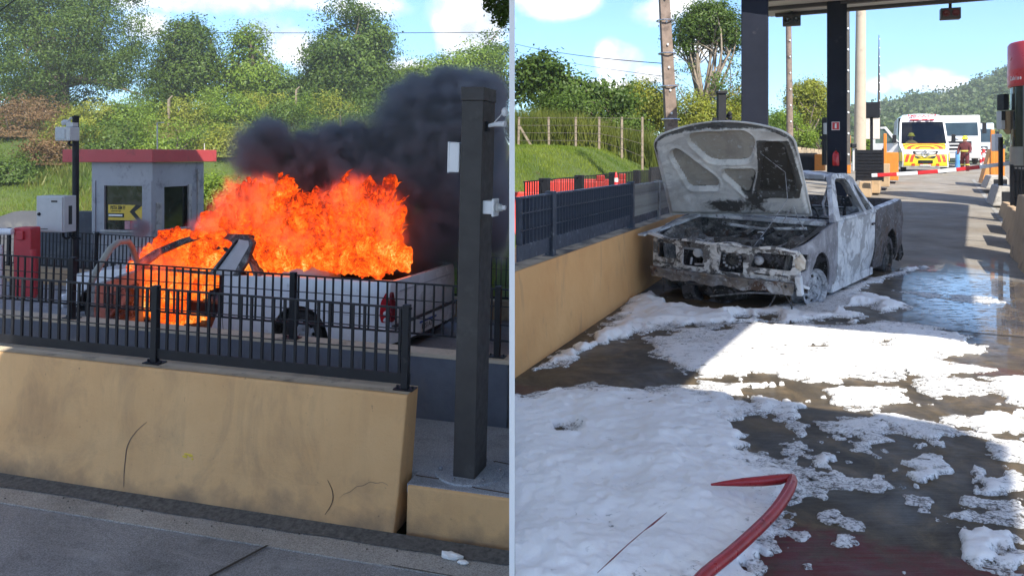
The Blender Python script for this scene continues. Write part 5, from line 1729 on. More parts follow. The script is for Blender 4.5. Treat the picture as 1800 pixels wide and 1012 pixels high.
PF = dict(
    door=[(1.40, .18), (1.40, .93), (2.75, .94), (2.7, .5), (2.5, .18)],
    cab=[(1.22, .93), (1.42, .935), (2.6, .94), (2.98, .955), (3.06, 1.15), (3.08, 1.38), (2.96, 1.475), (2.3, 1.47), (1.95, 1.36), (1.6, 1.2)],
    cab_holes=[rpoly([(1.50, .965), (2.55, .97), (2.78, 1.36), (2.68, 1.40), (2.34, 1.41), (2.0, 1.29), (1.7, 1.14)], .04), ],
    bed=[(3.5, .16), (2.55, .16), (2.72, .5), (2.78, .955), (3.2, .975), (4.2, 1.0), (4.98, 1.035), (5.04, .98), (5.05, .8), (5.03, .50), (5.0, .30), (4.6, .2), (4.28, .2)],
    rw=3.89, cb=3.3, roof=(2.28, 2.98), rz=1.455, lean=.75)
ro, tg, rp = pickup(ft, PF, wm, True)
b = MB(); panel(b, [(.17, .46), (.33, .475), (.345, .645), (.07, .66), (.1, .5)], [], side_map(1), .04, .08); b.build('headlight', M_lens, ft)
b = MB(); b.box((0, .0, .34), (1.5, .12, .2)); b.build('front_bumper', M_pwhite, ft, bevel=.03)
# closed bonnet
b = MB(); V, F = [], []
for j in range(11):
    for i_ in range(13):
        q = i_ / 12 * 2 - 1
        s = .06 + 1.17 * j / 10
        V.append((q * (lat(s, .85) - .06), s, .715 + .20 * (j / 10) ** .85 + .035 * (1 - q * q)))
F = [(j * 13 + i_, j * 13 + i_ + 1, (j + 1) * 13 + i_ + 1, (j + 1) * 13 + i_) for j in range(10) for i_ in range(12)]
b.add(V, F); b.build('bonnet', M_pwhite, ft, smooth=60)
# open driver's door swung forward and out
dh = thing_part('open_door', ft, T(.80, 1.42, 0) @ RZ(R(-64)))
b = MB(); panel(b, [(0, .2), (1.02, .2), (1.1, .5), (1.12, .93), (0, .93)], [], lambda s, z, t: Vector((.02 - t - .02 * ((z - .6) / .4) ** 2, s, z)), .07, .12); b.build('door_skin', M_pdoor, dh, smooth=50)
pts = [(0, .02, .93), (-.03, .12, 1.05), (-.10, .42, 1.30), (-.15, .62, 1.40), (-.155, .85, 1.42), (-.14, .98, 1.36), (-.05, 1.08, 1.1), (0, 1.1, .93)]
b = MB(); b.tube(pts, .035, 8); b.build('window_frame', pm('door_frame_grey', (.32, .33, .3), .5, var=.15), dh, smooth=60)
b = MB(); b.box((-.06, .5, .62), (.04, .7, .3)); b.box((-.08, .5, .4), (.05, .6, .12)); b.build('door_trim', M_pscorch, dh, bevel=.02)
# rear details
b = MB(); panel(b, rpoly([(4.975, .54), (5.05, .55), (5.048, .8), (5.02, .92), (4.965, .80), (4.955, .64)], .03, 4), [], lambda s, z, t: Vector((lat(s, z) + .012 - t, s, z)), .03, .05); tl = b.build('tail_light', M_lamp_red, ft, smooth=50)
b = MB(); panel(b, rpoly([(.69, .56), (.775, .54), (.775, .90), (.74, .92), (.69, .75)], .04, 4), [], lambda x, z, t: Vector((x, TL + .035 - t, z)), .03, .06); b.build('tail_light', pm('smoked_red_lens', (.2, .02, .03), .2), ft)
b = MB(); b.ell((.80, TL - .02, .66), (.03, .03, .03), 8, 6); b.ell((.80, TL - .02, .58), (.028, .028, .028), 8, 6); b.build('lens', M_lens, tl, smooth=60)
b = MB(); panel(b, rpoly([(-.8, .28), (.8, .28), (.82, .46), (.80, .48), (-.80, .48), (-.82, .46)], .03), [], lambda x, z, t: Vector((x, TL + .09 - .08 * (x / .8) ** 4 - t, z)), .08, .15); rbm = b.build('rear_bumper', M_pwhite, ft, smooth=50)
b = MB(); b.box((0, TL + .055, .495), (1.5, .06, .012)); b.build('bumper_step', M_black, rbm)
b = MB(); b.tube([(-.7, TL + .01, .25), (0, TL + .05, .23), (.74, TL - .02, .26)], .03, 6); b.build('underrun', M_black, ft)
b = MB(); b.box((.08, TL + .098, .375), (.40, .008, .135)); pl = b.build('number_plate', pm('plate_white', (.66, .67, .68), .4, var=.05), ft)
b = MB(); b.box((.08, TL + .104, .43), (.39, .005, .03)); b.build('plate_band', pm('plate_blue', (.03, .07, .28), .4), pl)
text('plate_lettering', 'MJS1A70', M_ink, pl, T(.08, TL + .103, .36) @ RZ(R(180)) @ RX(R(90)), .095, .001, bold=.001, sx=.82)
b = MB(); b.ell((.12, TL + .045, .74), (.045, .02, .06), 12, 8); b.build('tailgate_handle', M_grey_plastic, tg, smooth=60)
b = MB(); b.box((0, TL + .03, .90), (1.2, .012, .015)); b.build('tailgate_crease', pm('paint_shadow_line', (.4, .42, .45), .4), tg)
b = MB(); b.ell((.25, 3.55, .93), (.33, .4, .17), 20, 10); tag(b.build('load_cover', pm('pale_grey_dome', (.42, .43, .45), .5, var=.1), M=burnM, smooth=60), 'pale rounded bundle in the load bed of the burning pickup', 'bundle')
b = MB(); panel(b, [(2.61, .96), (2.90, .965), (3.03, 1.34), (3.0, 1.40), (2.86, 1.41)], [], lambda s, z, t: Vector((lat(s, z) + .004 - t, s, z)), .006, .1); b.build('rear_quarter_panel', pm('quarter_grey', (.46, .47, .49), .5, var=.1), ft)

b = MB()
for s_, z0, z1 in ((2.765, .17, .95), (1.392, .18, .92)):
    b.tube([side_map(1)(s_, z0 + (z1 - z0) * i / 6, -.002) for i in range(7)], .004, 4)
b.tube([side_map(1)(2.8 + 2.1 * i / 12, .60, -.001) for i in range(13)], .0035, 4)
b.build('panel_gap', M_ink, ft)
b = MB(); b.tube([side_map(1)(2.62 + .22 * i / 6, .965 + .43 * i / 6, -.012) for i in range(7)], .016, 5); b.build('door_seal', M_black, ft)
# ------------------------------------------------------------------ foam: a height field laid over the lane
def gpoly(pts): return [tuple(GP(x, y)[:2]) for x, y in pts]
def zp(pts): return [(895 + .5256 * x, 480 + .5256 * y) for x, y in pts]     # from the 1722 px enlargement of the lane
FOAM = [  # (outline, height, softness)
    (zp([(-40, 425), (150, 388), (300, 378), (450, 388), (600, 372), (700, 385), (780, 410), (900, 432), (1060, 472), (1040, 500), (950, 500), (870, 490), (800, 512), (812, 590), (880, 632), (960, 650), (1000, 700), (1052, 745), (960, 790), (915, 850), (870, 900), (930, 960), (900, 1010), (850, 1100), (-200, 1100), (-200, 500)]), .095, .40),
    (zp([(-40, 345), (60, 320), (200, 262), (320, 186), (420, 72), (470, 70), (560, 110), (700, 130), (900, 110), (1000, 90), (1080, 60), (1180, 20), (1300, -10), (1400, -20), (1300, 10), (1190, 60), (1290, 92), (1345, 112), (1200, 140), (1160, 170), (980, 172), (830, 168), (700, 175), (560, 185), (440, 205), (330, 240), (200, 290), (20, 362)]), .075, .14),
    (zp([(420, 200), (820, 166), (1150, 172), (1260, 160), (1440, 182), (1640, 262), (1400, 290), (1640, 325), (1500, 345), (1320, 340), (1250, 365), (1050, 368), (870, 350), (740, 345), (610, 352), (560, 300), (480, 270)]), .023, .06),
    (zp([(600, 360), (880, 350), (1010, 400), (1060, 470), (850, 450), (700, 400)]), .03, .05),
    (zp([(1050, 380), (1330, 380), (1320, 440), (1130, 450), (1050, 440)]), .02, .05),
    (zp([(1040, 490), (1250, 476), (1450, 490), (1470, 560), (1420, 590), (1360, 560), (1300, 540), (1180, 560), (1060, 560), (1000, 610), (920, 600)]), .02, .05),
    (zp([(1000, 620), (1170, 600), (1160, 660), (1080, 700), (990, 690)]), .025, .05),
    (zp([(1240, 610), (1400, 600), (1490, 650), (1480, 720), (1380, 740), (1300, 720), (1230, 690)]), .018, .05),
    (zp([(1540, 600), (1640, 585), (1740, 600), (1760, 730), (1640, 750), (1560, 740)]), .026, .08),
    (zp([(1545, 485), (1740, 470), (1740, 540), (1620, 540)]), .03, .05),
    (zp([(1620, 360), (1740, 330), (1740, 440), (1640, 440)]), .025, .05),
    (zp([(1345, 378), (1400, 378), (1410, 430), (1360, 420)]), .02, .03),
    (zp([(1440, 800), (1560, 790), (1560, 830), (1460, 830)]), .02, .03),
    (zp([(1580, 800), (1740, 790), (1740, 820), (1640, 830)]), .015, .03),
    (zp([(1505, 880), (1560, 845), (1640, 880), (1650, 910), (1590, 930), (1590, 960), (1560, 950), (1520, 910)]), .032, .03),
    (zp([(910, 880), (960, 850), (1020, 885), (1000, 910), (930, 925), (960, 895)]), .03, .03),
    (zp([(1085, 895), (1115, 885), (1115, 910), (1090, 912)]), .02, .02),
    (zp([(1265, 838), (1310, 840), (1315, 868), (1280, 860)]), .018, .02),
    (zp([(1245, 790), (1350, 790), (1340, 806), (1260, 808)]), .012, .02),
    (zp([(1450, 860), (1500, 850), (1510, 880), (1460, 890)]), .02, .02),
    (zp([(1610, 968), (1740, 940), (1740, 1000), (1660, 985)]), .02, .03),
    (zp([(950, 975), (1000, 962), (1045, 985), (1040, 1010), (960, 1010)]), .02, .02),
    (zp([(1080, 990), (1125, 990), (1125, 1012), (1085, 1012)]), .015, .02),
    (zp([(1220, 1000), (1320, 995), (1330, 1030), (1220, 1030)]), .015, .02),
    (zp([(1055, 825), (1090, 820), (1100, 835), (1060, 838)]), .012, .02),
    (zp([(1150, 832), (1205, 835), (1200, 848), (1150, 845)]), .012, .02),
    (zp([(1025, 795), (1060, 792), (1055, 806), (1030, 806)]), .012, .02),
    (zp([(850, 900), (930, 960), (900, 1010), (780, 1030), (700, 1100), (600, 1100), (780, 960)]), .03, .05),
    (zp([(880, 850), (960, 800), (930, 870), (870, 900)]), .02, .04),
    (zp([(1290, 60), (1640, 85), (1660, 95), (1600, 105), (1400, 80)]), .006, .05),
]
FOAM += [(zp(p), h, so) for p, h, so in (
    ([(930, 505), (1010, 482), (1060, 505), (1015, 600), (935, 640)], .018, .05), ([(1180, 470), (1500, 490), (1480, 600), (1250, 605), (1100, 600)], .015, .05),
    ([(1150, 375), (1335, 380), (1345, 445), (1150, 455)], .016, .05), ([(1480, 482), (1740, 462), (1740, 550), (1600, 562), (1500, 530)], .02, .05),
    ([(1000, 605), (1500, 605), (1490, 730), (1300, 742), (1050, 705)], .014, .05), ([(1380, 360), (1600, 340), (1620, 400), (1400, 430)], .012, .05),
    ([(1560, 560), (1740, 550), (1740, 620), (1600, 640)], .014, .05), ([(1200, 760), (1420, 750), (1400, 790), (1220, 795)], .009, .04), ([(1500, 740), (1700, 760), (1690, 800), (1520, 790)], .01, .04))]
HOLES = [zp([(820, 510), (925, 505), (925, 560), (900, 640), (860, 600), (815, 560)]), zp([(1010, 500), (1060, 500), (1010, 600), (970, 680), (960, 640), (1000, 580)]),
         zp([(1110, 600), (1245, 590), (1235, 650), (1170, 680), (1130, 660)]), zp([(1280, 515), (1310, 520), (1320, 570), (1290, 620), (1300, 720), (1270, 700), (1280, 600)]),
         zp([(755, 150), (800, 142), (800, 158), (760, 162)]), zp([(838, 138), (890, 140), (893, 162), (840, 160)]), zp([(690, 180), (740, 178), (740, 192), (690, 192)]), zp([(450, 205), (545, 202), (540, 212), (460, 212)]),
         zp([(1120, 112), (1230, 108), (1220, 135), (1130, 135)]), zp([(1000, 160), (1120, 150), (1120, 165), (1020, 170)]), zp([(1030, 238), (1060, 236), (1060, 246), (1032, 246)]), zp([(1180, 226), (1270, 228), (1260, 244), (1200, 240)]),
         zp([(1010, 470), (1120, 460), (1180, 485), (1040, 492)]), zp([(800, 395), (1000, 380), (1020, 420), (900, 430), (820, 415)]), zp([(790, 340), (880, 340), (870, 368), (800, 366)]),
         zp([(1580, 640), (1620, 630), (1640, 680), (1600, 670)]), zp([(168, 520), (205, 516), (200, 540), (175, 545)]), zp([(820, 980), (870, 970), (860, 1000), (822, 1000)])]
HOSE = [GP(x, y) for x, y in ((1244, 1010), (1275, 975), (1310, 935), (1345, 898), (1372, 868), (1388, 845))]


def foam_height(X, Y):
    d = np.full(X.shape, -9.0)
    h = np.zeros(X.shape)
    p = np.c_[X, Y]
    nL = fbm(p, 2.2, 4, 21) - .5
    nM = fbm(p, 7, 4, 31) - .5
    nS = fbm(p, 24, 3, 41) - .5
    for pl, hh, so in FOAM:
        sd_ = poly_dist(X, Y, gpoly(pl))
        small = min(1, hh / .03)
        sd_ = sd_ + (nL * .22 + nM * .20) * small + nS * .05
        t = 1 - np.exp(-np.clip(sd_, 0, None) / so)
        th = np.where(sd_ > 0, hh * t, -9)
        upd = th > h
        h = np.where(upd, th, h)
        d = np.maximum(d, sd_)
    for pl in HOLES:
        sd_ = poly_dist(X, Y, gpoly(pl)) + nM * .10 + nS * .06
        d = np.minimum(d, -sd_)
        h = np.where(sd_ > -.06, np.minimum(h, np.clip(-sd_, 0, .06) * .6), h)
    # lace: thin foam breaks into holes
    lace = fbm(p, 11, 4, 57) - .5
    gap = fbm(p, 3.5, 3, 77) - .5
    thin = np.clip(1 - h / .05, 0, 1)
    d = d - thin * np.clip(.16 * (gap * 3.2 + .12) + lace * .45, -.05, .4)
    hump = 1 + 1.5 * nL + .25 * nM * np.clip(h / .08, 0, 1)
    big = np.clip((h - .035) / .07, 0, 1)
    billow = np.clip(np.abs(fbm(p + .12 * np.c_[nM, nL], 1.6, 2, 91) - .5) * 3, 0, 1)
    z = h * hump + big * (.03 * (1 - billow) ** 2 - .008) + big * (.006 * nM + .0025 * nS) + np.clip(h, 0, .03) * nS * .5
    e = np.clip(d / .02, 0, 1)
    z = np.where(d > 0, np.maximum(z, .006) * np.sqrt(e) + .0025, np.clip(d * .8, -.04, 0))
    return z, d


def foam_patch(x0, x1, y0, y1, st):
    xs = np.arange(x0, x1 + st * .5, st)
    ys = np.arange(y0, y1 + st * .5, st)
    X, Y = np.meshgrid(xs, ys)
    X, Y = X.ravel(), Y.ravel()
    z, d = foam_height(X, Y)
    # keep it out of the wall and off the burnt truck
    wx = (X - .02) * math.sin(RW) + (Y - 5.92) * math.cos(RW)
    wy = -(X - .02) * math.cos(RW) + (Y - 5.92) * math.sin(RW)
    lim = poly_dist(X, Y, [tuple(GP(x, y)[:2]) for x, y in ((1130, 510), (1370, 548), (1462, 556), (1585, 478), (1500, 430), (1300, 430))])
    z = np.where(lim > 0, np.minimum(z, .018), z)
    n, m = len(xs), len(ys)
    i = (np.arange(m - 1)[:, None] * n + np.arange(n - 1)[None, :]).ravel()
    F = np.c_[i, i + 1, i + n + 1, i + n]
    ok = (d[F].max(axis=1) > -.012) & ~((wy[F] > .02) & (wx[F] > 0)).all(axis=1)
    F = F[ok]
    used, inv = np.unique(F.ravel(), return_inverse=True)
    V = np.c_[X, Y, z]
    return V[used], inv.reshape(F.shape), np.clip(z[used] / .05, 0, 1)


Vs, Fs, As, off = [], [], [], 0
for (x0, x1, y0, y1, st) in ((.012, 3.6, 2.9, 4.412, .011), (.012, 5.0, 4.4, 6.415, .015), (.012, 5.6, 6.4, 9.22, .02), (1.2, 7.0, 9.2, 13, .03)):
    V, F, A = foam_patch(x0, x1, y0, y1, st)
    Vs.append(V); Fs.append(F + off); As.append(A); off += len(V)


def foam_mat():
    q = NT('fire_foam')
    v = q.coord()
    th = q.n('ShaderNodeAttribute', attribute_name='thick').outputs['Fac']
    n1 = q.noise(26, 6, .65, v)
    c = q.ramp(q.math('ADD', th, q.math('MULTIPLY', n1, .5)), [(.3, (.55, .56, .57)), (.6, (.80, .805, .81)), (.95, (.88, .88, .88))])
    sp = q.ramp(q.noise(9, 8, .72, q.coord(loc=(3, 1, 2)), .5), [(.66, 0.0), (.74, 1.0)])
    c = q.mix(q.math('MULTIPLY', sp, .22), c, (.5, .43, .33))
    sp2 = q.ramp(q.noise(60, 3, .6, v), [(.70, 0.0), (.76, 1.0)])
    c = q.mix(q.math('MULTIPLY', sp2, .4), c, (.25, .24, .22))
    b = q.bsdf(Base_Color=c, Roughness=.55, Normal=q.bump(q.math('ADD', q.noise(40, 6, .6), q.math('MULTIPLY', q.noise(160, 3), .5)), .28, .012))
    b.inputs['Subsurface Weight'].default_value = .25
    lace = q.noise(15, 9, .7, q.coord(scale=(1, 1.5, 1), rot=(0, 0, R(28))), .6)
    gapf = q.math('SUBTRACT', q.ramp(lace, [(.36, 1.0), (.50, 0.0)]), q.math('MULTIPLY', th, .9), True)
    fine = q.math('MULTIPLY', q.ramp(q.noise(70, 4, .6, v), [(.40, 1.0), (.52, 0.0)]), q.ramp(th, [(.10, .8), (.55, 0.0)]))
    tr = q.n('ShaderNodeBsdfTransparent')
    mx = q.n('ShaderNodeMixShader'); q.set(mx.inputs[0], q.math('MAXIMUM', q.math('MULTIPLY', gapf, 1.5, True), fine, True))
    q.t.links.new(b.outputs[0], mx.inputs[1]); q.t.links.new(tr.outputs[0], mx.inputs[2]); q.t.links.new(mx.outputs[0], q.out.inputs[0])
    b.inputs['Subsurface Radius'].default_value = (.03, .035, .04)
    b.inputs['Subsurface Scale'].default_value = .6
    return q.m


me = np_mesh('foam', np.concatenate(Vs), np.concatenate(Fs), foam_mat(), True, vattr={'thick': np.concatenate(As)})
tag(inst('foam', me), kind='stuff')

# red lay-flat hose folded on itself in the foam
M_hose = pm('red_hose', (.33, .018, .022), .34, var=.2, scale=14, bump=.12, bscale=120, dirt=((.14, .02, .02), 9, .66))
hz = lambda p, z: Vector((p.x, p.y, z))
def spline(pts, n=8):
    o = []
    for i in range(len(pts) - 1):
        p0, p1, p2, p3 = pts[max(i - 1, 0)], pts[i], pts[i + 1], pts[min(i + 2, len(pts) - 1)]
        for k in range(n):
            t = k / n
            o.append(.5 * ((2 * p1) + (-p0 + p2) * t + (2 * p0 - 5 * p1 + 4 * p2 - p3) * t * t + (-p0 + 3 * p1 - 3 * p2 + p3) * t ** 3))
    o.append(pts[-1]); return o


hos = thing('fire_hose', 'red lay flat fire hose folded back on itself in the foam', 'hose', T(0, 0, 0))
pts = spline([GP(1215, 1040, .1)] + [GP(x, y, .11) for x, y in ((1238, 1010), (1284, 972), (1324, 936), (1358, 902), (1380, 872), (1391, 850), (1392, 836))], 6)
b = MB(); b.tube(pts, [.026] * (len(pts) - 6) + [.0245, .024, .023, .022, .019, .015], 12, flat=.85)
b.tube([p + Vector((.0, 0, .0)) for p in pts[2:-3]], .0255, 4)
b.build('hose_run', M_hose, hos, smooth=50)
pts = [GP(x, y, .115) for x, y in ((1388, 838), (1370, 842), (1340, 845), (1305, 847), (1275, 849), (1250, 851))]
b = MB(); b.tube(pts, [.016, .024, .023, .019, .012, .005], 10, flat=1.0, up=(0, 0, 1)); b.build('folded_end', M_hose, hos, smooth=50)
b = MB(); b.tube([GP(x, y, z) for x, y, z in ((1172, 900, .10), (1160, 910, .128), (1148, 920, .13), (1132, 932, .12), (1105, 955, .125), (1078, 980, .125), (1050, 1006, .12))], [.001, .003, .004, .0015, .002, .0025, .001], 6); b.build('buried_part', pm('dark_hose', (.16, .015, .02), .5, var=.3), hos)

# ------------------------------------------------------------------ ambulance, lorries and firefighters
def car_axes(px, Z, gz, rot): 
    x = (px - 900) / FPX * Z
    return T(x, Z, gz) @ RZ(rot)


def clear_glass(name, tint):
    q = NT(name)
    t = q.n('ShaderNodeBsdfTransparent'); q.set(t.inputs[0], tint)
    g = q.n('ShaderNodeBsdfGlossy'); g.inputs['Roughness'].default_value = .03
    f = q.n('ShaderNodeFresnel'); f.inputs[0].default_value = 1.5
    m = q.n('ShaderNodeMixShader'); q.set(m.inputs[0], q.math('ADD', f.outputs[0], .03))
    q.t.links.new(t.outputs[0], m.inputs[1]); q.t.links.new(g.outputs[0], m.inputs[2]); q.t.links.new(m.outputs[0], q.out.inputs[0])
    return q.m


AZ = 34.6
ag = P(1628, 306, AZ).z
am = thing('ambulance', 'white ambulance with yellow and red chevrons and its door open, facing down the lane', 'ambulance', car_axes(1627, AZ, ag, R(-22)))
M_vanw = pm('ambulance_white', (.74, .75, .76), .3, var=.03, coat=.4)
M_vany = pm('fluorescent_yellow', (.80, .62, .03), .4, var=.05)
M_vanr = pm('fluorescent_red', (.72, .07, .03), .4, var=.05)
HW = .98
def vw(s, z):
    x = HW - .10 * max(0, (z - 1.25)) / 1.4
    if s < .6: x -= .10 * ((.6 - s) / .6) ** 2
    if z > 2.35: x -= .16 * ((z - 2.35) / .4) ** 2
    return x


prof = [(.10, .30), (.04, .45), (.02, .75), (.05, .92), (.14, 1.05), (.45, 1.22), (.72, 1.33), (1.02, 1.75), (1.30, 2.16), (1.42, 2.32), (1.62, 2.55), (1.95, 2.70), (2.6, 2.74), (5.6, 2.72), (5.75, 2.5), (5.8, .35)]
b = MB()
nx_ = 8
QS = [-1, -.92, -.6, -.3, 0, .3, .6, .92, 1]
V, F = [], []
for (s, z) in prof:
    for i in range(nx_ + 1):
        q = QS[i]
        cv = .10 * q * q if s < 3 else 0
        cv *= 1.0 if z > .6 else .8
        V.append((q * vw(s, z), s + cv, z - (.05 * q * q if z > 2.5 else 0)))
m = len(prof)
F = [(j * (nx_ + 1) + i, j * (nx_ + 1) + i + 1, (j + 1) * (nx_ + 1) + i + 1, (j + 1) * (nx_ + 1) + i) for j in range(m - 1) for i in range(nx_) if not (6 <= j <= 8 and 1 <= i <= 6)]
for sd_ in (0, nx_):
    F.append(tuple(j * (nx_ + 1) + sd_ for j in range(m)))
b.add(V, F)
b.build('body', M_vanw, am, smooth=35)
def front_pt(q, k, off=.006):
    """point on the nose: q across -1..1, k along the profile from its foot"""
    i = min(int(k), m - 2); f = k - i
    s = prof[i][0] * (1 - f) + prof[i + 1][0] * f
    z = prof[i][1] * (1 - f) + prof[i + 1][1] * f
    ds, dz = prof[i + 1][0] - prof[i][0], prof[i + 1][1] - prof[i][1]
    L_ = math.hypot(ds, dz)
    return Vector((q * vw(s, z), s + .10 * q * q * (1.0 if z > .6 else .8) - off * dz / L_, z + off * ds / L_))


def front_patch(q0, q1, k0, k1, name, mat, off=.006, n=4, skew=0.0):
    b = MB(); V = []
    ks = [k0 + (k1 - k0) * j / 6 for j in range(7)]
    for k in ks:
        for i in range(n + 1):
            q = q0 + (q1 - q0) * i / n
            V.append(front_pt(q + skew * (k - k0), k, off))
    b.add(V, [(j * (n + 1) + i, j * (n + 1) + i + 1, (j + 1) * (n + 1) + i + 1, (j + 1) * (n + 1) + i) for j in range(6) for i in range(n)])
    return b.build(name, mat, am)


front_patch(-.93, .93, 6.05, 8.95, 'windscreen', clear_glass('windscreen_glass', (.42, .46, .45)), -.004)
b = MB(); b.box((0, 1.25, 1.18), (1.7, .5, .12)); b.box((0, 2.5, 1.5), (1.8, .05, 2.1)); b.build('dashboard', M_black, am)
front_patch(-.86, .86, 4.1, 5.95, 'bonnet_panel', M_vany, .010, 10)
for (r0, r1) in ((.28, .45), (.62, .80), (.97, 1.12)):
    b = MB(); V = []
    n = 16
    for j in range(n + 1):
        a = math.pi * j / n
        for rr in (r0, r1):
            q, k = math.cos(a) * rr * .95, 4.15 + math.sin(a) * rr * 1.75
            V.append(front_pt(max(-.86, min(.86, q)), min(k, 5.94), .018))
    b.add(V, [(2 * j, 2 * j + 1, 2 * j + 3, 2 * j + 2) for j in range(n)]); b.build('chevron', M_vanr, am)
front_patch(-.95, .95, .35, 2.6, 'bumper_panel', M_vany, .012, 10)
for q0 in (-.92, -.70, .56, .78):
    sgn = 1 if q0 < 0 else -1
    front_patch(q0, q0 + .14, 1.25, 2.55, 'chevron', M_vanr, .022, 2, skew=.08 * sgn)
for q0 in (-.60, -.25, .12, .46):
    front_patch(q0, q0 + .14, .4, 1.0, 'chevron', M_vanr, .022, 2)
for q0 in (-1, 1):
    front_patch(.60 * q0, .90 * q0, 2.75, 3.7, 'headlight', pm('headlamp', (.6, .62, .66), .1, var=.2, scale=8), .02, 4)
b = MB(); V = []
gr = [(-.50, 3.5), (.50, 3.5), (.56, 3.3), (.44, 1.9), (.36, 1.75), (-.36, 1.75), (-.44, 1.9), (-.56, 3.3)]
b.add([front_pt(q, k, .03) for q, k in gr] + [front_pt(q, k, .0) for q, k in gr], [tuple(range(8))] + [(k, (k + 1) % 8, (k + 1) % 8 + 8, k + 8) for k in range(8)])
grl = b.build('grille', M_black, am)
for k in (2.15, 2.5, 2.85, 3.2):
    b = MB(); b.tube([front_pt(q, k, .035) for q in np.linspace(-.45, .45, 7)], .012, 5); b.build('grille_bar', M_grey_plastic, grl)
c0 = front_pt(0, 2.75, .055)
b = MB(); b.tube([c0 + Vector((.135 * math.cos(a), 0, .135 * math.sin(a))) for a in np.linspace(0, 2 * math.pi, 22)], .016, 6)
for a in (90, 210, 330):
    b.bar(c0, c0 + Vector((.13 * math.cos(R(a)), 0, .13 * math.sin(R(a)))), .03, .012)
b.build('emblem', M_chrome, grl)
front_patch(-.32, .32, 1.05, 1.5, 'lower_grille', M_black, .03, 4)
front_patch(-.24, .24, .45, .85, 'number_plate', M_white_flat, .035, 3)
lb = MB(); lb.bar((-.50, 1.45, 2.42), (.50, 1.45, 2.42), .1, .05)
lbo = lb.build('lightbar', pm('light_bar_red', (.55, .02, .05), .25), am, bevel=.015)
b = MB(); b.bar((-.35, 1.45, 2.38), (-.35, 1.48, 2.28), .04, .04); b.bar((.35, 1.45, 2.38), (.35, 1.48, 2.28), .04, .04); b.build('bracket', M_black, lbo)
b = MB(); b.bar((-.15, 1.40, 2.42), (-.01, 1.395, 2.42), .102, .054); b.bar((.2, 1.395, 2.42), (.3, 1.395, 2.42), .102, .054); b.build('lens', pm('pink_lens', (.7, .35, .4), .2), lbo)
text('lettering', 'AMBULANCIA', M_red_vinyl, am, T(0, 1.56, 2.60) @ RX(R(48)), .20, .004, bold=.004, sx=.95)
for s_ in (-1, 1):
    b = MB(); b.tube([(s_ * .92, .95, 1.35), (s_ * 1.10, .88, 1.42)], .025, 6); b.box((s_ * 1.17, .86, 1.55), (.16, .12, .36)); b.build('mirror', M_black, am, bevel=.03)
    o = thing_part('wheel', am, T(s_ * .80, .95, .34) @ RY(R(90) * s_))
    b = MB(); b.lathe([(.2, -.11), (.32, -.1), (.345, -.06), (.345, .06), (.32, .1), (.2, .11)], 28, closed=True); b.build('tyre', M_rubber, o, smooth=40)
    b = MB(); b.lathe([(.0001, .06), (.06, .06), (.14, .04), (.2, .09)], 20); b.build('rim', M_chrome, o, smooth=40)
    b = MB(); panel(b, [(s, z) for s, z in ((.08, .55), (5.75, .55), (5.75, 1.0), (.1, .95))], [arc(.95, .33, .42, 30, 150, 8)[::-1]] if False else [], lambda s, z, t: Vector((s_ * (vw(s, z) + .008 - t), s + (.1 if s < .7 else .0) * 0, z)), .006, .5); b.build('side_stripe', M_vany, am)
    for k in range(6):
        b = MB(); b.add([(s_ * (vw(1.2, .6) + .014), .9 + k * .8, .55), (s_ * (vw(1.2, .6) + .014), 1.2 + k * .8, .55), (s_ * (vw(1.2, 1) + .014), 1.55 + k * .8, .97), (s_ * (vw(1.2, 1) + .014), 1.25 + k * .8, .97)], [(0, 1, 2, 3)]); b.build('chevron', M_vanr, am)
# open passenger-side door (image left)
od = thing_part('open_door', am, T(-.97, .95, 0) @ RZ(R(62)))
dm_ = lambda s, z, t: Vector((-.0 - t - .10 * max(0, z - 1.25) / 1.4 * -1, s, z))
b = MB(); panel(b, [(0, .45), (1.15, .45), (1.2, 1.0), (1.18, 2.1), (.62, 2.12), (.02, 1.42)], [rpoly([(.12, 1.36), (1.08, 1.36), (1.08, 2.02), (.66, 2.03)], .04)], dm_, .06, .25); b.build('door_skin', M_vanw, od)
b = MB(); b.add([dm_(.12, 1.36, .03), dm_(1.08, 1.36, .03), dm_(1.08, 2.02, .03), dm_(.66, 2.03, .03)], [(0, 1, 2, 3)]); b.build('window', pm('tinted_glass', (.12, .17, .15), .1, spec=.7), od)
b = MB(); b.box((-.005, .6, .78), (.012, 1.0, .3)); b.build('stripe', M_vany, od)
for k in range(3):
    b = MB(); b.add([(-.013, .15 + k * .34, .64), (-.013, .30 + k * .34, .64), (-.013, .42 + k * .34, .92), (-.013, .27 + k * .34, .92)], [(0, 1, 2, 3)]); b.build('chevron', M_vanr, od)

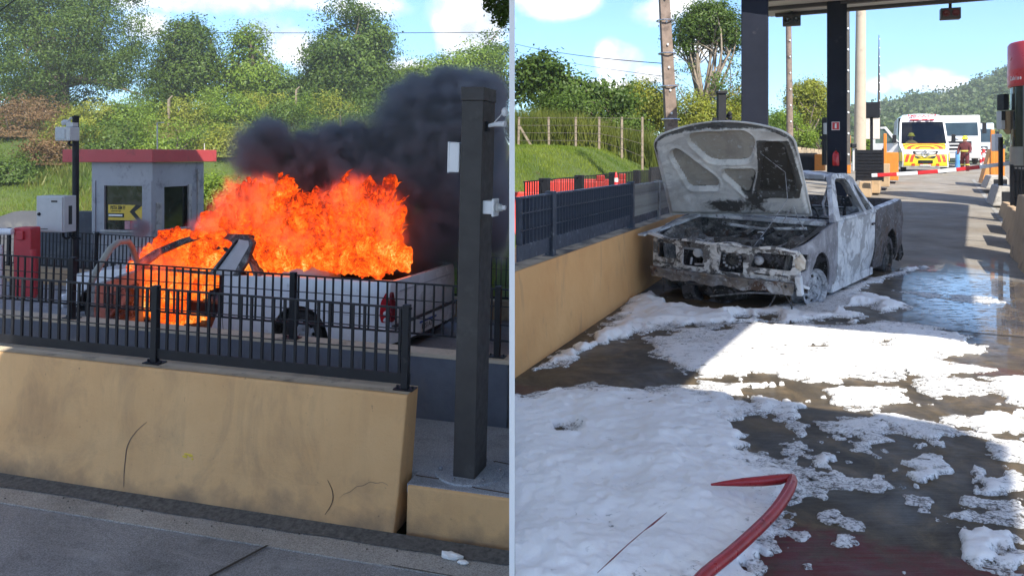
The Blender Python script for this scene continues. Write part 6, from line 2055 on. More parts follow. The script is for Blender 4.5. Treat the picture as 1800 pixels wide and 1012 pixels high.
# lorries waiting behind
def lorry(label, px, Z, pyb, rot, cabm, W=2.4, H=3.0, grille=True):
    gz_ = P(0, pyb, Z).z
    t = thing('lorry', label, 'lorry', car_axes(px, Z, gz_, rot))
    b = MB()
    prof = [(.08, .45), (0, .7), (0, 1.5), (.06, 1.62), (.28, H - .25), (.42, H), (2.0, H), (2.0, .45)]
    b.prism([(s, z) for s, z in prof], -W / 2, W / 2, Matrix(((0, 0, 1, 0), (1, 0, 0, 0), (0, 1, 0, 0), (0, 0, 0, 1)))); b.build('cab', cabm, t, bevel=.05)
    k = (H - .25 - 1.62)
    b = MB(); b.add([(-W * .45, .03, 1.56), (W * .45, .03, 1.56), (W * .44, .225, H - .42), (-W * .44, .225, H - .42)], [(0, 1, 2, 3)]); b.build('windscreen', pm('lorry_glass', (.03, .05, .06), .1, var=.4, scale=1, spec=.7), t)
    b = MB(); b.box((0, -.01, 1.02), (W * .62, .05, .5)); b.build('grille', M_black, t, bevel=.02)
    for z in (.5, .72, .92, 1.12):
        b = MB(); b.box((0, -.045, z), (W * .9 if z < .8 else W * .55, .05, .07)); b.build('grille_bar', M_white, t, bevel=.01)
    b = MB(); b.box((0, .02, .45), (W, .3, .3)); b.build('bumper', M_grey_plastic, t, bevel=.04)
    b = MB(); b.ell((0, -.03, 1.40), (.12, .02, .05), 12, 6); b.build('badge', M_chrome, t)
    for s_ in (-1, 1):
        b = MB(); b.box((s_ * (W / 2 + .18), .1, 2.0), (.2, .16, .6)); b.tube([(s_ * W / 2, .2, 2.3), (s_ * (W / 2 + .18), .12, 2.3)], .03, 6); b.build('mirror', M_black, t, bevel=.03)
        b = MB(); b.box((s_ * W * .38, -.03, .62), (.34, .05, .18)); b.build('headlight', M_lens, t, bevel=.02)
        o = thing_part('wheel', t, T(s_ * (W / 2 - .16), 1.2, .5) @ RY(R(90) * s_))
        b = MB(); b.lathe([(.28, -.14), (.46, -.13), (.5, -.08), (.5, .08), (.46, .13), (.28, .14)], 26, closed=True); b.build('tyre', M_rubber, o, smooth=40)
    b = MB(); b.box((0, 5.2, 1.7), (W - .1, 6, H - .75)); b.build('trailer', cabm, t, bevel=.04)
    return t


lorry('white lorry waiting right behind the ambulance', 1682, 45, 288, R(-24), M_vanw, 2.35, 2.75)
lorry('blue and white lorry last in the queue, half hidden', 1716, 55, 290, R(-24), pm('lorry_blue_white', (.45, .52, .6), .4, var=.1), 2.2, 2.9)
b = MB(); b.lathe([(.0001, 0), (.16, 0), (.13, .06), (.10, .5), (.09, .95), (.05, 1.02), (.0001, 1.03)], 14)
pb = P(1683, 300, 39)
tag(b.build('blue_bollard', pm('blue_plastic', (.06, .22, .5), .45, var=.1), M=T(pb.x, pb.y, pb.z - .05), smooth=40), 'blue plastic bollard between the ambulance and the standing firefighter', 'bollard')
for i, (px, Z) in enumerate(((1724, 46), (1729, 40))):
    pb = P(px, 300, Z)
    t = thing('marker_post', ['red and white marker post farther up the lane edge, beside the last lorry', 'red and white marker post nearer the orange wedge barrier'][i], 'marker', T(pb.x, pb.y, pb.z))
    for k in range(5):
        b = MB(); b.lathe([(.07, .22 * k), (.07, .22 * k + .22)], 12); b.build('band', M_red_vinyl if k % 2 == 0 else M_white_flat, t)
    b = MB(); b.lathe([(.07, 1.1), (.04, 1.16), (.0001, 1.17)], 12); b.build('tip', M_white_flat, t)


def figure(parent, joints, radii, edges, mat, root=0):
    me = bpy.data.meshes.new('body')
    me.from_pydata([tuple(j) for j in joints], edges, [])
    me.materials.append(mat)
    o = inst('body', me, parent)
    sk = o.modifiers.new('skin', 'SKIN')
    for i, r in enumerate(radii):
        me.skin_vertices[0].data[i].radius = (r, r) if isinstance(r, (int, float)) else r
        me.skin_vertices[0].data[i].use_root = (i == root)
    sk.use_smooth_shade = True
    sb = o.modifiers.new('sub', 'SUBSURF'); sb.levels = 1; sb.render_levels = 2
    return o


M_suit = pm('dark_red_fire_suit', (.10, .018, .022), .8, var=.3, scale=12, bump=.3)
M_hi = pm('yellow_reflective', (.72, .68, .12), .4, var=.1)
M_helmet = pm('yellow_helmet', (.72, .66, .03), .3, var=.08)
M_skin = pm('skin', (.45, .26, .18), .6, var=.1)
M_boot = pm('black_boot', (.02, .02, .02), .5)
fz = 37.6
fpz = P(1696, 306, fz)
ff = thing('person', 'person in a dark red fire suit and yellow helmet standing beside the lorries', 'person', T(fpz.x, fpz.y, fpz.z) @ RZ(R(-50)))
J = [(0, 0, .95), (0, .02, 1.15), (0, .02, 1.36), (0, .0, 1.50), (0, -.01, 1.62), (.10, 0, .90), (.115, -.03, .5), (.12, .02, .09), (.12, -.13, .04), (-.10, 0, .90), (-.13, .06, .5), (-.15, .14, .10), (-.15, .0, .05),
     (.20, .02, 1.40), (.27, -.02, 1.13), (.22, -.20, .98), (.2, -.28, .98), (-.20, .02, 1.40), (-.28, .0, 1.12), (-.24, -.18, .96), (-.22, -.26, .95)]
E = [(0, 1), (1, 2), (2, 3), (3, 4), (0, 5), (5, 6), (6, 7), (7, 8), (0, 9), (9, 10), (10, 11), (11, 12), (2, 13), (13, 14), (14, 15), (15, 16), (2, 17), (17, 18), (18, 19), (19, 20)]
RR = [(.19, .14), (.18, .135), (.2, .13), .065, .095, .12, .085, .07, .05, .12, .085, .07, .05, .085, .07, .05, .045, .085, .07, .05, .045]
figure(ff, J, RR, E, M_suit)
b = MB(); b.ell((0, -.015, 1.615), (.085, .10, .115), 14, 10); b.ell((0, -.115, 1.61), (.015, .02, .02), 8, 6); b.ell((.088, 0, 1.61), (.012, .02, .03), 8, 6); b.ell((-.088, 0, 1.61), (.012, .02, .03), 8, 6); b.build('head', M_skin, ff, smooth=60)
b = MB()
for x in (-.035, .035): b.ell((x, -.105, 1.635), (.014, .008, .009), 6, 5)
b.box((0, -.108, 1.565), (.04, .008, .008)); b.build('face_features', M_ink, ff)
b = MB(); b.lathe([(.16, 1.64), (.165, 1.655), (.135, 1.67), (.125, 1.73), (.09, 1.79), (.0001, 1.81)], 18, T(0, .01, 0)); b.build('helmet', M_helmet, ff, smooth=50)
b = MB(); b.lathe([(.205, .0), (.205, .06)], 20, T(0, .01, 1.06) @ Matrix.Diagonal((1, .78, 1, 1))); b.build('reflective_band', M_hi, ff)
for p in ((.115, -.01, .42), (-.13, .08, .42)):
    b = MB(); b.lathe([(.095, 0), (.095, .05)], 14, T(*p)); b.build('reflective_band', M_hi, ff)
for q in (15, 19):
    a_ = Vector(J[q + 1])
    b = MB(); b.ell(tuple(a_), (.03, .045, .035), 8, 6)
    for k in range(4): b.tube([a_ + Vector((-.024 + k * .016, -.03, 0)), a_ + Vector((-.024 + k * .016, -.075, -.012)), a_ + Vector((-.024 + k * .016, -.095 + .005 * abs(k - 1.5), -.035))], .009, 6)
    b.tube([a_ + Vector((.03, -.01, .0)), a_ + Vector((.045, -.045, -.005))], .01, 6)
    b.build('hand', M_boot, ff, smooth=60)
for x, y in ((.12, .02), (-.15, .13)):
    b = MB(); b.ell((x, y - .06, .05), (.055, .14, .055), 10, 7); b.lathe([(.065, .03), (.06, .22)], 12, T(x, y, 0)); b.build('boot', M_boot, ff, smooth=60)
fm = am.matrix_world
dp = thing('person', 'person in a yellow helmet seated behind the ambulance windscreen', 'person', fm @ T(-.42, 1.45, 1.12))
J = [(0, .3, .0), (0, .28, .3), (0, .27, .42), (.19, .27, .24), (.26, .12, .06), (.16, -.02, .04), (-.19, .27, .24), (-.26, .12, .06), (-.16, -.02, .04)]
figure(dp, J, [(.19, .12), (.19, .12), .06, .08, .06, .045, .08, .06, .045], [(0, 1), (1, 2), (1, 3), (3, 4), (4, 5), (1, 6), (6, 7), (7, 8)], pm('tan_fire_jacket', (.5, .38, .16), .8, var=.3, scale=10))
b = MB(); b.ell((0, .24, .53), (.085, .10, .115), 12, 8); b.ell((0, .135, .53), (.014, .018, .02), 6, 5); b.build('head', M_skin, dp, smooth=60)
b = MB(); b.lathe([(.16, .56), (.165, .575), (.135, .59), (.125, .65), (.09, .71), (.0001, .73)], 16, T(0, .25, 0)); b.build('helmet', M_helmet, dp, smooth=50)
# ------------------------------------------------------------------ vegetation
def leaves(C, size, tint, nb=(0, 0, .6), aspect=.5, droop=0.0, out=None):
    """leaf quads at points C"""
    n = len(C)
    d = rng.normal(size=(n, 3)); d[:, 2] -= droop
    d /= np.linalg.norm(d, axis=1)[:, None]
    nr = rng.normal(size=(n, 3)) + np.array(nb) if out is None else rng.normal(size=(n, 3)) * .55 + out + np.array([0, 0, .45])
    if out is not None: d = np.cross(nr, d); d /= np.linalg.norm(d, axis=1)[:, None] + 1e-9
    a = np.cross(d, nr); a /= np.linalg.norm(a, axis=1)[:, None] + 1e-9
    s = (size * rng.uniform(.6, 1.35, n))[:, None]
    fold = np.cross(a, d) * s * rng.uniform(-.12, .12, (n, 1))
    V = np.stack([C - d * s * .5, C + a * s * aspect * .5 + fold, C + d * s * .5, C - a * s * aspect * .5 + fold], 1).reshape(-1, 3)
    F = np.arange(n * 4).reshape(n, 4)
    return V, F, tint


def crown_points(ells, nclump, per, rc, seed, shell=.55, holes=.36):
    """leaf clumps spread through a set of ellipsoids (centre, radii)"""
    r_ = np.random.default_rng(seed)
    vol = np.array([e[1][0] * e[1][1] * e[1][2] for e in ells]) ** .75
    pick = r_.choice(len(ells), nclump * 2, p=vol / vol.sum())
    d = r_.normal(size=(nclump * 2, 3)); d /= np.linalg.norm(d, axis=1)[:, None]
    rad = np.where(r_.random(nclump * 2) < shell, r_.uniform(.78, 1.05, nclump * 2), r_.random(nclump * 2) ** .4)
    c = np.array([ells[k][0] for k in pick]) + d * rad[:, None] * np.array([ells[k][1] for k in pick])
    c += r_.normal(size=c.shape) * rc * .3
    keep = fbm(c, .55 / rc * .5, 3, seed) > holes - .02
    c = c[keep][:nclump]
    pts, tint, outs = [], [], []
    cc = np.average(np.array([e[0] for e in ells]), axis=0, weights=vol)
    for q in c:
        k = max(6, int(per * r_.uniform(.5, 1.5)))
        p = r_.normal(size=(k, 3)) * np.array([rc, rc, rc * .62]) * .55 * r_.uniform(.7, 1.3)
        pts.append(q + p)
        o_ = p / (np.linalg.norm(p, axis=1)[:, None] + 1e-6) * .9 + (q - cc) / (np.linalg.norm(q - cc) + 1e-6) * .6
        outs.append(o_)
        tint.append(np.clip(r_.normal(.5, .16) + r_.normal(size=k) * .13, 0, 1))
    return np.concatenate(pts), np.concatenate(tint), c, np.concatenate(outs)


L_deep = leafmat('deep_green_leaf', (.028, .06, .012), (.11, .17, .03))
L_mid = leafmat('mid_green_leaf', (.026, .058, .012), (.13, .20, .033))
L_bright = leafmat('bright_green_leaf', (.07, .14, .018), (.22, .30, .035))
L_yellow = leafmat('yellow_green_leaf', (.11, .16, .02), (.33, .33, .05))
L_rust = leafmat('rusty_vine_leaf', (.10, .075, .03), (.24, .14, .07))
L_far = leafmat('hill_leaf', (.05, .085, .035), (.12, .16, .06), .25)
M_bark = pm('bark', (.13, .10, .075), .9, var=.3, scale=8, bump=.5, bscale=20)
M_barkpale = pm('pale_bark', (.26, .21, .16), .9, var=.3, scale=8, bump=.5, bscale=20)


def limb(b, p0, p1, r0, r1, bend=.08, n=6):
    p0, p1 = Vector(p0), Vector(p1)
    L_ = (p1 - p0).length
    o = Vector((rnd.gauss(0, 1), rnd.gauss(0, 1), rnd.gauss(.4, .5))) * L_ * bend
    pts = [p0.lerp(p1, t) + o * math.sin(math.pi * t) for t in [i / n for i in range(n + 1)]]
    b.tube(pts, [r0 + (r1 - r0) * i / n for i in range(n + 1)], 7, caps=False)
    return pts


def tree(label, base, ells, mat, size, nclump, per, rc, seed, trunk_r=.16, bark=None, group=None, name='tree', nlimb=10, holes=.36, fork=.45, shell=.55, cat='tree'):
    base = Vector(base)
    t = thing(name, label, cat, T(*base), group)
    rel = [((Vector(c) - base)[:], r) for c, r in ells]
    P_, ti, cl, ou = crown_points(rel, nclump, per, rc, seed, shell, holes)
    V, F, ti = leaves(P_, size, ti, out=ou)
    o = inst('crown', np_mesh('crown', V, F, mat, attr={'tint': ti}), t)
    b = MB()
    cen = np.average(np.array([e[0] for e in rel]), axis=0, weights=[e[1][0] * e[1][2] for e in rel])
    f = Vector(cen) * fork
    f.x = cen[0] * .6; f.y = cen[1] * .6
    tr = limb(b, (0, 0, -.3), f, trunk_r, trunk_r * .7, .05)
    order = sorted(range(len(cl)), key=lambda i: -np.linalg.norm(cl[i] - cen))
    tips = [cl[order[int(i * len(order) / nlimb)]] for i in range(nlimb)]
    for k, q in enumerate(tips):
        s = tr[-1 - (k % 2)]
        pts = limb(b, s, q, trunk_r * .5, .018, .1, 7)
        for _ in range(2):
            u = pts[rnd.randint(3, 5)]
            v = cl[rnd.randrange(len(cl))]
            if (Vector(v) - u).length < 2.6 * rc + 1.4: limb(b, u, v, trunk_r * .2, .01, .12, 4)
    b.build('trunk', bark or M_bark, t, smooth=60)
    return t


def el(px, py, rx, ry, Z, dep=None):
    k = Z / FPX
    return (tuple(P(px, py, Z)), (rx * k, (dep or rx) * k, ry * k))


def ground(px, Z):
    X = (px - 900) / FPX * Z
    return (X, Z, float(H_terrain(X, Z)))


# left lane: trees on the bank
GT = 'trees on the bank behind the toll booth'
tree('big dense tree filling the top left corner above the bank', ground(120, 31), [el(90, 100, 100, 110, 31), el(195, 60, 62, 95, 30), el(40, -20, 120, 80, 31), el(225, 150, 35, 60, 29.5), el(10, 160, 60, 50, 30), el(200, -30, 50, 50, 31)], L_mid, 0.086, 827, 180, .55, 1, .3, nlimb=22, holes=.36, group=GT)
tree('rounded tree between the big corner tree and its slim neighbour', ground(320, 33), [el(322, 105, 48, 62, 33), el(335, 60, 30, 28, 33), el(300, 150, 40, 45, 33), el(365, 130, 30, 45, 33)], L_mid, 0.125, 345, 76, .5, 2, .2, nlimb=14, group=GT)
tree('slim tree beside the white cloud, right of the rounded tree', ground(435, 33.5), [el(435, 110, 34, 55, 33), el(440, 72, 24, 26, 33), el(460, 150, 40, 40, 33), el(415, 160, 40, 40, 33)], L_bright, 0.119, 264, 72, .5, 3, .17, nlimb=12, group=GT)
tree('tall broad tree with a pointed top in front of the clouds, left of the smoke', ground(615, 33), [el(625, 62, 52, 46, 32.8), el(612, 95, 60, 72, 33), el(608, 48, 46, 40, 33), el(655, 90, 32, 52, 32.6), el(590, 155, 55, 45, 33), el(560, 125, 26, 40, 33), el(645, 150, 45, 45, 32.5)], L_mid, .125, 760, 85, .52, 4, .22, nlimb=18, group=GT)
tree('low bushy tree in the gap between the slim tree and the tall pointed one', ground(510, 34), [el(505, 175, 45, 38, 33.5), el(530, 165, 28, 28, 33), el(470, 190, 40, 30, 33.5)], L_mid, 0.125, 195, 68, .5, 5, .15, group=GT)
tree('hazy tree with a light crown rising out of the dark smoke', ground(800, 35), [el(835, 115, 48, 32, 35), el(800, 150, 60, 40, 35), el(770, 120, 22, 25, 35), el(740, 150, 45, 35, 35)], L_bright, 0.125, 299, 68, .5, 6, .18, group=GT)
tree('slender tree at the right edge of the smoke, beside the white board', ground(866, 37), [el(872, 95, 16, 62, 37), el(866, 160, 24, 40, 37)], L_deep, 0.125, 138, 64, .45, 7, .14, group=GT)
tree('olive tree half veiled by smoke behind the tall pointed tree', ground(690, 35), [el(690, 170, 45, 50, 35), el(715, 200, 40, 40, 34.5)], L_mid, 0.125, 195, 64, .5, 8, .14, group=GT)
# overhanging twig at the top right of the left lane
b = MB()
tw = thing('overhanging_branch', 'dark leafy branch hanging into the top of the left lane beside the white board', 'branch', T(-.14, 8.2, 3.6))
for (px, py) in ((868, 26), (884, 38), (880, 18), (855, 8), (890, 10)):
    q = P(px, py, 8.2) - Vector((-.14, 8.2, 3.6)); limb(b, (0.05, 0, .4), q, .012, .004, .1)
b.build('twig', M_bark, tw)
C_ = []
for (px, py, n_, r_) in ((870, 10, 200, .06), (886, 22, 220, .06), (884, 40, 120, .04), (858, 6, 90, .05), (878, 28, 120, .05), (890, 6, 150, .05)):
    C_.append(np.array(P(px, py, 8.2) - Vector((-.14, 8.2, 3.6))) + rng.normal(size=(n_, 3)) * r_ * np.array([.8, 1, .8]))
C_ = np.concatenate(C_); C_ = C_[C_[:, 0] < .12]
V, F, ti = leaves(C_, .055, np.clip(rng.normal(.3, .15, len(C_)), 0, 1), aspect=.45)
inst('foliage', np_mesh('foliage', V, F, L_deep, attr={'tint': ti}), tw)

# shrubs and creepers on the bank
def shrub(label, px, py, rx, ry, Z, mat, seed, n=130, per=62, size=.095, rc=.32, group='shrubs on the bank behind the toll booth', holes=.36):
    base = ground(px, Z)
    c = P(px, py, Z)
    k = Z / FPX
    t = thing('shrub', label, 'shrub', T(*base), group)
    lo = base[2]
    cz = max(c.z, lo + .1)
    e = [((c.x - base[0], 0, cz - lo), (rx * k, rx * k * .8, ry * k)), ((c.x - base[0] + rx * k * .5, .1, cz - lo - ry * k * .3), (rx * k * .6, rx * k * .5, ry * k * .7)), ((c.x - base[0] - rx * k * .5, -.1, cz - lo - ry * k * .35), (rx * k * .6, rx * k * .5, ry * k * .6))]
    P_, ti, cl, ou = crown_points(e, n, per, rc, seed, .6, holes)
    P_[:, 2] = np.maximum(P_[:, 2], -.1)
    V, F, ti = leaves(P_, size, ti, aspect=.45, out=ou)
    inst('foliage', np_mesh('foliage', V, F, mat, attr={'tint': ti}), t)
    b = MB()
    for i in range(6): limb(b, (rnd.uniform(-.2, .2), rnd.uniform(-.2, .2), -.2), cl[rnd.randrange(len(cl))], .03, .008, .1, 4)
    b.build('stem', M_bark, t)
    return t


SH = [(30, 255, 52, 48, 26.5, L_rust, 'rust coloured creeper at the left edge of the bank'), (85, 300, 45, 40, 24.5, L_rust, 'rust and olive creeper just left of the camera pole'),
      (70, 225, 55, 30, 28.5, L_rust, 'brownish creeper hanging below the big corner tree'), (20, 315, 40, 36, 23.5, L_mid, 'dark green shrub low at the left edge'),
      (165, 235, 48, 36, 28, L_yellow, 'yellow green shrub behind the camera housing'), (130, 285, 38, 36, 25.5, L_yellow, 'yellowing shrub behind the camera pole, above the grass'),
      (225, 228, 40, 34, 28, L_bright, 'bright shrub above the left half of the red roof'), (275, 240, 40, 36, 27.5, L_bright, 'bright green shrub above the middle of the red roof'),
      (330, 245, 42, 36, 27.5, L_yellow, 'feathery yellow green shrub above the right end of the red roof'), (365, 225, 40, 32, 28.5, L_bright, 'light green shrub beyond the right end of the red roof'),
      (400, 300, 42, 45, 25, L_yellow, 'olive shrub right of the red roof, beside the flames'), (420, 250, 45, 40, 27.5, L_bright, 'green shrub right of the red roof, higher on the bank'),
      (470, 215, 42, 34, 29, L_yellow, 'sunlit yellow green shrub above the left flames'), (530, 212, 38, 28, 29, L_bright, 'sunlit shrub above the middle of the smoke'),
      (585, 215, 40, 30, 29, L_yellow, 'bright yellow green shrub under the tall pointed tree'), (500, 265, 60, 40, 27, L_mid, 'shrub half hidden by the smoke above the flames'),
      (640, 225, 45, 40, 29, L_mid, 'dull green shrub veiled by smoke under the tall tree'), (720, 235, 60, 50, 29, L_deep, 'dark shrub behind the thickest smoke'), (820, 240, 60, 60, 30, L_deep, 'dark shrub behind the smoke near the steel column'),
      (380, 345, 40, 30, 21.5, L_bright, 'low green shrub between booth and flames'), (200, 300, 60, 50, 25, L_mid, 'shrub hidden mostly by the booth roof'), (300, 300, 60, 50, 25, L_bright, 'shrub behind the right part of the booth roof'), (600, 300, 80, 60, 26, L_mid, 'shrub mass behind the flames')]
for i, (px, py, rx, ry, Z, m_, lab) in enumerate(SH):
    shrub(lab, px, py, rx, ry, Z, m_, 40 + i)

# grass blades
def grass(name, X, Z, size, mat, label=None, zf=H_terrain, lean=.35, wid=.06):
    n = len(X)
    base = np.c_[X, Z, zf(X, Z) - .02]
    a = rng.uniform(0, 6.28, n)
    h = size * rng.uniform(.5, 1.4, n)
    wv = h * wid
    dx, dy = np.cos(a), np.sin(a)
    lx, ly = rng.normal(size=n) * lean * h, rng.normal(size=n) * lean * h
    V = np.empty((n, 3, 3))
    V[:, 0] = base + np.c_[dx * wv, dy * wv, 0 * h]
    V[:, 1] = base - np.c_[dx * wv, dy * wv, 0 * h]
    V[:, 2] = base + np.c_[lx, ly, h]
    F = np.arange(n * 3).reshape(n, 3)
    ti = np.clip(fbm(np.c_[X, Z], .8, 3, 9) * 1.2 - .1 + rng.normal(size=n) * .12, 0, 1)
    o = inst(name, np_mesh(name, V.reshape(-1, 3), F, mat, attr={'tint': ti}))
    return tag(o, label, kind='stuff')


G_mat = leafmat('grass_blade', (.07, .13, .012), (.20, .25, .03), .3)
n = 120000
Z = rng.uniform(16.8, 29, n); X = rng.uniform(-.68, -.02, n) * Z
grass('grass', X, Z, .13, G_mat)
n = 900
Z = rng.uniform(17.5, 27, n); X = rng.uniform(-.66, -.04, n) * Z
k = fbm(np.c_[X, Z], .9, 3, 61) > .52
tx = np.repeat(X[k], 14) + rng.normal(size=k.sum() * 14) * .09; tz = np.repeat(Z[k], 14) + rng.normal(size=k.sum() * 14) * .09
grass('weeds', tx, tz, .34, leafmat('weed_blade', (.06, .10, .02), (.24, .22, .06), .3), wid=.05)
n = 110000
Z = 11.2 + rng.random(n) ** 1.3 * 20; X = rng.uniform(.0, .30, n) * Z
line = .036 + (Z - 10) * .354 - 1.0
k = X < line + .2
grass('grass', X[k], Z[k], .09, G_mat)
# tall reeds behind the post and wire fence
n = 40000
X = rng.uniform(0.05, 9.5, n); Z = rng.uniform(31.5, 36.5, n)
G_reed = leafmat('reed_blade', (.06, .09, .015), (.22, .24, .05), .35)
hh = .75 + fbm(np.c_[X, Z], .7, 3, 4)
grass('tall_grass', X, Z, .85 * hh, G_reed, lean=.22, wid=.025)

# concrete posts with wires on the grass bank
M_postc = pm('old_concrete_post', (.24, .19, .14), .9, var=.25, scale=6, dirt=((.1, .09, .06), 5, .55))
prev = None
wires = MB()
for i, (px, lab, dxp) in enumerate(((911, 'pale leaning fence post with a brace, nearest the white board', .1), (965, 'second fence post from the white board, with a yellowed stem at its foot', -.05), (1012, 'third fence post from the white board', .0),
                                    (1053, 'fourth fence post from the white board, with a bright stem beside it', .02), (1093, 'fifth fence post, in front of dark bamboo', .0), (1129, 'sixth fence post, nearest the brown pole', .0))):
    g = ground(px, 30.5)
    t = thing('fence_post', lab, 'post', T(*g), 'concrete posts of the wire fence on the grass')
    top = P(px, 206, 30.5).z - g[2]
    b = MB(); b.bar((0, 0, -.2), (dxp * .3, 0, top), .085, .085); b.build('shaft', M_postc, t, bevel=.01)
    if i == 0:
        b = MB(); b.bar((.02, 0, top * .75), (.62, 0, -.1), .08, .08); b.build('brace', M_postc, t)
    if prev is not None:
        for k_ in range(4):
            wires.tube([(prev[0], prev[1] - .07, prev[2] + prev[3] * (.25 + .24 * k_)), (g[0], g[1] - .07, g[2] + top * (.25 + .24 * k_))], .008, 4)
    prev = (*g, top)
tag(wires.build('fence_wire', pm('rusty_wire', (.12, .1, .085), .7)), 'strands of wire strung between the concrete posts on the grass', 'wire')
for (px, Z_, lab) in ((296, 27, 'thin pale post with wire on the bank above the red roof'), (520, 30, 'pale slim post on the bank above the flames')):
    g = ground(px, Z_)
    t = thing('fence_post', lab, 'post', T(*g))
    b = MB(); b.bar((0, 0, -.2), (0.02, 0, 1.0), .07, .07); b.bar((0.02, 0, 1.0), (.14, 0, 1.12), .04, .04); b.build('shaft', M_postc, t)

# right lane: trees behind the grass bank
GR = 'trees behind the grass bank of the right lane'
tree('dark spreading flat topped tree beside the white board', ground(950, 35), [el(945, 128, 38, 26, 35, 30), el(925, 165, 22, 34, 35), el(985, 150, 45, 18, 35), el(1030, 165, 50, 16, 34.5), el(1080, 178, 45, 15, 34), el(925, 120, 20, 18, 35)], L_deep, .20, 330, 36, .5, 21, .2, nlimb=16, group=GR, fork=.6)
tree('spreading tree with drooping sprays in front of the flat topped one', ground(1050, 33.5), [el(1020, 192, 50, 18, 33.5), el(1070, 208, 50, 16, 33), el(1110, 222, 36, 13, 33), el(965, 190, 30, 22, 34)], L_mid, 0.119, 264, 60, .45, 22, .14, nlimb=12, group=GR, fork=.6)
tree('bright yellow green tree left of the brown pole', ground(1140, 38), [el(1140, 185, 34, 36, 38), el(1120, 165, 24, 22, 38), el(1165, 200, 28, 36, 38), el(1100, 200, 28, 28, 38)], L_yellow, 0.125, 264, 64, .5, 23, .15, nlimb=12, group=GR)
tree('tall umbrella shaped tree with bare limbs right of the brown pole', ground(1222, 36), [el(1245, 38, 46, 30, 36), el(1215, 55, 32, 22, 36), el(1280, 48, 26, 30, 36), el(1200, 78, 20, 14, 36), el(1268, 75, 30, 14, 36), el(1250, 15, 30, 14, 36)], L_deep, 0.125, 264, 68, .45, 24, .17, M_barkpale, nlimb=20, group=GR, fork=.5, holes=.44)
tree('sparse light lower growth around the tall umbrella tree', ground(1210, 35.5), [el(1195, 130, 22, 22, 35.5), el(1285, 130, 22, 26, 35.5), el(1240, 150, 46, 26, 35.5), el(1280, 175, 30, 20, 35.5)], L_mid, 0.112, 80, 41, .4, 25, .08, M_barkpale, nlimb=14, group=GR, holes=.46)
tree('bright bushy tree at the foot of the tall umbrella tree', ground(1225, 34), [el(1215, 195, 34, 26, 34), el(1255, 215, 40, 26, 34), el(1200, 230, 30, 20, 34), el(1290, 190, 22, 26, 35)], L_yellow, 0.112, 218, 60, .45, 26, .12, group=GR)
tree('small round headed tree between the two dark columns', ground(1418, 44), [el(1422, 165, 30, 22, 44), el(1405, 180, 16, 14, 44), el(1440, 178, 16, 16, 44), el(1418, 205, 18, 10, 44)], L_yellow, 0.132, 195, 60, .5, 27, .12, M_barkpale, nlimb=12, group=GR, fork=.55)
tree('green bush to the left of the small round headed tree', ground(1385, 40), [el(1375, 225, 26, 24, 40), el(1400, 240, 26, 18, 40)], L_bright, 0.119, 172, 60, .45, 28, .1, group=GR)
tree('loose shrub to the right of the small round headed tree', ground(1445, 46), [el(1448, 205, 18, 22, 46), el(1435, 232, 20, 20, 46)], L_mid, 0.132, 114, 57, .5, 29, .1, group=GR)
tree('green bush just left of the thick dark column, low on the grass', ground(1320, 36), [el(1310, 220, 26, 34, 36), el(1345, 235, 24, 24, 36)], L_mid, 0.119, 149, 60, .45, 30, .1, group=GR)
tree('small bright bush behind the pale panels of the sign board', ground(1520, 50), [el(1522, 262, 14, 14, 50), el(1548, 258, 14, 16, 50)], L_bright, 0.132, 92, 57, .5, 31, .08, group=GR)
# stone wall on the right bank further on
b = MB()
q0, q1 = P(1395, 262, 33), P(1452, 268, 40)
b.bar((q0.x, q0.y, q0.z - .6), (q1.x, q1.y, q1.z - .6), .15, 1.2)
tw_ = tag(b.build('boundary_wall', pm('tan_boundary_wall', (.36, .29, .2), .85, var=.2, dirt=((.2, .16, .11), 2, .55))), 'long tan boundary wall receding left of the dark column with the fire sign', 'wall')
for i in range(9):
    u = q0.lerp(q1, i / 8); b = MB(); b.box((u.x, u.y - .06, u.z - .55), (.16, .16, 1.3)); b.build('pier', MATS['tan_boundary_wall'], tw_)

# ------------------------------------------------------------------ forested hill
rid = np.array([(1200, 240), (1300, 225), (1390, 205), (1450, 200), (1500, 190), (1560, 181), (1610, 167), (1660, 169), (1700, 152), (1740, 137), (1768, 121), (1800, 110), (1900, 84), (2100, 60), (2600, 60), (3400, 120)], float)
def hill_z(X, Z):
    px = 900 + X / Z * FPX
    top = np.interp(px, rid[:, 0], (HOR - rid[:, 1] - 24) / FPX * 360)
    t = smooth(120, 360, Z) * (1 - .3 * smooth(380, 620, Z))
    nzs = fbm(np.c_[X, Z], .012, 4, 3) - .5
    return 1.0 + (top * t) * (1 + .25 * nzs * (1 - smooth(300, 370, Z))) + 4 * nzs * t


xs_ = np.linspace(60, 480, 80); ys_ = np.linspace(120, 460, 66)
V, F = grid_mesh(xs_, ys_, hill_z)
M_hill = pm('hill_ground', (.03, .05, .018), .95, var=.3, scale=.05)
tag(inst('hill', np_mesh('hill', V, F, M_hill, True)), kind='structure')
n = 5200
Zt = 130 + rng.random(n) ** .8 * 250
pxs = rng.uniform(1300, 1960, n)
Xt = (pxs - 900) / FPX * Zt
base = np.c_[Xt, Zt, hill_z(Xt, Zt)]
hgt = rng.uniform(2.2, 5.2, n) * (.8 + .5 * (rng.random(n) < .12))
per = 34
th = rng.uniform(0, 6.283, (n, per)); ph = np.arccos(rng.uniform(-.3, 1, (n, per)))
rr = rng.uniform(.7, 1.08, (n, per))
d = np.stack([np.sin(ph) * np.cos(th), np.sin(ph) * np.sin(th), np.cos(ph)], -1) * rr[..., None]
C_ = base[:, None, :] + d * np.stack([hgt * .62, hgt * .62, hgt], -1)[:, None, :] + np.array([0, 0, .3])
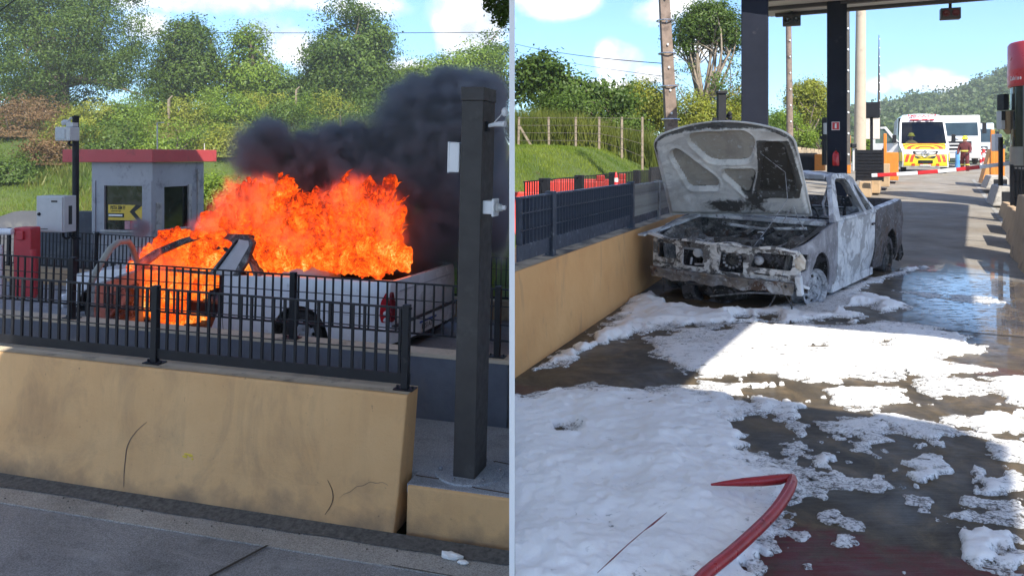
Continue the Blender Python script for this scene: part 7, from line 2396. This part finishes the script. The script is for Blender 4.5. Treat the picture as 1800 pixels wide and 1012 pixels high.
ti = np.clip(np.repeat(rng.normal(.5, .22, n), per) + rng.normal(size=n * per) * .1, 0, 1)
V, F, ti = leaves(C_.reshape(-1, 3), 1.25, ti, aspect=.8)
tag(inst('forest', np_mesh('forest', V, F, L_far, attr={'tint': ti})), kind='stuff')
for (px, pyt, pyb, Z, sd_, lab) in ((1676, 193, 232, 150, 61, 'tall pale conifer standing out on the hill above the white lorry'), (1664, 205, 235, 150, 62, 'shorter conifer just left of the tall one on the hill'), (1737, 232, 262, 110, 63, 'bright green tree at the foot of the hill right of the last lorry')):
    c = P(px, (pyt + pyb) / 2, Z); k = Z / FPX
    g = (c.x, Z, min(float(hill_z(np.array([c.x]), np.array([Z]))[0]), P(px, pyb, Z).z) if Z > 120 else P(px, pyb, Z).z)
    hh_ = (pyb - pyt) * k
    e = [((c.x, Z, g[2] + hh_ * f), (hh_ * .34 * (1.1 - f), hh_ * .34 * (1.1 - f), hh_ * .16)) for f in (.2, .4, .6, .8, .93)]
    tree(lab, g, e, L_yellow if sd_ != 62 else L_mid, .55, 150, 26, .8, sd_, .18, nlimb=6, name='conifer' if sd_ != 63 else 'tree', fork=.7)

# ------------------------------------------------------------------ fire
FIRE = [(708, 455, 13, 22, 10.6), (684, 332, 13, 18, 10.8), (700, 378, 12, 20, 10.65), (300, 430, 30, 20, 11.25), (335, 425, 34, 18, 11.2), (530, 388, 44, 36, 10.80), (505, 365, 34, 36, 10.9), (548, 372, 30, 26, 10.85), (300, 508, 52, 70, 11.20), (330, 558, 34, 42, 11.10), (268, 481, 24, 46, 11.35), (342, 465, 48, 40, 11.25), (285, 453, 26, 22, 11.35),
        (395, 400, 36, 26, 11.25), (432, 380, 46, 42, 11.00), (468, 353, 44, 40, 11.10), (440, 338, 28, 26, 11.10), (495, 326, 22, 22, 11.10), (380, 411, 44, 10, 10.95),
        (470, 428, 46, 56, 10.90), (535, 438, 60, 55, 10.80), (600, 428, 62, 62, 10.70), (655, 428, 42, 62, 10.65), (590, 383, 44, 42, 10.80), (640, 373, 34, 36, 10.80), (668, 358, 22, 26, 10.70), (685, 443, 22, 40, 10.60), (560, 396, 40, 34, 10.80), (606, 338, 14, 22, 10.80), (690, 403, 14, 24, 10.60)]
Vs, Fs, off = [], [], 0
def add_np(V, F):
    global off
    Vs.append(V); Fs.append(F + off); off += len(V)


nu, nv = 110, 70
u, v = np.meshgrid(np.linspace(0, 2 * np.pi, nu, endpoint=False), np.linspace(.02, np.pi - .02, nv))
sph = np.stack([np.sin(v) * np.cos(u), np.sin(v) * np.sin(u), np.cos(v)], -1).reshape(-1, 3)
ii = (np.arange(nv - 1)[:, None] * nu + np.arange(nu)[None, :]).ravel()
jj = (np.arange(nv - 1)[:, None] * nu + (np.arange(nu)[None, :] + 1) % nu).ravel()
SF = np.c_[ii, jj, jj + nu, ii + nu]
def flame(base, L_, wd, drift, seed):
    n = 7
    r_ = np.random.default_rng(seed)
    t = np.linspace(0, 1, n)
    wob = np.cumsum(r_.normal(size=(n, 3)) * L_ * .085, axis=0)
    pts = base + t[:, None] * np.array([0, 0, L_]) + (t ** 1.5)[:, None] * drift + wob
    rad = wd * np.sin(np.pi * np.clip(.16 + .84 * t, 0, 1)) ** .8 * (1 - .55 * t)
    a0 = r_.uniform(0, 6.28)
    V = []
    for i in range(n):
        for k in range(6):
            a = a0 + k / 6 * 6.283 + i * .4
            V.append(pts[i] + rad[i] * np.array([math.cos(a), math.sin(a) * .6, .25 * math.sin(a)]))
    F = [(i * 6 + k, i * 6 + (k + 1) % 6, (i + 1) * 6 + (k + 1) % 6, (i + 1) * 6 + k) for i in range(n - 1) for k in range(6)]
    return np.array(V), np.array(F)


sdn = 0
for (px, py, rx, ry, Z) in FIRE:
    c = np.array(P(px, py, Z)); k = Z / FPX
    r = np.array([rx * k, min(max(rx, ry), 45) * k * .85, ry * k])
    q = c + sph * r
    up = np.clip(sph[:, 2], 0, 1)
    dsp = (fbm(q * np.array([1, 1, .75]), 3.2, 4, 12) - .5) * .42 + (fbm(q * np.array([1, 1, .6]), 9, 3, 13) - .5) * .26 + (fbm(q, 24, 2, 14) - .5) * .08
    q = q + sph * (dsp * np.minimum(1, (r.min() / .2)))[:, None] + np.c_[up * 0.04, 0 * up, up * dsp * .3]
    add_np(q, SF)
    for i in range(int(5 + rx * .14)):
        sdn += 1
        d = rng.normal(size=3); d[2] = abs(d[2]) * .9 - .1; d /= np.linalg.norm(d)
        L_ = (.05 + min(.22, rng.exponential(.06))) * (.5 + min(rx, ry) / 60)
        Vf, Ff = flame(c + d * r * .86, L_, rng.uniform(.018, .05), np.array([L_ * rng.normal(.35, .5), rng.normal() * .05, -L_ * rng.random() * .4]), sdn)
        add_np(Vf, Ff)
V = np.concatenate(Vs); V[:, 0] = np.minimum(V[:, 0], -.2)


def fire_mat():
    q = NT('flame')
    v = q.coord()
    n0 = q.noise(3.0, 4, .55, v, .9)
    w = q.n('ShaderNodeTexNoise'); w.inputs['Scale'].default_value = 5; w.inputs['Detail'].default_value = 3; q.t.links.new(v, w.inputs['Vector'])
    mv = q.n('ShaderNodeVectorMath', operation='MULTIPLY_ADD'); q.t.links.new(w.outputs['Color'], mv.inputs[0]); mv.inputs[1].default_value = (.34, .34, .34); q.t.links.new(v, mv.inputs[2])
    a = q.noise(13, 6, .62, mv.outputs[0], 1.1)
    b1 = q.noise(26, 5, .6, mv.outputs[0], 1.4)
    ridge = q.math('SUBTRACT', 1.0, q.math('ABSOLUTE', q.math('MULTIPLY', q.math('SUBTRACT', a, .5), 9.0)), True)
    ridge2 = q.math('SUBTRACT', 1.0, q.math('ABSOLUTE', q.math('MULTIPLY', q.math('SUBTRACT', b1, .5), 6.0)), True)
    heat = q.math('ADD', q.math('MULTIPLY', q.math('SUBTRACT', n0, .25), 1.15), q.math('ADD', q.math('MULTIPLY', ridge, .30), q.math('MULTIPLY', ridge2, .22)))
    # cooler and redder towards the flame tops
    z = q.n('ShaderNodeSeparateXYZ'); q.t.links.new(v, z.inputs[0])
    heat = q.math('SUBTRACT', heat, q.math('MULTIPLY', q.math('SUBTRACT', z.outputs['Z'], .1), .16))
    lwh = q.n('ShaderNodeLayerWeight'); lwh.inputs[0].default_value = .5
    heat = q.math('SUBTRACT', heat, q.math('MULTIPLY', lwh.outputs['Facing'], .22))
    heat = q.math('ADD', heat, .02)
    c = q.ramp(heat, [(.20, (.13, .012, .008)), (.32, (.5, .03, .006)), (.44, (.92, .075, .006)), (.60, (1.0, .135, .010)), (.78, (1.0, .28, .03)), (.93, (1.0, .62, .2))])
    lw0 = q.n('ShaderNodeLayerWeight'); lw0.inputs[0].default_value = .4
    e = q.n('ShaderNodeEmission'); q.set(e.inputs[0], c); e.inputs[1].default_value = .52
    t = q.n('ShaderNodeBsdfTransparent')
    lw = q.n('ShaderNodeLayerWeight'); lw.inputs[0].default_value = .35
    f = q.math('SUBTRACT', q.math('MULTIPLY', lw.outputs['Facing'], 2.1), q.math('MULTIPLY', a, 1.3), True)
    hole = q.ramp(q.noise(5, 6, .65, mv.outputs[0]), [(.30, 1.0), (.38, 0.0)])
    f = q.math('MAXIMUM', f, q.math('MULTIPLY', hole, .75), True)
    m_ = q.n('ShaderNodeMixShader'); q.set(m_.inputs[0], f)
    q.t.links.new(e.outputs[0], m_.inputs[1]); q.t.links.new(t.outputs[0], m_.inputs[2]); q.t.links.new(m_.outputs[0], q.out.inputs[0])
    q.m.cycles.emission_sampling = 'NONE'
    return q.m


fo = inst('fire', np_mesh('fire', V, np.concatenate(Fs), fire_mat(), True))
tag(fo, 'orange flames filling the cab and load bed of the white pickup', 'fire', kind='stuff')

# ------------------------------------------------------------------ smoke
SMOKE = [(545, 345, 62, 60, 11.75), (610, 340, 60, 55, 11.7), (470, 265, 69, 56, 11.70), (540, 290, 78, 61, 11.90), (610, 270, 89, 61, 12.10), (690, 275, 89, 69, 12.10), (760, 290, 95, 89, 11.90), (840, 260, 89, 106, 12.10), (760, 215, 95, 69, 12.50), (850, 190, 67, 67, 12.70), (735, 175, 56, 44, 12.90),
         (800, 380, 95, 84, 11.70), (735, 430, 53, 64, 11.40), (870, 360, 56, 100, 11.70), (700, 340, 61, 67, 11.50), (640, 310, 78, 56, 11.70), (800, 150, 67, 33, 13.10), (245, 400, 20, 20, 10.50)]
def smoke_mat():
    q = NT('black_smoke')
    v = q.coord()
    w = q.n('ShaderNodeTexNoise'); w.inputs['Scale'].default_value = 1.7; w.inputs['Detail'].default_value = 5; w.inputs['Roughness'].default_value = .58
    q.t.links.new(v, w.inputs['Vector'])
    w2 = q.n('ShaderNodeTexNoise'); w2.inputs['Scale'].default_value = 4.6; w2.inputs['Detail'].default_value = 5
    q.t.links.new(v, w2.inputs['Vector'])
    acc = None
    for (px, py, rx, ry, Z) in SMOKE:
        c = P(px, py, Z); k = Z / FPX
        s1 = q.n('ShaderNodeVectorMath', operation='SUBTRACT'); q.t.links.new(v, s1.inputs[0]); s1.inputs[1].default_value = c
        s2 = q.n('ShaderNodeVectorMath', operation='MULTIPLY'); q.t.links.new(s1.outputs[0], s2.inputs[0]); s2.inputs[1].default_value = (1 / (rx * k), 1 / (max(rx, ry) * k * .95), 1 / (ry * k))
        s3 = q.n('ShaderNodeVectorMath', operation='LENGTH'); q.t.links.new(s2.outputs[0], s3.inputs[0])
        d = q.math('SUBTRACT', 1.0, s3.outputs['Value'])
        acc = d if acc is None else q.math('MAXIMUM', acc, d)
    d = q.math('ADD', acc, q.math('MULTIPLY', q.math('SUBTRACT', w.outputs['Fac'], .47), 2.1))
    d = q.math('ADD', d, q.math('MULTIPLY', q.math('SUBTRACT', w2.outputs['Fac'], .5), 1.7))
    soft = q.math('MULTIPLY', q.math('ADD', acc, .30), 1.8, True)
    d = q.math('MULTIPLY', q.math('MULTIPLY', q.math('MULTIPLY', d, 1.6, True), soft), 13.0)
    d = q.math('ADD', d, q.math('MULTIPLY', q.math('MULTIPLY', q.math('ADD', acc, .42), w.outputs['Fac'], True), .8))
    # flame glowing inside the smoke: red orange wisps round the body of the fire
    g = None
    for (px, py, rx, ry, Z) in ((445, 365, 85, 68, 11.0), (530, 400, 80, 66, 10.9), (620, 385, 85, 88, 10.8), (672, 400, 52, 84, 10.75), (400, 398, 75, 34, 11.1), (300, 480, 80, 70, 11.2)):
        c = P(px, py, Z); k = Z / FPX
        s1 = q.n('ShaderNodeVectorMath', operation='SUBTRACT'); q.t.links.new(v, s1.inputs[0]); s1.inputs[1].default_value = c
        s2 = q.n('ShaderNodeVectorMath', operation='MULTIPLY'); q.t.links.new(s1.outputs[0], s2.inputs[0]); s2.inputs[1].default_value = (1 / (rx * k), 1 / (.62), 1 / (ry * k))
        s3 = q.n('ShaderNodeVectorMath', operation='LENGTH'); q.t.links.new(s2.outputs[0], s3.inputs[0])
        e_ = q.math('SUBTRACT', 1.0, s3.outputs['Value'])
        g = e_ if g is None else q.math('MAXIMUM', g, e_)
    wf = q.noise(5.5, 5, .62, q.coord(scale=(1, 1, .6)), 1.2)
    fl = q.math('MULTIPLY', q.math('ADD', g, q.math('MULTIPLY', q.math('SUBTRACT', wf, .56), 2.2)), 3.0, True)
    fl = q.math('MULTIPLY', fl, q.math('MULTIPLY', q.math('ADD', g, .04), 4.0, True))
    d = q.math('ADD', d, q.math('MULTIPLY', fl, 3.0))
    xs3 = q.n('ShaderNodeSeparateXYZ'); q.t.links.new(v, xs3.inputs[0])
    d = q.math('MULTIPLY', d, q.math('MULTIPLY', q.math('ADD', xs3.outputs['X'], .03), -4.5, True))
    p = q.n('ShaderNodeVolumePrincipled')
    q.set(p.inputs['Emission Strength'], q.math('MULTIPLY', fl, 1.7))
    q.set(p.inputs['Emission Color'], q.ramp(fl, [(.1, (.75, .02, .003)), (.7, (1.0, .075, .006)), (1.0, (1.0, .13, .01))]))
    p.inputs['Color'].default_value = (.33, .35, .40, 1)
    p.inputs['Anisotropy'].default_value = .1
    q.set(p.inputs['Density'], d)
    q.t.links.new(p.outputs[0], q.out.inputs['Volume'])
    return q.m


b = MB()
a0, a1 = P(380, 520, 10.6), P(895, 100, 13.4)
b.box((-2.65, 12.0, .95), (5.26, 3.9, 4.4))
sm = b.build('smoke', smoke_mat())
tag(sm, 'thick black smoke billowing off the burning pickup', 'smoke', kind='stuff')
b = MB(); b.box((-8.5, 23.2, 3.0), (16.8, 8.6, 9.4))
q = NT('thin_smoke_haze')
p_ = q.n('ShaderNodeVolumePrincipled'); p_.inputs['Color'].default_value = (.85, .9, .96, 1); p_.inputs['Density'].default_value = .006; p_.inputs['Anisotropy'].default_value = .3
q.t.links.new(p_.outputs[0], q.out.inputs['Volume'])
tag(b.build('smoke_haze', q.m), 'thin drifting smoke haze over the bank', 'smoke', kind='stuff')

# ------------------------------------------------------------------ air
HAZE = 0.00055
b = MB(); b.box((85, 205, 38), (810, 520, 84))
q = NT('haze_air')
p_ = q.n('ShaderNodeVolumePrincipled'); p_.inputs['Color'].default_value = (.86, .92, .98, 1); p_.inputs['Density'].default_value = HAZE; p_.inputs['Anisotropy'].default_value = .2
q.t.links.new(p_.outputs[0], q.out.inputs['Volume'])
tag(b.build('haze', q.m), 'pale haze in the air over the whole place', 'haze', kind='stuff')
